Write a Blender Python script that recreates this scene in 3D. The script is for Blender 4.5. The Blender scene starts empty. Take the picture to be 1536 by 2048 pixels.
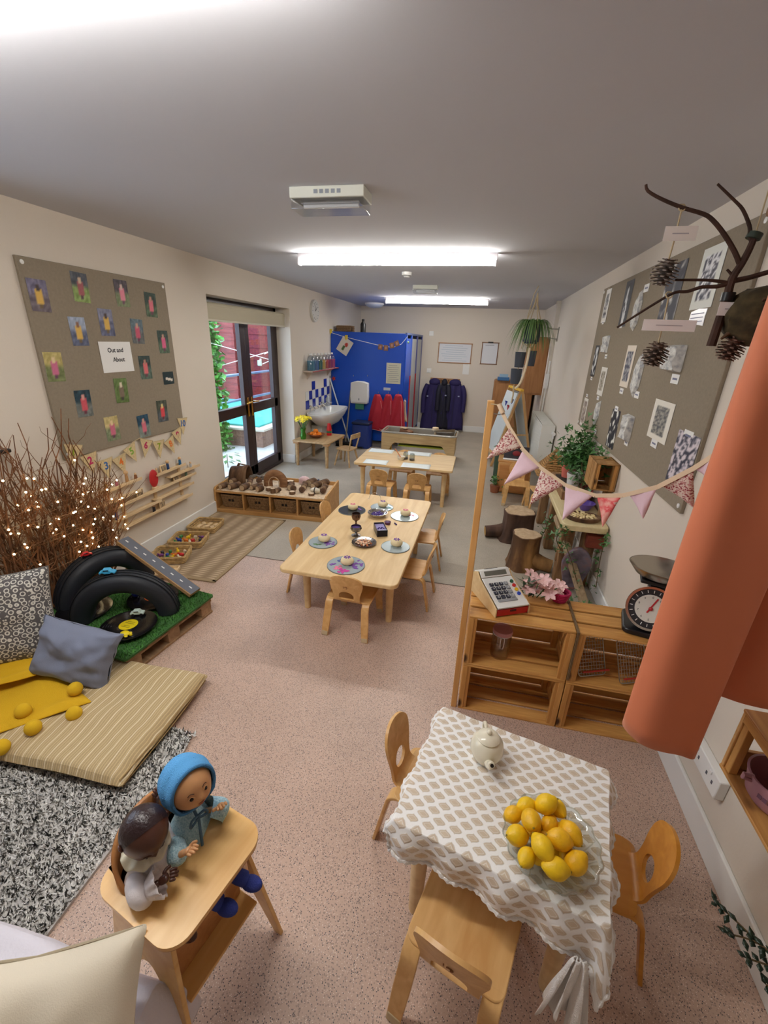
import bpy, bmesh, math, random
from mathutils import Vector, Matrix, Euler, Quaternion, noise

C = bpy.context.scene.collection
random.seed(7)
PI = math.pi

# ------------------------------------------------------------------ camera
CAM_H, FPX = 1.75, 861.0
def _cam_rot():
    rx, rr, rz = math.radians(68.33), math.radians(2.16), math.radians(11.8)
    return Matrix.Rotation(rz, 3, 'Z') @ Matrix.Rotation(rx, 3, 'X') @ Matrix.Rotation(rr, 3, 'Z')
CM = _cam_rot()
cam = bpy.data.cameras.new('camera'); cam_ob = bpy.data.objects.new('camera', cam); C.objects.link(cam_ob)
cam_ob.matrix_world = Matrix.Translation((0, 0, CAM_H)) @ CM.to_4x4()
cam.sensor_fit = 'VERTICAL'; cam.sensor_height = 24.0; cam.sensor_width = 18.0
cam.lens = FPX / 2048 * 24.0; cam.clip_start = 0.02
bpy.context.scene.camera = cam_ob

# ------------------------------------------------------------------ world, exposure
world = bpy.data.worlds.new('sky'); bpy.context.scene.world = world; world.use_nodes = True
bg = world.node_tree.nodes['Background']; bg.inputs[0].default_value = (0.62, 0.78, 1.0, 1); bg.inputs[1].default_value = 4.0
vs = bpy.context.scene.view_settings
vs.view_transform = 'Standard'; vs.look = 'None'; vs.exposure = 0.55; vs.gamma = 1.0; vs.use_curve_mapping = False
TUBE_POWER = 46.0       # emission strength of the ceiling tubes' diffusers

# ------------------------------------------------------------------ room sizes (metres)
XL, XR, YB, YF, H = -2.607, 1.011, 9.41, -2.2, 2.40

# a pixel of the photograph seen from the camera, carried to a known plane of the room
def ray(px, py):
    return (CM @ Vector(((px - 768) / FPX, -(py - 1024) / FPX, -1.0)))
def at_z(px, py, z):
    d = ray(px, py); t = (z - CAM_H) / d.z; return Vector((0, 0, CAM_H)) + d * t
def at_x(px, py, x):
    d = ray(px, py); t = x / d.x; return Vector((0, 0, CAM_H)) + d * t
def at_y(px, py, y):
    d = ray(px, py); t = y / d.y; return Vector((0, 0, CAM_H)) + d * t

# ------------------------------------------------------------------ materials
def lin(c):
    f = lambda v: (v / 12.92 if v <= 0.04045 else ((v + 0.055) / 1.055) ** 2.4)
    return tuple(f(v / 255.0) for v in c) + (1,)
MATS = {}
def _new(name):
    m = bpy.data.materials.new(name); m.use_nodes = True
    nt = m.node_tree; b = nt.nodes['Principled BSDF']; return m, nt, b
def N(nt, t, **k):
    n = nt.nodes.new(t)
    for a, v in k.items():
        if a.startswith('i_'): n.inputs[a[2:].replace('_', ' ')].default_value = v
        else: setattr(n, a, v)
    return n
def plain(name, col, rough=0.6, metal=0.0, spec=0.5, bump=0, bscale=200, var=0, **kw):
    if name in MATS: return MATS[name]
    m, nt, b = _new(name)
    b.inputs['Base Color'].default_value = lin(col); b.inputs['Roughness'].default_value = rough
    b.inputs['Metallic'].default_value = metal; b.inputs['Specular IOR Level'].default_value = spec
    for k, v in kw.items(): b.inputs[k.replace('_', ' ')].default_value = v
    tc = N(nt, 'ShaderNodeTexCoord')
    if bump:
        n = N(nt, 'ShaderNodeTexNoise'); n.inputs['Scale'].default_value = bscale; n.inputs['Detail'].default_value = 3
        nt.links.new(tc.outputs['Object'], n.inputs['Vector'])
        bp = N(nt, 'ShaderNodeBump'); bp.inputs['Strength'].default_value = bump; bp.inputs['Distance'].default_value = 0.004
        nt.links.new(n.outputs[0], bp.inputs['Height']); nt.links.new(bp.outputs[0], b.inputs['Normal'])
    if var:
        n = N(nt, 'ShaderNodeTexNoise'); n.inputs['Scale'].default_value = bscale * 0.15; n.inputs['Detail'].default_value = 4
        nt.links.new(tc.outputs['Object'], n.inputs['Vector'])
        r = N(nt, 'ShaderNodeValToRGB')
        r.color_ramp.elements[0].position = 0.3; r.color_ramp.elements[1].position = 0.7
        r.color_ramp.elements[0].color = lin([max(0, c * (1 - var)) for c in col]); r.color_ramp.elements[1].color = lin([min(255, c * (1 + var)) for c in col])
        nt.links.new(n.outputs[0], r.inputs[0]); nt.links.new(r.outputs[0], b.inputs['Base Color'])
    MATS[name] = m; return m
def wood(name, c1, c2, axis=0, scale=18, stretch=9, rough=0.45, knots=0, kc=(70, 38, 18), bump=0.1):
    if name in MATS: return MATS[name]
    m, nt, b = _new(name)
    tc = N(nt, 'ShaderNodeTexCoord'); mp = N(nt, 'ShaderNodeMapping')
    s = [scale] * 3; s[axis] = scale / stretch; mp.inputs['Scale'].default_value = s
    nt.links.new(tc.outputs['Object'], mp.inputs['Vector'])
    n = N(nt, 'ShaderNodeTexNoise'); n.inputs['Scale'].default_value = 2.2; n.inputs['Detail'].default_value = 5; n.inputs['Distortion'].default_value = 0.6
    nt.links.new(mp.outputs[0], n.inputs['Vector'])
    r = N(nt, 'ShaderNodeValToRGB'); r.color_ramp.elements[0].position = 0.32; r.color_ramp.elements[1].position = 0.7
    r.color_ramp.elements[0].color = lin(c1); r.color_ramp.elements[1].color = lin(c2)
    nt.links.new(n.outputs[0], r.inputs[0]); out = r.outputs[0]
    if knots:
        mk = N(nt, 'ShaderNodeMapping'); ks = [knots * 1.0] * 3; ks[axis] = knots * 0.55; mk.inputs['Scale'].default_value = ks
        nt.links.new(tc.outputs['Object'], mk.inputs['Vector'])
        v = N(nt, 'ShaderNodeTexVoronoi'); v.inputs['Scale'].default_value = 1.0; nt.links.new(mk.outputs[0], v.inputs['Vector'])
        kr = N(nt, 'ShaderNodeValToRGB'); kr.color_ramp.elements[0].position = 0.07; kr.color_ramp.elements[1].position = 0.17
        kr.color_ramp.elements[0].color = (1, 1, 1, 1); kr.color_ramp.elements[1].color = (0, 0, 0, 1)
        nt.links.new(v.outputs['Distance'], kr.inputs[0])
        mx = N(nt, 'ShaderNodeMix', data_type='RGBA'); mx.inputs[7].default_value = lin(kc)
        nt.links.new(kr.outputs[0], mx.inputs[0]); nt.links.new(out, mx.inputs[6]); out = mx.outputs[2]
    nt.links.new(out, b.inputs['Base Color']); b.inputs['Roughness'].default_value = rough
    if bump:
        bp = N(nt, 'ShaderNodeBump'); bp.inputs['Strength'].default_value = bump; bp.inputs['Distance'].default_value = 0.002
        nt.links.new(n.outputs[0], bp.inputs['Height']); nt.links.new(bp.outputs[0], b.inputs['Normal'])
    MATS[name] = m; return m
def emit(name, col, strength):
    if name in MATS: return MATS[name]
    m, nt, b = _new(name); b.inputs['Base Color'].default_value = lin(col)
    b.inputs['Emission Color'].default_value = lin(col); b.inputs['Emission Strength'].default_value = strength
    MATS[name] = m; return m
def glass(name, col=(255, 255, 255), rough=0.0, alpha=0.0):
    """thin clear pane or vessel: mostly see-through with a glossy sheen"""
    if name in MATS: return MATS[name]
    m = bpy.data.materials.new(name); m.use_nodes = True; nt = m.node_tree
    for n in list(nt.nodes): nt.nodes.remove(n)
    o = N(nt, 'ShaderNodeOutputMaterial'); t = N(nt, 'ShaderNodeBsdfTransparent'); t.inputs[0].default_value = lin(col)
    g = N(nt, 'ShaderNodeBsdfGlossy'); g.inputs['Roughness'].default_value = rough + 0.03; g.inputs['Color'].default_value = (1, 1, 1, 1)
    f = N(nt, 'ShaderNodeLayerWeight'); f.inputs[0].default_value = .5
    pw = N(nt, 'ShaderNodeMath', operation='POWER'); pw.inputs[1].default_value = 4; nt.links.new(f.outputs['Facing'], pw.inputs[0])
    a = N(nt, 'ShaderNodeMath', operation='MULTIPLY_ADD'); a.inputs[1].default_value = .5; a.inputs[2].default_value = .035 + alpha
    nt.links.new(pw.outputs[0], a.inputs[0])
    x = N(nt, 'ShaderNodeMixShader'); nt.links.new(a.outputs[0], x.inputs[0]); nt.links.new(t.outputs[0], x.inputs[1]); nt.links.new(g.outputs[0], x.inputs[2])
    nt.links.new(x.outputs[0], o.inputs[0]); MATS[name] = m; return m
def vcol(name='printed_colours', rough=0.6):
    if name in MATS: return MATS[name]
    m, nt, b = _new(name); a = N(nt, 'ShaderNodeAttribute'); a.attribute_name = 'Col'
    nt.links.new(a.outputs['Color'], b.inputs['Base Color']); b.inputs['Roughness'].default_value = rough
    MATS[name] = m; return m
def patchy(name, cols, scale=60, rough=0.8, bump=0.3, kind='noise', stretch=(1, 1, 1), interp='LINEAR', coords='Object', positions=None):
    """colour ramp over noise or voronoi cells"""
    if name in MATS: return MATS[name]
    m, nt, b = _new(name); tc = N(nt, 'ShaderNodeTexCoord'); mp = N(nt, 'ShaderNodeMapping'); mp.inputs['Scale'].default_value = stretch
    nt.links.new(tc.outputs[coords], mp.inputs['Vector'])
    if kind == 'noise':
        n = N(nt, 'ShaderNodeTexNoise'); n.inputs['Detail'].default_value = 4; o = n.outputs[0]
    else:
        n = N(nt, 'ShaderNodeTexVoronoi'); o = n.outputs['Distance']
        if kind == 'cells': o = n.outputs['Color']
    n.inputs['Scale'].default_value = scale; nt.links.new(mp.outputs[0], n.inputs['Vector'])
    r = N(nt, 'ShaderNodeValToRGB'); cr = r.color_ramp; cr.interpolation = interp
    if positions is None:
        lo, hi = (0.3, 0.7) if kind == 'noise' else (0.0, 0.9)
        positions = [lo + (hi - lo) * i / max(1, len(cols) - 1) for i in range(len(cols))]
    while len(cr.elements) < len(cols): cr.elements.new(0.5)
    for e, p, c in zip(cr.elements, positions, cols): e.position = p; e.color = lin(c)
    nt.links.new(o, r.inputs[0]); nt.links.new(r.outputs[0], b.inputs['Base Color']); b.inputs['Roughness'].default_value = rough
    if bump:
        bp = N(nt, 'ShaderNodeBump'); bp.inputs['Strength'].default_value = bump; bp.inputs['Distance'].default_value = 0.003
        nt.links.new(o, bp.inputs['Height']); nt.links.new(bp.outputs[0], b.inputs['Normal'])
    MATS[name] = m; return m

# ------------------------------------------------------------------ mesh builder
def frames(pts):
    out = []; prev = None
    for i, p in enumerate(pts):
        a = pts[max(0, i - 1)]; b = pts[min(len(pts) - 1, i + 1)]; t = (b - a).normalized() if (b - a).length > 1e-9 else Vector((0, 0, 1))
        if prev is None:
            r = Vector((0, 0, 1)) if abs(t.z) < 0.9 else Vector((1, 0, 0)); n = t.cross(r).normalized()
        else:
            n = prev - t * prev.dot(t); n = n.normalized() if n.length > 1e-6 else t.orthogonal().normalized()
        prev = n; out.append((t, n, t.cross(n)))
    return out
def smooth_path(pts, k=4, closed=False):
    """Catmull-Rom through the points"""
    P = [Vector(p) for p in pts]; n = len(P); out = []
    rng = range(n if closed else n - 1)
    for i in rng:
        if closed: a, b, c, d = P[(i - 1) % n], P[i], P[(i + 1) % n], P[(i + 2) % n]
        else: a, b, c, d = P[max(0, i - 1)], P[i], P[i + 1], P[min(n - 1, i + 2)]
        for j in range(k):
            t = j / k
            out.append(0.5 * ((2 * b) + (c - a) * t + (2 * a - 5 * b + 4 * c - d) * t * t + (3 * b - a - 3 * c + d) * t ** 3))
    if not closed: out.append(P[-1])
    return out
class MB:
    def __init__(s): s.v = []; s.f = []; s.c = []
    def add(s, vs, fs, M=None):
        o = len(s.v)
        s.v += [tuple(M @ Vector(p)) if M is not None else tuple(p) for p in vs]
        s.f += [tuple(o + i for i in f) for f in fs]; return s
    def box(s, c, d, M=None, taper=None):
        x, y, z = d[0] / 2, d[1] / 2, d[2] / 2; t = taper or 1
        vs = [(-x, -y, -z), (x, -y, -z), (x, y, -z), (-x, y, -z), (-x * t, -y * t, z), (x * t, -y * t, z), (x * t, y * t, z), (-x * t, y * t, z)]
        vs = [(a + c[0], b + c[1], e + c[2]) for a, b, e in vs]
        return s.add(vs, [(0, 3, 2, 1), (4, 5, 6, 7), (0, 1, 5, 4), (1, 2, 6, 5), (2, 3, 7, 6), (3, 0, 4, 7)], M)
    def bar(s, a, b, w, t, up=(0, 0, 1), M=None):
        """rectangular bar from a to b, w across, t along up"""
        a, b = Vector(a), Vector(b); d = (b - a); L = d.length; d.normalize(); u = Vector(up); sd = d.cross(u)
        if sd.length < 1e-5: sd = d.orthogonal()
        sd.normalize(); u = sd.cross(d)
        vs = [p + sd * (i * w / 2) + u * (j * t / 2) for p in (a, b) for i, j in ((-1, -1), (1, -1), (1, 1), (-1, 1))]
        return s.add(vs, [(3, 2, 1, 0), (4, 5, 6, 7), (0, 1, 5, 4), (1, 2, 6, 5), (2, 3, 7, 6), (3, 0, 4, 7)], M)
    def tube(s, pts, r, n=8, M=None, closed=False, ell=1.0):
        P = [Vector(p) for p in pts]; R = r if isinstance(r, (list, tuple)) else [r] * len(P)
        fr = frames(P); vs = []; fs = []
        for (t, a, b), p, q in zip(fr, P, R):
            for k in range(n):
                an = 2 * PI * k / n; vs.append(p + a * (math.cos(an) * q) + b * (math.sin(an) * q * ell))
        m = len(P)
        for i in range(m if closed else m - 1):
            for k in range(n):
                fs.append((i * n + k, i * n + (k + 1) % n, ((i + 1) % m) * n + (k + 1) % n, ((i + 1) % m) * n + k))
        if not closed: fs += [tuple(range(n - 1, -1, -1)), tuple(range((m - 1) * n, m * n))]
        return s.add(vs, fs, M)
    def lathe(s, prof, n=24, M=None, fn=None, cap=True):
        vs = []; fs = []; m = len(prof)
        for r, z in prof:
            for k in range(n):
                a = 2 * PI * k / n; q = r * (fn(a, z) if fn else 1); vs.append((q * math.cos(a), q * math.sin(a), z))
        for i in range(m - 1):
            for k in range(n): fs.append((i * n + k, i * n + (k + 1) % n, (i + 1) * n + (k + 1) % n, (i + 1) * n + k))
        if cap and prof[0][0] > 1e-6: fs.append(tuple(range(n - 1, -1, -1)))
        if cap and prof[-1][0] > 1e-6: fs.append(tuple(range((m - 1) * n, m * n)))
        return s.add(vs, fs, M)
    def prism(s, poly, h, M=None):
        n = len(poly); vs = [(x, y, 0) for x, y in poly] + [(x, y, h) for x, y in poly]
        fs = [tuple(range(n - 1, -1, -1)), tuple(range(n, 2 * n))] + [(i, (i + 1) % n, n + (i + 1) % n, n + i) for i in range(n)]
        return s.add(vs, fs, M)
    def ball(s, c, r, nu=14, nv=9, M=None, fn=None):
        r = (r, r, r) if not isinstance(r, (tuple, list)) else r
        vs = []; fs = []
        for j in range(nv + 1):
            ph = -PI / 2 + PI * j / nv
            for i in range(nu):
                th = 2 * PI * i / nu; d = Vector((math.cos(ph) * math.cos(th), math.cos(ph) * math.sin(th), math.sin(ph)))
                q = fn(d) if fn else 1
                vs.append((c[0] + d.x * r[0] * q, c[1] + d.y * r[1] * q, c[2] + d.z * r[2] * q))
        for j in range(nv):
            for i in range(nu): fs.append((j * nu + i, j * nu + (i + 1) % nu, (j + 1) * nu + (i + 1) % nu, (j + 1) * nu + i))
        return s.add(vs, fs, M)
    def grid(s, fn, nu, nv, M=None, closed_u=False):
        vs = [fn(i / (nu if closed_u else nu - 1), j / (nv - 1)) for j in range(nv) for i in range(nu)]; fs = []
        for j in range(nv - 1):
            for i in range(nu if closed_u else nu - 1):
                fs.append((j * nu + i, j * nu + (i + 1) % nu, (j + 1) * nu + (i + 1) % nu, (j + 1) * nu + i))
        return s.add(vs, fs, M)
    def plate(s, outer, center, hole, thick, mp, rings=5, n=56):
        """sheet between an outline polygon and a hole (or the centre), bent by mp(x, s, offset) -> point"""
        cx, cy = center
        def hit(poly, a):
            dx, dy = math.cos(a), math.sin(a); best = 0
            for i in range(len(poly)):
                x1, y1 = poly[i][0] - cx, poly[i][1] - cy; x2, y2 = poly[(i + 1) % len(poly)][0] - cx, poly[(i + 1) % len(poly)][1] - cy
                den = dx * (y2 - y1) - dy * (x2 - x1)
                if abs(den) < 1e-12: continue
                t = (x1 * (y2 - y1) - y1 * (x2 - x1)) / den; u = (x1 * dy - y1 * dx) / den
                if -1e-9 <= u <= 1 + 1e-9 and t > best: best = t
            return best
        L = []
        for k in range(n):
            a = 2 * PI * k / n; o = hit(outer, a); h = hit(hole, a) if hole else 0.0
            L.append([(cx + math.cos(a) * (h + (o - h) * q / rings), cy + math.sin(a) * (h + (o - h) * q / rings)) for q in range(rings + 1)])
        vs = []
        for side in (-1, 1):
            for k in range(n):
                for q in range(rings + 1): vs.append(mp(L[k][q][0], L[k][q][1], side * thick / 2))
        m = rings + 1; fs = []; B = n * m
        for k in range(n):
            k2 = (k + 1) % n
            for q in range(rings):
                fs.append((k * m + q, k2 * m + q, k2 * m + q + 1, k * m + q + 1)); fs.append((B + k * m + q, B + k * m + q + 1, B + k2 * m + q + 1, B + k2 * m + q))
            fs.append((k * m + rings, k2 * m + rings, B + k2 * m + rings, B + k * m + rings))
            if hole: fs.append((k * m, B + k * m, B + k2 * m, k2 * m))
        return s.add(vs, fs)
    def build(s, name, m, parent=None, loc=(0, 0, 0), rot=(0, 0, 0), bevel=0, seg=2, ang=40, sub=0, smooth=True, solid=0, kind=None, merge=False, up=False):
        me = bpy.data.meshes.new(name); me.from_pydata([tuple(v) for v in s.v], [], s.f); 
        if merge:
            b = bmesh.new(); b.from_mesh(me); bmesh.ops.remove_doubles(b, verts=b.verts, dist=1e-5); bmesh.ops.recalc_face_normals(b, faces=b.faces); b.to_mesh(me); b.free()
        me.update()
        if smooth:
            me.polygons.foreach_set('use_smooth', [True] * len(me.polygons)); me.set_sharp_from_angle(angle=math.radians(ang))
        me.materials.append(m)
        o = bpy.data.objects.new(name, me); C.objects.link(o); o.location = loc; o.rotation_euler = rot
        if parent is not None: o.parent = parent
        if solid: q = o.modifiers.new('thickness', 'SOLIDIFY'); q.thickness = solid; q.offset = 0
        if bevel: q = o.modifiers.new('bevel', 'BEVEL'); q.width = bevel; q.segments = seg; q.limit_method = 'ANGLE'; q.angle_limit = math.radians(35)
        if sub: q = o.modifiers.new('subdivision', 'SUBSURF'); q.levels = sub; q.render_levels = sub
        if kind: o['kind'] = kind
        if up: me.normals_split_custom_set_from_vertices([(0, 0, 1)] * len(me.vertices))
        return o
def thing(name, label, cat, loc=(0, 0, 0), rotz=0, group=None, rot=None):
    o = bpy.data.objects.new(name, None); C.objects.link(o); o.location = loc; o.rotation_euler = rot or (0, 0, rotz)
    o.empty_display_size = 0.05; o['label'] = label; o['category'] = cat
    if group: o['group'] = group
    return o
def tag(o, label, cat, group=None, kind=None):
    o['label'] = label; o['category'] = cat
    if group: o['group'] = group
    if kind: o['kind'] = kind
    return o
def lab(o, label): o['label'] = label; return o
def struct(o): o['kind'] = 'structure'; return o
def dup(root, loc, rotz=None, label=None, group=None, scale=None):
    r = root.copy(); C.objects.link(r); r.location = loc
    if rotz is not None: r.rotation_euler = (0, 0, rotz)
    if label: r['label'] = label
    if group: r['group'] = group
    if scale: r.scale = (scale,) * 3 if not isinstance(scale, (tuple, list)) else scale
    for ch in list(root.children):
        c = ch.copy(); C.objects.link(c); c.parent = r
        for g in list(ch.children):
            d = g.copy(); C.objects.link(d); d.parent = c
    return r
def rrect(w, h, r, n=5, cx=0, cy=0):
    P = []
    for sx, sy, a0 in ((1, 1, 0), (-1, 1, 90), (-1, -1, 180), (1, -1, 270)):
        for k in range(n + 1):
            a = math.radians(a0 + 90 * k / n); P.append((cx + sx * (w / 2 - r) + r * math.cos(a), cy + sy * (h / 2 - r) + r * math.sin(a)))
    return P
def basis(o, x, y=None, z=None):
    """matrix with the given origin and axes"""
    x = Vector(x).normalized()
    if y is not None: y = Vector(y); z = x.cross(y).normalized(); y = z.cross(x)
    else: z = Vector(z); y = z.cross(x).normalized(); z = x.cross(y)
    return Matrix.Translation(o) @ Matrix((x, y, z)).transposed().to_4x4()
def text_mesh(txt, size, depth=0.0006, align='CENTER', bold=0.0):
    cu = bpy.data.curves.new('writing', 'FONT'); cu.body = txt; cu.size = size; cu.extrude = depth; cu.align_x = align; cu.align_y = 'CENTER'; cu.offset = bold
    o = bpy.data.objects.new('writing', cu); C.objects.link(o); bpy.context.view_layer.update()
    me = bpy.data.meshes.new_from_object(o.evaluated_get(bpy.context.evaluated_depsgraph_get()))
    bpy.data.objects.remove(o); bpy.data.curves.remove(cu); return me
def text_obj(name, txt, size, m, parent, M, depth=0.0006, bold=0.0):
    me = text_mesh(txt, size, depth, bold=bold); me.materials.clear(); me.materials.append(m); me.transform(M)
    o = bpy.data.objects.new(name, me); C.objects.link(o); o.parent = parent; return o
ON_LEFT = lambda y, z, e=0.0: Matrix.Translation((XL + e, y, z)) @ Matrix(((0, 0, 1), (1, 0, 0), (0, 1, 0))).to_4x4()      # local x -> +Y, y -> +Z, normal -> +X
ON_RIGHT = lambda y, z, e=0.0: Matrix.Translation((XR - e, y, z)) @ Matrix(((0, 0, -1), (-1, 0, 0), (0, 1, 0))).to_4x4()   # local x -> -Y, y -> +Z, normal -> -X
ON_BACK = lambda x, z, y: Matrix.Translation((x, y, z)) @ Matrix(((1, 0, 0), (0, 0, -1), (0, 1, 0))).to_4x4()              # local x -> +X, y -> +Z, normal -> -Y
def printed(name, w, h, fn, parent=None, M=None, nu=12, nv=16, bulge=0.002, m=None):
    """a flat print: a fine grid of coloured points; fn(u, v) -> colour 0..255 (v up)"""
    b = MB(); b.grid(lambda u, v: ((u - .5) * w, (v - .5) * h, bulge * math.sin(PI * u) * math.sin(PI * v)), nu, nv)
    k = nu * nv; q = [0] + []
    b.add([(-w / 2, -h / 2, -.0008), (w / 2, -h / 2, -.0008), (w / 2, h / 2, -.0008), (-w / 2, h / 2, -.0008)], [(3, 2, 1, 0)])
    me = bpy.data.meshes.new(name); me.from_pydata([tuple(v) for v in b.v], [], b.f)
    ca = me.color_attributes.new('Col', 'FLOAT_COLOR', 'POINT')
    for j in range(nv):
        for i in range(nu): ca.data[j * nu + i].color = lin(fn(i / (nu - 1), j / (nv - 1)))
    for i in range(4): ca.data[k + i].color = (.7, .7, .7, 1)
    if M is not None: me.transform(M)
    me.materials.append(m or vcol()); o = bpy.data.objects.new(name, me); C.objects.link(o)
    if parent is not None: o.parent = parent
    return o
def set_origin(o, loc):
    loc = Vector(loc); o.data.transform(Matrix.Translation(-loc)); o.location = loc; return o

# ------------------------------------------------------------------ palette
M_wall = plain('cream_paint', (222, 212, 198), .85, bump=.15, bscale=90)
M_ceil = plain('ceiling_paint', (198, 199, 206), .9, bump=.06, bscale=60)
M_white = plain('white_gloss', (235, 235, 232), .4)
M_maple = wood('maple_ply', (220, 184, 130), (236, 206, 156), 0, 10, 7, .38)
M_mapley = wood('maple_ply_lengthwise', (220, 184, 130), (236, 206, 156), 1, 10, 7, .38)
M_chair = wood('golden_ply', (210, 158, 94), (230, 186, 124), 1, 12, 6, .35, bump=.05)
M_edge = wood('ply_edge', (182, 132, 80), (206, 158, 104), 0, 20, 6, .5)
M_pine = wood('pine_board', (186, 128, 62), (224, 172, 98), 0, 16, 10, .5, knots=9)
M_pinez = wood('pine_upright', (186, 128, 62), (222, 168, 96), 2, 16, 10, .5, knots=9)
M_piney = wood('pine_crosswise', (176, 120, 58), (214, 160, 90), 1, 16, 10, .5, knots=9)
M_beech = wood('beech_cabinet', (196, 142, 82), (216, 166, 104), 0, 12, 8, .4)
M_birch = wood('birch_ledge', (216, 186, 142), (236, 212, 172), 1, 14, 8, .5)
M_black = plain('black_plastic', (22, 22, 24), .4)
M_chrome = plain('chrome', (215, 215, 215), .15, 1.0)
M_steel = plain('brushed_steel', (170, 168, 160), .3, 1.0)
M_paper = plain('paper', (240, 240, 238), .8)
M_string = plain('jute_string', (196, 176, 140), .9)
M_ink = plain('dark_ink', (40, 40, 50), .7)
M_leaf = plain('leaf_green', (62, 104, 46), .5, var=.35, bscale=120)
M_leafd = plain('leaf_dark', (38, 66, 38), .45, var=.3, bscale=120)
M_stem = plain('stem_brown', (92, 72, 44), .8)
M_bark = patchy('bark', [(52, 36, 26), (96, 68, 46), (128, 98, 70)], 14, .9, .9, stretch=(1, 1, .3))
M_cut = patchy('cut_timber', [(176, 148, 116), (204, 178, 144)], 30, .8, .3)
M_wicker = patchy('wicker', [(92, 66, 40), (140, 108, 72), (172, 138, 98)], 90, .8, .8, stretch=(1, 1, 2))
M_purple = plain('navy_purple_coat', (38, 28, 84), .75, bump=.3, bscale=60)
M_red = plain('red_fabric', (172, 20, 42), .7, bump=.2, bscale=60)
M_grey = plain('grey_fabric', (132, 136, 150), .9, bump=.3, bscale=300)
# ================================================================== THE SETTING
def floor_mat(name, base, dark, light, speck, amt, rough):
    m, nt, b = _new(name); tc = N(nt, 'ShaderNodeTexCoord')
    n = N(nt, 'ShaderNodeTexNoise'); n.inputs['Scale'].default_value = 3; n.inputs['Detail'].default_value = 6; nt.links.new(tc.outputs['Object'], n.inputs['Vector'])
    r = N(nt, 'ShaderNodeValToRGB'); r.color_ramp.elements[0].position = .3; r.color_ramp.elements[1].position = .7
    r.color_ramp.elements[0].color = lin([c * .94 for c in base]); r.color_ramp.elements[1].color = lin([min(255, c * 1.04) for c in base]); nt.links.new(n.outputs[0], r.inputs[0]); out = r.outputs[0]
    for sc, col, lo, hi in ((speck, dark, .10, .16), (speck * .8, [c * .8 for c in base], .10, .20), (speck * 1.2, light, .08, .13)):
        v = N(nt, 'ShaderNodeTexVoronoi'); v.inputs['Scale'].default_value = sc; nt.links.new(tc.outputs['Object'], v.inputs['Vector'])
        k = N(nt, 'ShaderNodeValToRGB'); k.color_ramp.elements[0].position = lo * amt; k.color_ramp.elements[1].position = hi * amt
        k.color_ramp.elements[0].color = (1, 1, 1, 1); k.color_ramp.elements[1].color = (0, 0, 0, 1); nt.links.new(v.outputs['Distance'], k.inputs[0])
        x = N(nt, 'ShaderNodeMix', data_type='RGBA'); x.inputs[7].default_value = lin(col); nt.links.new(k.outputs[0], x.inputs[0]); nt.links.new(out, x.inputs[6]); out = x.outputs[2]
    nt.links.new(out, b.inputs['Base Color']); b.inputs['Roughness'].default_value = rough
    f = N(nt, 'ShaderNodeTexNoise'); f.inputs['Scale'].default_value = 350; nt.links.new(tc.outputs['Object'], f.inputs['Vector'])
    bp = N(nt, 'ShaderNodeBump'); bp.inputs['Strength'].default_value = .12; bp.inputs['Distance'].default_value = .002; nt.links.new(f.outputs[0], bp.inputs['Height']); nt.links.new(bp.outputs[0], b.inputs['Normal'])
    MATS[name] = m; return m
M_floor = floor_mat('speckled_pink_vinyl', (202, 172, 154), (78, 72, 74), (236, 222, 212), 140, 1.8, .42)
M_floor2 = floor_mat('grey_beige_vinyl', (174, 164, 148), (140, 130, 116), (190, 184, 172), 160, 1.6, .5)
SEAM = 2.965
struct(MB().box(((XL + XR) / 2, (SEAM + YF) / 2, -.05), (XR - XL + .6, SEAM - YF, .1)).build('floor', M_floor, smooth=False))
struct(MB().box(((XL + XR) / 2, (SEAM + YB) / 2, -.05), (XR - XL + .6, YB - SEAM, .1)).build('floor', M_floor2, smooth=False))
struct(MB().box(((XL + XR) / 2, (YF + YB) / 2, H + .06), (XR - XL + .6, YB - YF + .4, .12)).build('ceiling', M_ceil, smooth=False))
struct(MB().box(((XL + XR) / 2, SEAM, .0015), (XR - XL, .006, .003)).build('trim_1', plain('seam_weld', (110, 96, 86), .6)))
# left wall with a window and a garden door cut in it
DY0, DY1, DZ = 4.0, 5.86, 2.10; WY0, WY1, WZ0, WZ1 = .35, 1.79, 1.12, 2.05; WT = .32
w = MB(); xc = XL - WT / 2
def seg(y0, y1, z0, z1): w.box((xc, (y0 + y1) / 2, (z0 + z1) / 2), (WT, y1 - y0, z1 - z0))
seg(YF, WY0, 0, H); seg(WY0, WY1, 0, WZ0); seg(WY0, WY1, WZ1, H); seg(WY1, DY0, 0, H); seg(DY0, DY1, DZ, H); seg(DY1, YB, 0, H)
struct(w.build('wall_left', M_wall, smooth=False))
struct(MB().box((XR + .1, (YF + YB) / 2, H / 2), (.2, YB - YF, H)).build('wall_right', M_wall, smooth=False))
struct(MB().box(((XL + XR) / 2, YB + .1, H / 2), (XR - XL + .6, .2, H)).build('wall_back', M_wall, smooth=False))
struct(MB().box(((XL + XR) / 2, YF - .1, H / 2), (XR - XL + .6, .2, H)).build('wall_front', M_wall, smooth=False))
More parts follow.
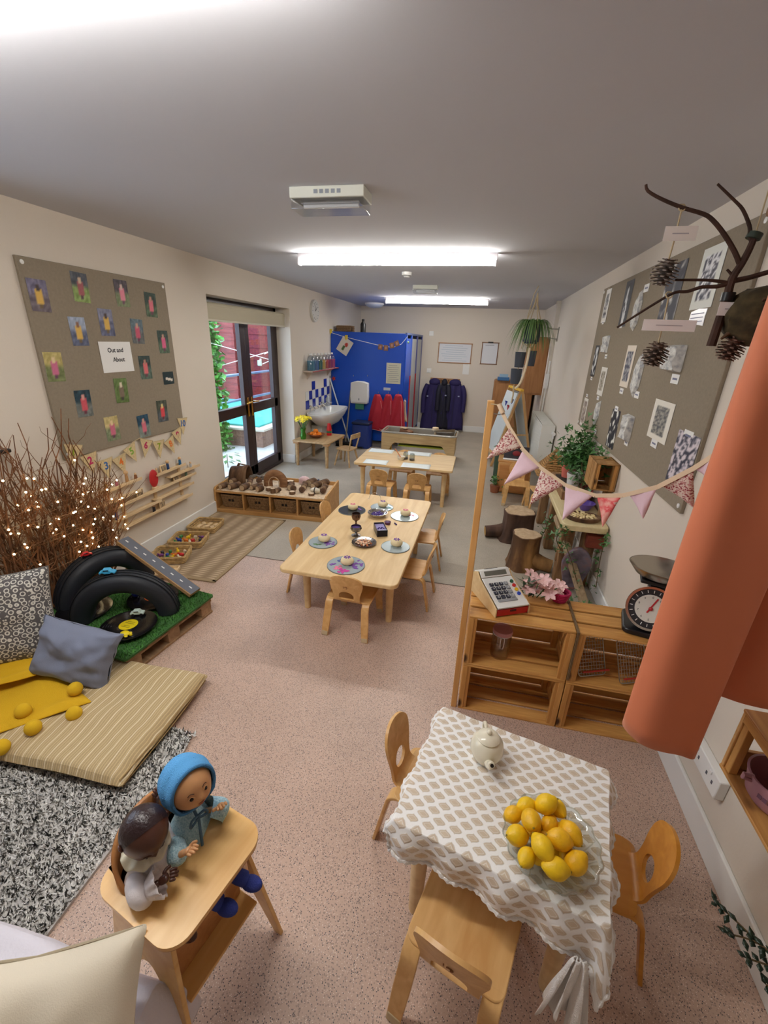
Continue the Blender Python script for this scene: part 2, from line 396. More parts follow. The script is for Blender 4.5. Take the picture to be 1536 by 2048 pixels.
# skirting boards
def skirt(name, y0, y1, side, x=None):
    b = MB(); t = .016; hh = .125
    if side in 'LR':
        X = XL + t / 2 if side == 'L' else XR - t / 2
        if x is not None: X = x
        b.box((X, (y0 + y1) / 2, hh / 2), (t, y1 - y0, hh))
    else:
        b.box(((y0 + y1) / 2, x, hh / 2), (y1 - y0, t, hh))
    return struct(b.build(name, M_white, bevel=.005))
skirt('baseboard_left', YF, DY0, 'L'); skirt('baseboard_left', DY1, YB, 'L'); skirt('baseboard_right', YF, YB, 'R'); skirt('baseboard_back', -1.3, XR - .02, 'B', YB - .008)
skirt('baseboard_left', XL - .20, XL, 'B', DY1 - .008); skirt('baseboard_front', XL + .02, XR - .02, 'B', YF + .008)

# window at the near end of the left wall
M_dbrown = plain('dark_brown_upvc', (46, 26, 26), .35)
wd = thing('window_1', 'white framed window in the left wall beyond the bare branches', 'window', (XL - .2, (WY0 + WY1) / 2, WZ0)); wd['kind'] = 'structure'
f = MB(); hw = (WY1 - WY0) / 2; hh = WZ1 - WZ0
for a, b_, c, d in ((0, .03, 2 * hw, .06), (0, hh - .03, 2 * hw, .06)): f.box((0, a, b_), (.06, c, d))
for yy in (-hw + .03, 0, hw - .03): f.box((0, yy, hh / 2), (.06, .06, hh))
f.build('window_frame', M_white, wd, bevel=.006)
for sy in (-1, 1): MB().box((0, sy * hw / 2, hh / 2), (.006, hw - .06, hh - .12)).build('pane', glass('window_glass'), wd)
MB().box((.13, 0, -.012), (.30, 2 * hw + .14, .024)).build('window_sill', plain('dark_sill', (40, 32, 30), .25), wd, bevel=.008)

# garden door: two leaves of dark brown plastic, each with a tall and a low pane
DX = XL - .235
dr = thing('door_1', 'dark brown double glazed garden doors with brass handles', 'door', (DX, (DY0 + DY1) / 2, 0)); dr['kind'] = 'structure'
hw = (DY1 - DY0) / 2; M_pane = glass('door_glass')
f = MB(); f.box((0, 0, DZ - .03), (.07, 2 * hw, .06)); f.box((0, -hw + .04, DZ / 2), (.07, .08, DZ)); f.box((0, hw - .04, DZ / 2), (.07, .08, DZ)); f.box((0, 0, .02), (.09, 2 * hw, .04))
f.build('door_frame', M_dbrown, dr, bevel=.005)
MID = 4.99 - (DY0 + DY1) / 2; RAIL = .90
for s, (a, b_) in ((-1, (-hw + .08, MID)), (1, (MID, hw - .08))):
    f = MB(); st = .10
    f.box((.01, a + st / 2, DZ / 2), (.06, st, DZ - .1)); f.box((.01, b_ - st / 2, DZ / 2), (.06, st, DZ - .1))
    for z, h_ in ((DZ - .11, .12), (RAIL, .12), (.11, .14)): f.box((.01, (a + b_) / 2, z), (.06, b_ - a, h_))
    lf = f.build('door_leaf', M_dbrown, dr, bevel=.006)
    for z0, z1 in ((.18, RAIL - .06), (RAIL + .06, DZ - .17)):
        MB().box((0, (a + b_) / 2, (z0 + z1) / 2), (.012, b_ - a - 2 * st, z1 - z0)).build('pane', M_pane, lf)
    yy = MID + s * .045
    g = MB(); g.box((.045, yy, .93), (.012, .035, .23)); g.tube([(.05, yy, .99), (.085, yy, .99), (.09, yy - s * .02 + s * .0, .99), (.09, yy + s * .10, .985)], .009, 8)
    g.build('handle', plain('brass', (196, 152, 72), .25, .9), lf, bevel=.002)
bl = thing('roller_blind', 'cream roller blind rolled up above the garden doors', 'blind', (XL - .10, (DY0 + DY1) / 2, DZ - .09))
MB().tube([(0, -hw + .01, 0), (0, hw - .01, 0)], .035, 16).build('roll', plain('blind_cloth', (196, 188, 164), .85), bl)
MB().box((.03, 0, -.055), (.006, 2 * hw - .03, .14)).build('blind_cloth', plain('blind_cloth', (196, 188, 164)), bl)
MB().box((.03, 0, -.13), (.016, 2 * hw - .03, .02)).build('bottom_bar', plain('blind_bar', (212, 206, 188), .6), bl, bevel=.003)

# ------------------------------------------------------------------ outside the doors
M_pave = patchy('pale_paving', [(190, 190, 186), (222, 222, 220)], 6, .8, .3)
struct(MB().box((XL - WT - 3.5, 6.0, -.13), (7, 12, .1)).build('floor_outside', M_pave, smooth=False))
fn = thing('garden_fence', 'dark red painted timber fence of horizontal boards outside the doors', 'fence', (-6.5, 8.0, -.08))
M_fence = wood('red_fence_stain', (104, 34, 34), (142, 54, 48), 1, 10, 9, .75)
for i in range(16): MB().box((.012 * (i % 2), 0, .08 + i * .155), (.022, 8.2, .160)).build('board', M_fence, fn, bevel=.003, seg=1)
for yy in (-3.9, -2, 0, 2, 3.9): MB().box((.05, yy, 1.27), (.09, .09, 2.55)).build('post', M_fence, fn)
# second run of fence closing the view further down the garden
fn = thing('garden_fence', 'dark red timber fence crossing behind the handrails outside the doors', 'fence', (-4.3, 10.6, -.08))
for i in range(16): MB().box((0, .012 * (i % 2), .08 + i * .155), (3.9, .022, .160)).build('board', M_fence, fn, bevel=.003, seg=1)
for xx in (-1.8, 0, 1.8): MB().box((xx, -.05, 1.27), (.09, .09, 2.55)).build('post', M_fence, fn)
rp = thing('raised_bed', 'raised terrace with turquoise safety surface and pale stone edge outside', 'terrace', (-4.95, 8.35, -.14))
MB().box((0, 0, .15), (2.6, 3.0, .42)).build('retaining_wall', patchy('brown_brick', [(120, 92, 80), (150, 120, 104)], 30, .9, .4), rp)
MB().box((.02, -.02, .375), (2.7, 3.1, .04)).build('coping', plain('pale_stone', (206, 200, 184), .8), rp, bevel=.008)
MB().box((-.05, .05, .41), (2.5, 2.9, .035)).build('safety_surface', plain('turquoise_surface', (84, 186, 180), .85), rp, bevel=.01)
M_rail = plain('blue_grey_rail', (120, 140, 168), .35, .4)
hr = thing('handrail', 'blue grey tubular handrail in front of the red fence outside', 'handrail', (-4.6, 8.3, .29))
for z in (.29, .76): MB().tube([(0, -1.3, z), (0, 1.3, z)], .025, 10).build('rail', M_rail, hr)
for y in (-1.2, 0, 1.2): MB().tube([(0, y, 0), (0, y, .76)], .022, 8).build('post', M_rail, hr)
def ivy_mass(name, label, cat, loc, dims, n, mleaf, size=.06, group=None, rnd=1):
    rg = random.Random(rnd); t = thing(name, label, cat, loc, 0, group); b = MB()
    for _ in range(n):
        p = Vector((rg.uniform(-.5, .5) * dims[0], rg.uniform(-.5, .5) * dims[1], rg.random() * dims[2]))
        s_ = size * rg.uniform(.6, 1.2); q = Euler((rg.uniform(-.9, .9), rg.uniform(-.9, .9), rg.uniform(0, 6.3))).to_matrix().to_4x4()
        b.add([(-s_ * .5, 0, 0), (0, -s_ * .5, s_ * .1), (s_ * .7, 0, 0), (0, s_ * .5, s_ * .1)], [(0, 1, 2), (0, 2, 3)], Matrix.Translation(p) @ q)
    b.build('foliage', mleaf, t, kind='stuff'); 
    st = MB()
    for _ in range(9): st.tube([(rg.uniform(-.3, .3) * dims[0], rg.uniform(-.4, .4) * dims[1], 0), (rg.uniform(-.3, .3) * dims[0], rg.uniform(-.4, .4) * dims[1], dims[2] * .9)], .008, 5)
    st.build('stems', M_stem, t, kind='stuff'); return t
ivy_mass('ivy', 'tall green ivy climbing the fence at the left of the door view', 'ivy', (-4.35, 6.35, -.08), (.5, .6, 2.5), 2600, plain('ivy_green', (84, 146, 62), .5, var=.4, bscale=60), .10, rnd=3)
pt = thing('leafy_seedling', 'small green leafy plant on the pale ground just outside the doors', 'plant', (-3.55, 5.55, -.08)); b = MB()
for k in range(16):
    a = k * 2.4; r_ = .05 + .012 * k; q = Matrix.Translation((r_ * math.cos(a), r_ * math.sin(a), .08 + .05 * (k % 3))) @ Matrix.Rotation(a, 4, 'Z') @ Matrix.Rotation(.3, 4, 'Y')
    b.add([(-.05, 0, 0), (0, -.03, .01), (.07, 0, 0), (0, .03, .01)], [(0, 1, 2), (0, 2, 3)], q)
b.build('leaves', M_leaf, pt); MB().tube([(0, 0, 0), (0, 0, .2)], .006, 5).build('stem', M_stem, pt)
ln = thing('clothes_line', 'two crossing white washing lines with pegs and a hanging bottle outside', 'line', (-3.75, 7.3, 1.3))
for a, b_ in (((-.6, -1.3, .42), (.3, .1, .02)), ((-.7, -.9, -.12), (.3, .3, .30)), ((-.2, .3, -.02), (.3, 1.5, .38)), ((-.2, .4, .15), (.3, 1.7, .56))):
    MB().tube([a, b_], .007, 6).build('line', M_white, ln)
for p in ((-.05, -.1, .02), (.0, .55, .08), (-.45, -.95, .36)): MB().box(p, (.05, .06, .09)).box((p[0], p[1] + .05, p[2] + .01), (.03, .03, .12)).build('peg', plain('pale_green_peg', (206, 226, 206), .6), ln, bevel=.01)
MB().lathe([(0, 0), (.035, .005), (.037, .12), (.03, .17), (.014, .2), (.014, .23), (0, .23)], 12, Matrix.Translation((.0, .75, -.32))).tube([(0, .75, -.1), (0, .75, .2)], .003, 5).build('bottle', plain('frosted_bottle', (200, 214, 232), .3), ln)

# ================================================================== CEILING
M_tube = emit('tube_glow', (254, 250, 242), TUBE_POWER)
def batten(label, x, y, L=1.62, w=.066):
    t = thing('ceiling_light', label, 'light', (x, y, H))
    MB().box((0, 0, -.028), (L, w * .8, .056)).build('body', plain('fitting_white', (226, 222, 226), .5), t, bevel=.004)
    P = [(-w / 2, 0), (-w / 2, -.014), (-w * .36, -.024), (w * .36, -.024), (w / 2, -.014), (w / 2, 0)]
    b = MB(); b.prism(P, L - .03, Matrix.Translation((-(L - .03) / 2, 0, -.057)) @ Matrix(((0, 0, 1), (1, 0, 0), (0, 1, 0))).to_4x4()); b.build('diffuser', M_tube, t)
    for s in (-1, 1): MB().box((s * (L / 2 - .006), 0, -.070), (.014, w + .006, .036)).build('end_cap', plain('fitting_white', (226, 222, 226)), t, bevel=.004)
    return t
batten('glowing white tube light over the long snack table', -.805, 3.86)
batten('glowing white tube light at the far end of the ceiling', -.86, 7.5)
batten('glowing tube light cut off at the top left of the frame', -1.15, .93)
def emergency(label, x, y, L, w):
    t = thing('emergency_light', label, 'light', (x, y, H))
    MB().box((0, 0, -.022), (L, w, .044)).build('body', plain('emergency_casing', (226, 228, 216), .5), t, bevel=.003)
    MB().box((0, .0, -.066), (L * .98, w * .9, .044)).build('cover', glass('clear_cover', (236, 238, 240), .1, .12), t, bevel=.004)
    MB().tube([(-L * .38, 0, -.062), (L * .38, 0, -.062)], .009, 10).build('lamp_tube', plain('unlit_tube', (240, 240, 240), .3), t)
    MB().box((0, .01, -.05), (L * .8, w * .5, .006)).build('reflector', M_chrome, t)
    return t
e = emergency('white emergency light box with clear cover, nearest on the ceiling', -.80, 2.33, .36, .15)
b = MB()
for k in range(5): b.box((-.05 + .028 * k, -.0765, -.022), (.018, .001, .016))
b.build('sticker', plain('faded_print', (150, 156, 164), .8), e)
emergency('small white emergency light near the far tube', -.82, 5.92, .30, .12)
t = thing('smoke_detector', 'small round white smoke detector on the ceiling', 'detector', (-.87, 4.85, H))
MB().lathe([(.0, -.045), (.03, -.045), (.035, -.03), (.05, -.028), (.052, 0), (0, 0)], 24).build('casing', M_white, t); MB().lathe([(.036, -.04), (.04, -.034), (.036, -.03), (.036, -.04)], 16, cap=False).build('vent_ring', plain('grey_mesh', (150, 150, 150)), t)
t = thing('dome_light', 'round white dome light switched off in the far left ceiling corner', 'light', (-2.15, 8.7, H))
MB().lathe([(0, -.085), (.10, -.075), (.155, -.05), (.17, -.02), (.17, 0), (0, 0)], 32).build('dome', plain('opal', (214, 220, 226), .3), t); MB().lathe([(.165, -.028), (.18, -.028), (.18, 0), (.165, 0), (.165, -.028)], 32, cap=False).build('rim', M_white, t)
t = thing('wall_clock', 'round white clock high on the left wall past the doors', 'clock', (XL, 6.74, 2.13))
MB().lathe([(0, .03), (.13, .03), (.15, .034), (.155, .02), (.155, 0), (0, 0)], 36, Matrix(((0, 0, 1), (1, 0, 0), (0, 1, 0))).to_4x4()).build('case', plain('clock_white', (214, 212, 204), .4), t)
cl = MB(); cl.bar((.034, 0, 0), (.034, .05, .05), .008, .002, (1, 0, 0)); cl.bar((.034, 0, 0), (.034, -.03, .09), .006, .002, (1, 0, 0)); cl.build('hands', M_ink, t)
for k in range(12): cl = MB(); a = k * PI / 6; cl.bar((.032, .105 * math.sin(a), .105 * math.cos(a)), (.032, .122 * math.sin(a), .122 * math.cos(a)), .006, .002, (1, 0, 0)); cl.build('hour_mark', M_ink, t)
# ================================================================== THE LEFT WALL
M_felt = plain('taupe_felt', (146, 134, 116), .95, bump=.25, bscale=420, var=.03)
def board(label, M, w, h):
    t = thing('noticeboard', label, 'noticeboard', M.translation)
    R = M.to_3x3().to_4x4()
    MB().box((0, 0, .009), (w, h, .018), R).build('felt_panel', M_felt, t, bevel=.003)
    for sx in (-1, 1):
        for sy in (-1, 1):
            MB().lathe([(.012, 0), (.012, .004), (0, .006)], 12, R @ Matrix.Translation((sx * (w / 2 - .03), sy * (h / 2 - .03), .018))).build('screw_cap', M_white, t)
    return t
board('square taupe felt noticeboard with snapshots on the left wall', ON_LEFT(2.815, 1.54), 1.21, 1.16)
def mixc(a, b_, t): return tuple(a[i] + (b_[i] - a[i]) * t for i in range(3))
def snapshot(bgc, ground, coat, head, seed, pose=0):
    rg = random.Random(seed)
    def fn(u, v):
        c = mixc(ground, bgc, min(1, max(0, (v - .45) * 6))); k = noise.noise(Vector((u * 7 + seed, v * 7, seed))) * 45
        c = tuple(max(8, min(245, q + k)) for q in c)
        du, dv = u - .5 - .05 * pose, v - .47
        if abs(du) < .17 - .05 * abs(dv) * 3 and abs(dv) < .22: c = mixc(coat, (255, 255, 255), .1 * (noise.noise(Vector((u * 9, v * 9, 2))) + 1))
        if du * du + (v - .74) ** 2 * .6 < .010: c = head
        if abs(du) < .12 and -.34 < dv < -.22: c = mixc(coat, (40, 40, 60), .6)
        return c
    return fn
G1, G2, DK, YL, PK, BL = (96, 120, 62), (142, 150, 92), (36, 42, 46), (214, 168, 62), (206, 84, 104), (74, 84, 118)
snaps = [  # photo pixel, size factor, colours, label
 ((78, 591), (112, 106, 132), (108, 96, 104), YL, (60, 44, 40), 'snapshot of a person in yellow crouching, top left of the felt board'),
 ((161, 575), (70, 74, 84), (134, 158, 84), (150, 62, 66), (210, 180, 150), 'snapshot of a person throwing up their arms on green grass'),
 ((244, 587), (74, 64, 72), (122, 134, 96), (222, 120, 140), (214, 186, 176), 'snapshot of a person in pink with dark trees behind, third along the top'),
 ((302, 610), (40, 62, 52), (76, 96, 70), (214, 96, 112), (190, 140, 120), 'snapshot of a person in coral at the top right corner of the board'),
 ((157.5, 663), (156, 168, 190), (88, 96, 124), YL, (140, 96, 70), 'snapshot of a person in yellow beside pale water'),
 ((213, 645), (124, 126, 150), (92, 96, 124), YL, (70, 50, 44), 'snapshot of a person in yellow above the printed title sheet'),
 ((275, 663), (90, 110, 120), (96, 100, 100), (196, 62, 92), (200, 160, 140), 'snapshot of a person in dark pink under pale sky'),
 ((327, 684), (48, 70, 62), (84, 106, 84), (212, 80, 124), (190, 150, 130), 'snapshot of a person in bright pink near the right edge of the board'),
 ((109, 734), (186, 170, 104), (116, 126, 78), (198, 92, 132), (226, 204, 160), 'snapshot of a fair haired person in pink, lowest at the far left'),
 ((291, 735), (40, 60, 56), (84, 106, 92), (214, 92, 96), (180, 130, 110), 'snapshot of a person in coral right of the title sheet'),
 ((243, 781), G1, G1, (112, 92, 74), (226, 216, 190), 'snapshot of a small fair haired figure on green grass under the title sheet'),
 ((168, 807), (24, 58, 72), (116, 122, 118), (206, 66, 80), (210, 150, 140), 'snapshot with dark teal top and a person in red among stones'),
 ((225, 857), (196, 178, 120), (122, 134, 100), (204, 96, 124), (232, 206, 160), 'snapshot of a person in pink, lowest on the felt board'),
 ((288, 852), (20, 66, 90), (126, 138, 130), (208, 96, 116), (214, 160, 140), 'snapshot with bright teal top near the bottom edge of the board'),
 ((325, 822), (70, 78, 64), (84, 92, 96), (214, 50, 60), (226, 206, 140), 'snapshot of a person in bright red near the bottom right corner'),
]
for i, (p, a, g, c, hd, l) in enumerate(snaps):
    q = at_x(p[0], p[1], XL + .02); o = printed('snapshot', .122, .172, snapshot(a, g, c, hd, i + 1), M=ON_LEFT(q.y, q.z, .020) @ Matrix.Rotation(random.uniform(-.04, .04), 4, 'Z'))
    tag(set_origin(o, (XL + .02, q.y, q.z)), l, 'photograph', 'snapshots pinned on the left felt board')
q = at_x(337, 756, XL + .02)
o = printed('snapshot', .13, .10, lambda u, v: (232, 222, 206) if abs(v - .42 + .25 * (u - .5)) < .10 and .2 < u < .85 else (22, 46, 50), M=ON_LEFT(q.y, q.z, .020))
tag(set_origin(o, (XL + .02, q.y, q.z)), 'landscape snapshot of white mushrooms on dark ground', 'photograph', 'snapshots pinned on the left felt board')
q = at_x(234, 714, XL + .02)
t = thing('title_sheet', 'white paper sheet reading Out and About in the middle of the board', 'sign', (XL + .02, q.y, q.z)); RL = ON_LEFT(0, 0).to_3x3().to_4x4()
MB().box((0, 0, .001), (.285, .205, .002), RL).build('paper', M_paper, t)
text_obj('writing', 'Out and', .042, M_ink, t, RL @ Matrix.Translation((-.005, .045, .0024)), bold=.0006); text_obj('writing', 'About', .042, M_ink, t, RL @ Matrix.Translation((.012, -.018, .0024)), bold=.0006)

# number bunting, 1 to 10
t = thing('number_bunting', 'hessian bunting with the numbers 1 to 10 on the left wall', 'bunting', (XL, 2.9, .9)); ox = Vector((XL, 2.9, .9))
M_hess = plain('hessian', (218, 196, 150), .95, bump=.5, bscale=500, var=.06)
nums = [(146, 908, 'y'), (181, 925, 'm'), (213, 935, 'b'), (243, 927, 'o'), (264, 905, 'g'), (291, 894, 'm'), (318, 896, 'y'), (342, 890, 'o'), (356, 872, 'm'), (365, 850, 'b')]
NC = {'y': (150, 168, 40), 'm': (190, 34, 92), 'b': (60, 104, 170), 'o': (226, 118, 40), 'g': (130, 172, 60)}
cord = []
for i, (px, py, c) in enumerate(nums):
    q = at_x(px, py, XL + .02) - ox; s_ = .068; tilt = (-.25, .1, .05, .2, .35, -.35, -.05, .35, .25, -.1)[i]
    R = Matrix.Translation(q) @ RL @ Matrix.Rotation(tilt, 4, 'Z'); b = MB(); b.prism([(-s_, .06), (0, -.085), (s_, .06)], .003, R)
    pn = b.build('pennant', M_hess, t); text_obj('number', str(i + 1), .075, plain('number_' + c, NC[c], .7), pn, R @ Matrix.Translation((0, .012, .0036)), bold=.002)
    cord += [R @ Vector((-s_, .062, .002)), R @ Vector((0, .060, .002)), R @ Vector((s_, .062, .002))]
MB().tube(cord, .003, 6).build('cord', M_string, t)

# wall ledges for small wooden figures
t = thing('wall_ledges', 'pale wooden ledge rack on the left wall with small figures', 'shelf', (XL, 2.95, .55)); oy = Vector((XL, 2.95, .55))
ledges = [(200, 985, 270, 958), (312, 951, 375, 934), (190, 1000, 258, 990), (213, 1027, 350, 965), (215, 1052, 300, 1010), (225, 1062, 362, 1000), (305, 943, 370, 925), (225, 1048, 345, 985)]
ledges = [(2.42, 2.78, .665), (2.95, 3.32, .64), (2.35, 2.75, .575), (2.47, 3.45, .52), (2.47, 2.95, .42), (2.90, 3.40, .44), (2.52, 3.36, .34), (3.10, 3.52, .58)]
for y0, y1, z in ledges:
    b = MB(); b.box((.03, (y0 + y1) / 2 - oy.y, z - oy.z), (.06, y1 - y0, .009)); b.box((.058, (y0 + y1) / 2 - oy.y, z - oy.z + .008), (.006, y1 - y0, .024)); b.build('ledge', M_birch, t, bevel=.002)
for y, z0, z1 in ((2.6, .34, .60), (2.95, .34, .68), (3.28, .36, .66)):
    MB().box((.006, y - oy.y, (z0 + z1) / 2 - oy.z), (.010, .03, z1 - z0)).build('upright', M_birch, t)
def peg_figure(y, z, c, h=.07, x=XL + .03, kind='figure', label=None, r=.012):
    t = thing('peg_figure', label, 'figure', (x, y, z), 0, 'figures on the wall ledges')
    MB().lathe([(0, 0), (r, 0), (r, h * .25), (r * .85, h * .62), (r * .3, h * .66), (0, h * .66)], 14).build('body', plain('toy_%d_%d_%d' % c, c, .5), t)
    MB().ball((0, 0, h * .80), h * .17, 12, 8).build('head', plain('bare_peg', (222, 184, 138), .5), t); return t
Z_ = .0045
peg_figure(2.46, .665 + Z_, (214, 180, 60), .07, label='yellow peg figure at the left end of the top ledge')
peg_figure(2.56, .665 + Z_, (186, 110, 120), .055, label='dusty pink peg figure on the top left ledge')
peg_figure(2.66, .665 + Z_, (188, 144, 96), .10, label='tall bare wooden figure on the top left ledge')
peg_figure(2.75, .665 + Z_, (150, 96, 60), .055, label='short brown figure at the right end of the top left ledge')
peg_figure(2.98, .64 + Z_, (206, 178, 140), .055, label='pale figure at the left end of the upper right ledge')
peg_figure(3.12, .64 + Z_, (40, 70, 118), .09, label='dark blue peg figure under the number 7 pennant')
peg_figure(3.28, .64 + Z_, (44, 110, 160), .08, label='bright blue figure under the number 8 pennant')
peg_figure(3.42, .58 + Z_, (196, 196, 196), .06, label='grey figure at the right end of the right hand ledge')
peg_figure(2.50, .42 + Z_, (46, 70, 160), .10, label='blue and red figure at the left end of a low ledge')
peg_figure(2.88, .34 + Z_, (40, 38, 44), .07, label='black figure on the lowest ledge')
peg_figure(3.34, .52 + Z_, (96, 120, 100), .07, label='sage green figure on the long middle ledge')
t = thing('red_leaf_toy', 'big red leaf shaped toy leaning on the middle ledge', 'toy', (XL + .035, 2.93, .52 + Z_))
MB().ball((0, 0, .10), (.012, .05, .075), 16, 10).build('leaf', plain('toy_red', (190, 36, 40), .45), t); MB().box((0, 0, .014), (.03, .05, .028)).build('base', M_birch, t, bevel=.004)
for y, z, wl in ((2.76, .52, 'left part of the long middle ledge'), (3.06, .58, 'upper right ledge'), (2.98, .34, 'lowest ledge'), (3.20, .52, 'right part of the long middle ledge')):   # little gate-like blocks with dark bars
    t = thing('barred_block', 'small pale block with dark bars standing on the ' + wl, 'toy', (XL + .03, y, z + Z_ if abs(z - .58) > .01 else .64 + Z_), 0, 'barred blocks on the ledges')
    MB().box((0, 0, .03), (.012, .07, .06)).build('block', M_birch, t, bevel=.002)
    for k in range(4): MB().box((.0065, -.021 + .014 * k, .032), (.002, .005, .042)).build('bar', M_ink, t)

# ------------------------------------------------------------------ bare branches with fairy lights
rg = random.Random(11)
t = thing('twig_bundle', 'tall bundle of curly bare twigs against the left wall', 'branches', (-2.48, 1.98, 0))
M_twig = plain('reddish_twig', (112, 72, 42), .8, var=.35, bscale=60); tips = []
for k in range(120):
    bx, by = max(-.07, min(.05, rg.gauss(-.04, .03))), rg.uniform(-.34, .30); lean = by * rg.uniform(.3, .9) + rg.gauss(0, .06); L = rg.uniform(.7, 1.15) * (1.12 if -.3 < lean < .05 else .85)
    ph, am = rg.uniform(0, 6), rg.uniform(.018, .05); P = []
    for i in range(11):
        u = i / 10; x = min(.35, max(-.11, bx + am * math.sin(ph + 9 * u) + .10 * u * rg.uniform(-.2, .6))); P.append(Vector((x, by + lean * u + am * math.cos(ph * 1.7 + 8 * u) * 1.2, .01 + L * u)))
    b = MB(); b.tube(P, [.0065 * (1 - .8 * i / 10) + .001 for i in range(11)], 5)
    for q in range(5):
        i = rg.randint(3, 8); p0 = P[i]; dr_ = Vector((rg.uniform(-.05, .5), rg.uniform(-1, 1), rg.uniform(.5, 1.4))).normalized(); Q = [p0]
        for j in range(5): Q.append(Q[-1] + dr_ * .045 + Vector((rg.uniform(-.012, .012), rg.uniform(-.018, .018), 0)))
        Q = [Vector((max(-.11, p.x), p.y, p.z)) for p in Q]; b.tube(Q, [.0028 * (1 - .7 * j / 5) for j in range(6)], 4)
        tips += [Q[2], Q[4]]
    b.build('twig', M_twig, t)
rg.shuffle(tips)
fl = thing('fairy_lights', 'string of warm white fairy lights wound through the twigs', 'fairy lights', (-2.48, 1.98, 0)); M_bulb = emit('warm_bulb', (255, 226, 170), 16); W = []
for k, p in enumerate(tips[:85]):
    if p.z > 1.0: continue
    p = p + Vector((.02, 0, 0)); MB().ball(p, .0058, 8, 6).build('bulb', M_bulb, fl); W.append(p)
W.sort(key=lambda p: p.z); MB().tube(smooth_path(W, 2), .0012, 4).build('wire', plain('thin_copper_wire', (150, 110, 70), .5), fl)
# ================================================================== LEFT OF THE ROOM, ON THE FLOOR
def blades(b, n, inside, z, h, w, rg, lean=.6):
    for _ in range(n):
        x, y = inside(rg); a = rg.uniform(0, 6.28); l = rg.uniform(0, lean) * h; d = rg.uniform(0, 6.28); hh = h * rg.uniform(.6, 1.1)
        i = len(b.v); b.v += [(x - w * math.cos(a), y - w * math.sin(a), z), (x + w * math.cos(a), y + w * math.sin(a), z), (x + l * math.cos(d), y + l * math.sin(d), z + hh)]; b.f.append((i, i + 1, i + 2))
def pillow(w, d, h, pinch=.1, p=.5, n=26, fn=None):
    """closed cushion: pinched corners, domed both sides, wrinkles from fn(u, v) -> height offset"""
    b = MB()
    def P(u, v, s):
        U, V = 2 * u - 1, 2 * v - 1
        x = U * w / 2 * (1 - pinch * (1 - V * V)); y = V * d / 2 * (1 - pinch * (1 - U * U))
        z = s * h / 2 * (max(0, 1 - U ** 4) * max(0, 1 - V ** 4)) ** p + (fn(U, V, s) if fn else 0)
        return (x, y, z)
    b.grid(lambda u, v: P(u, v, 1), n, n); k = len(b.v); b.grid(lambda u, v: P(u, v, -1), n, n)
    b.f = b.f[:(n - 1) ** 2] + [tuple(reversed(f)) for f in b.f[(n - 1) ** 2:]]; return b

# grey shaggy rug
t = thing('shaggy_rug', 'grey shaggy pile rug on the floor at the lower left', 'rug', (-1.8, .45, 0)); rg = random.Random(5)
M_shag = plain('grey_shag', (224, 221, 216), .95, var=.10, bscale=60)
out = rrect(1.36, 1.66, .10, 5); MB().prism(out, .012).build('backing', plain('rug_backing', (190, 186, 182), .95), t)
b = MB(); blades(b, 62000, lambda r: (r.uniform(-.675, .675), r.uniform(-.825, .825)), .010, .017, .0046, rg, 1.3); b.build('pile', M_shag, t, ang=180, kind='stuff', up=True)

# folded futon mat
def fut(U, V, s): return .004 * math.sin(U * 24) * (1 - V * V) + (.005 * math.sin(U * 7 + 1) * math.sin(V * 8) if s > 0 else 0)
def futon_mat():
    m, nt, b = _new('striped_weave'); tc = N(nt, 'ShaderNodeTexCoord'); n = N(nt, 'ShaderNodeTexNoise'); n.inputs['Scale'].default_value = 5; nt.links.new(tc.outputs['Object'], n.inputs['Vector'])
    sp = N(nt, 'ShaderNodeSeparateXYZ'); nt.links.new(tc.outputs['Object'], sp.inputs[0]); w1 = N(nt, 'ShaderNodeMath', operation='MULTIPLY_ADD'); w1.inputs[1].default_value = .035; nt.links.new(n.outputs[0], w1.inputs[0]); nt.links.new(sp.outputs['X'], w1.inputs[2])
    outs = []
    for f, lo, hi in ((26, .90, .98), (90, .4, .9)):
        k = N(nt, 'ShaderNodeMath', operation='MULTIPLY'); k.inputs[1].default_value = f * 6.283; nt.links.new(w1.outputs[0], k.inputs[0]); s_ = N(nt, 'ShaderNodeMath', operation='SINE'); nt.links.new(k.outputs[0], s_.inputs[0])
        r = N(nt, 'ShaderNodeMapRange'); r.inputs[1].default_value = lo; r.inputs[2].default_value = hi; nt.links.new(s_.outputs[0], r.inputs[0]); outs.append(r.outputs[0])
    f2 = N(nt, 'ShaderNodeTexNoise'); f2.inputs['Scale'].default_value = 260; nt.links.new(tc.outputs['Object'], f2.inputs['Vector'])
    a = N(nt, 'ShaderNodeMix', data_type='RGBA'); a.inputs[6].default_value = lin((198, 174, 132)); a.inputs[7].default_value = lin((170, 146, 106)); nt.links.new(f2.outputs[0], a.inputs[0])
    c = N(nt, 'ShaderNodeMix', data_type='RGBA'); c.inputs[7].default_value = lin((210, 186, 140)); nt.links.new(outs[1], c.inputs[0]); nt.links.new(a.outputs[2], c.inputs[6])
    d = N(nt, 'ShaderNodeMix', data_type='RGBA'); d.inputs[7].default_value = lin((230, 216, 184)); nt.links.new(outs[0], d.inputs[0]); nt.links.new(c.outputs[2], d.inputs[6])
    nt.links.new(d.outputs[2], b.inputs['Base Color']); b.inputs['Roughness'].default_value = .95
    bp = N(nt, 'ShaderNodeBump'); bp.inputs['Strength'].default_value = .5; bp.inputs['Distance'].default_value = .003; nt.links.new(f2.outputs[0], bp.inputs['Height']); nt.links.new(bp.outputs[0], b.inputs['Normal']); return m
M_fut = futon_mat()
t = thing('floor_mat', 'beige striped quilted floor mat lying on the rug edge', 'mat', (-1.86, 1.24, .058)); t.rotation_euler = (0, 0, math.radians(2))
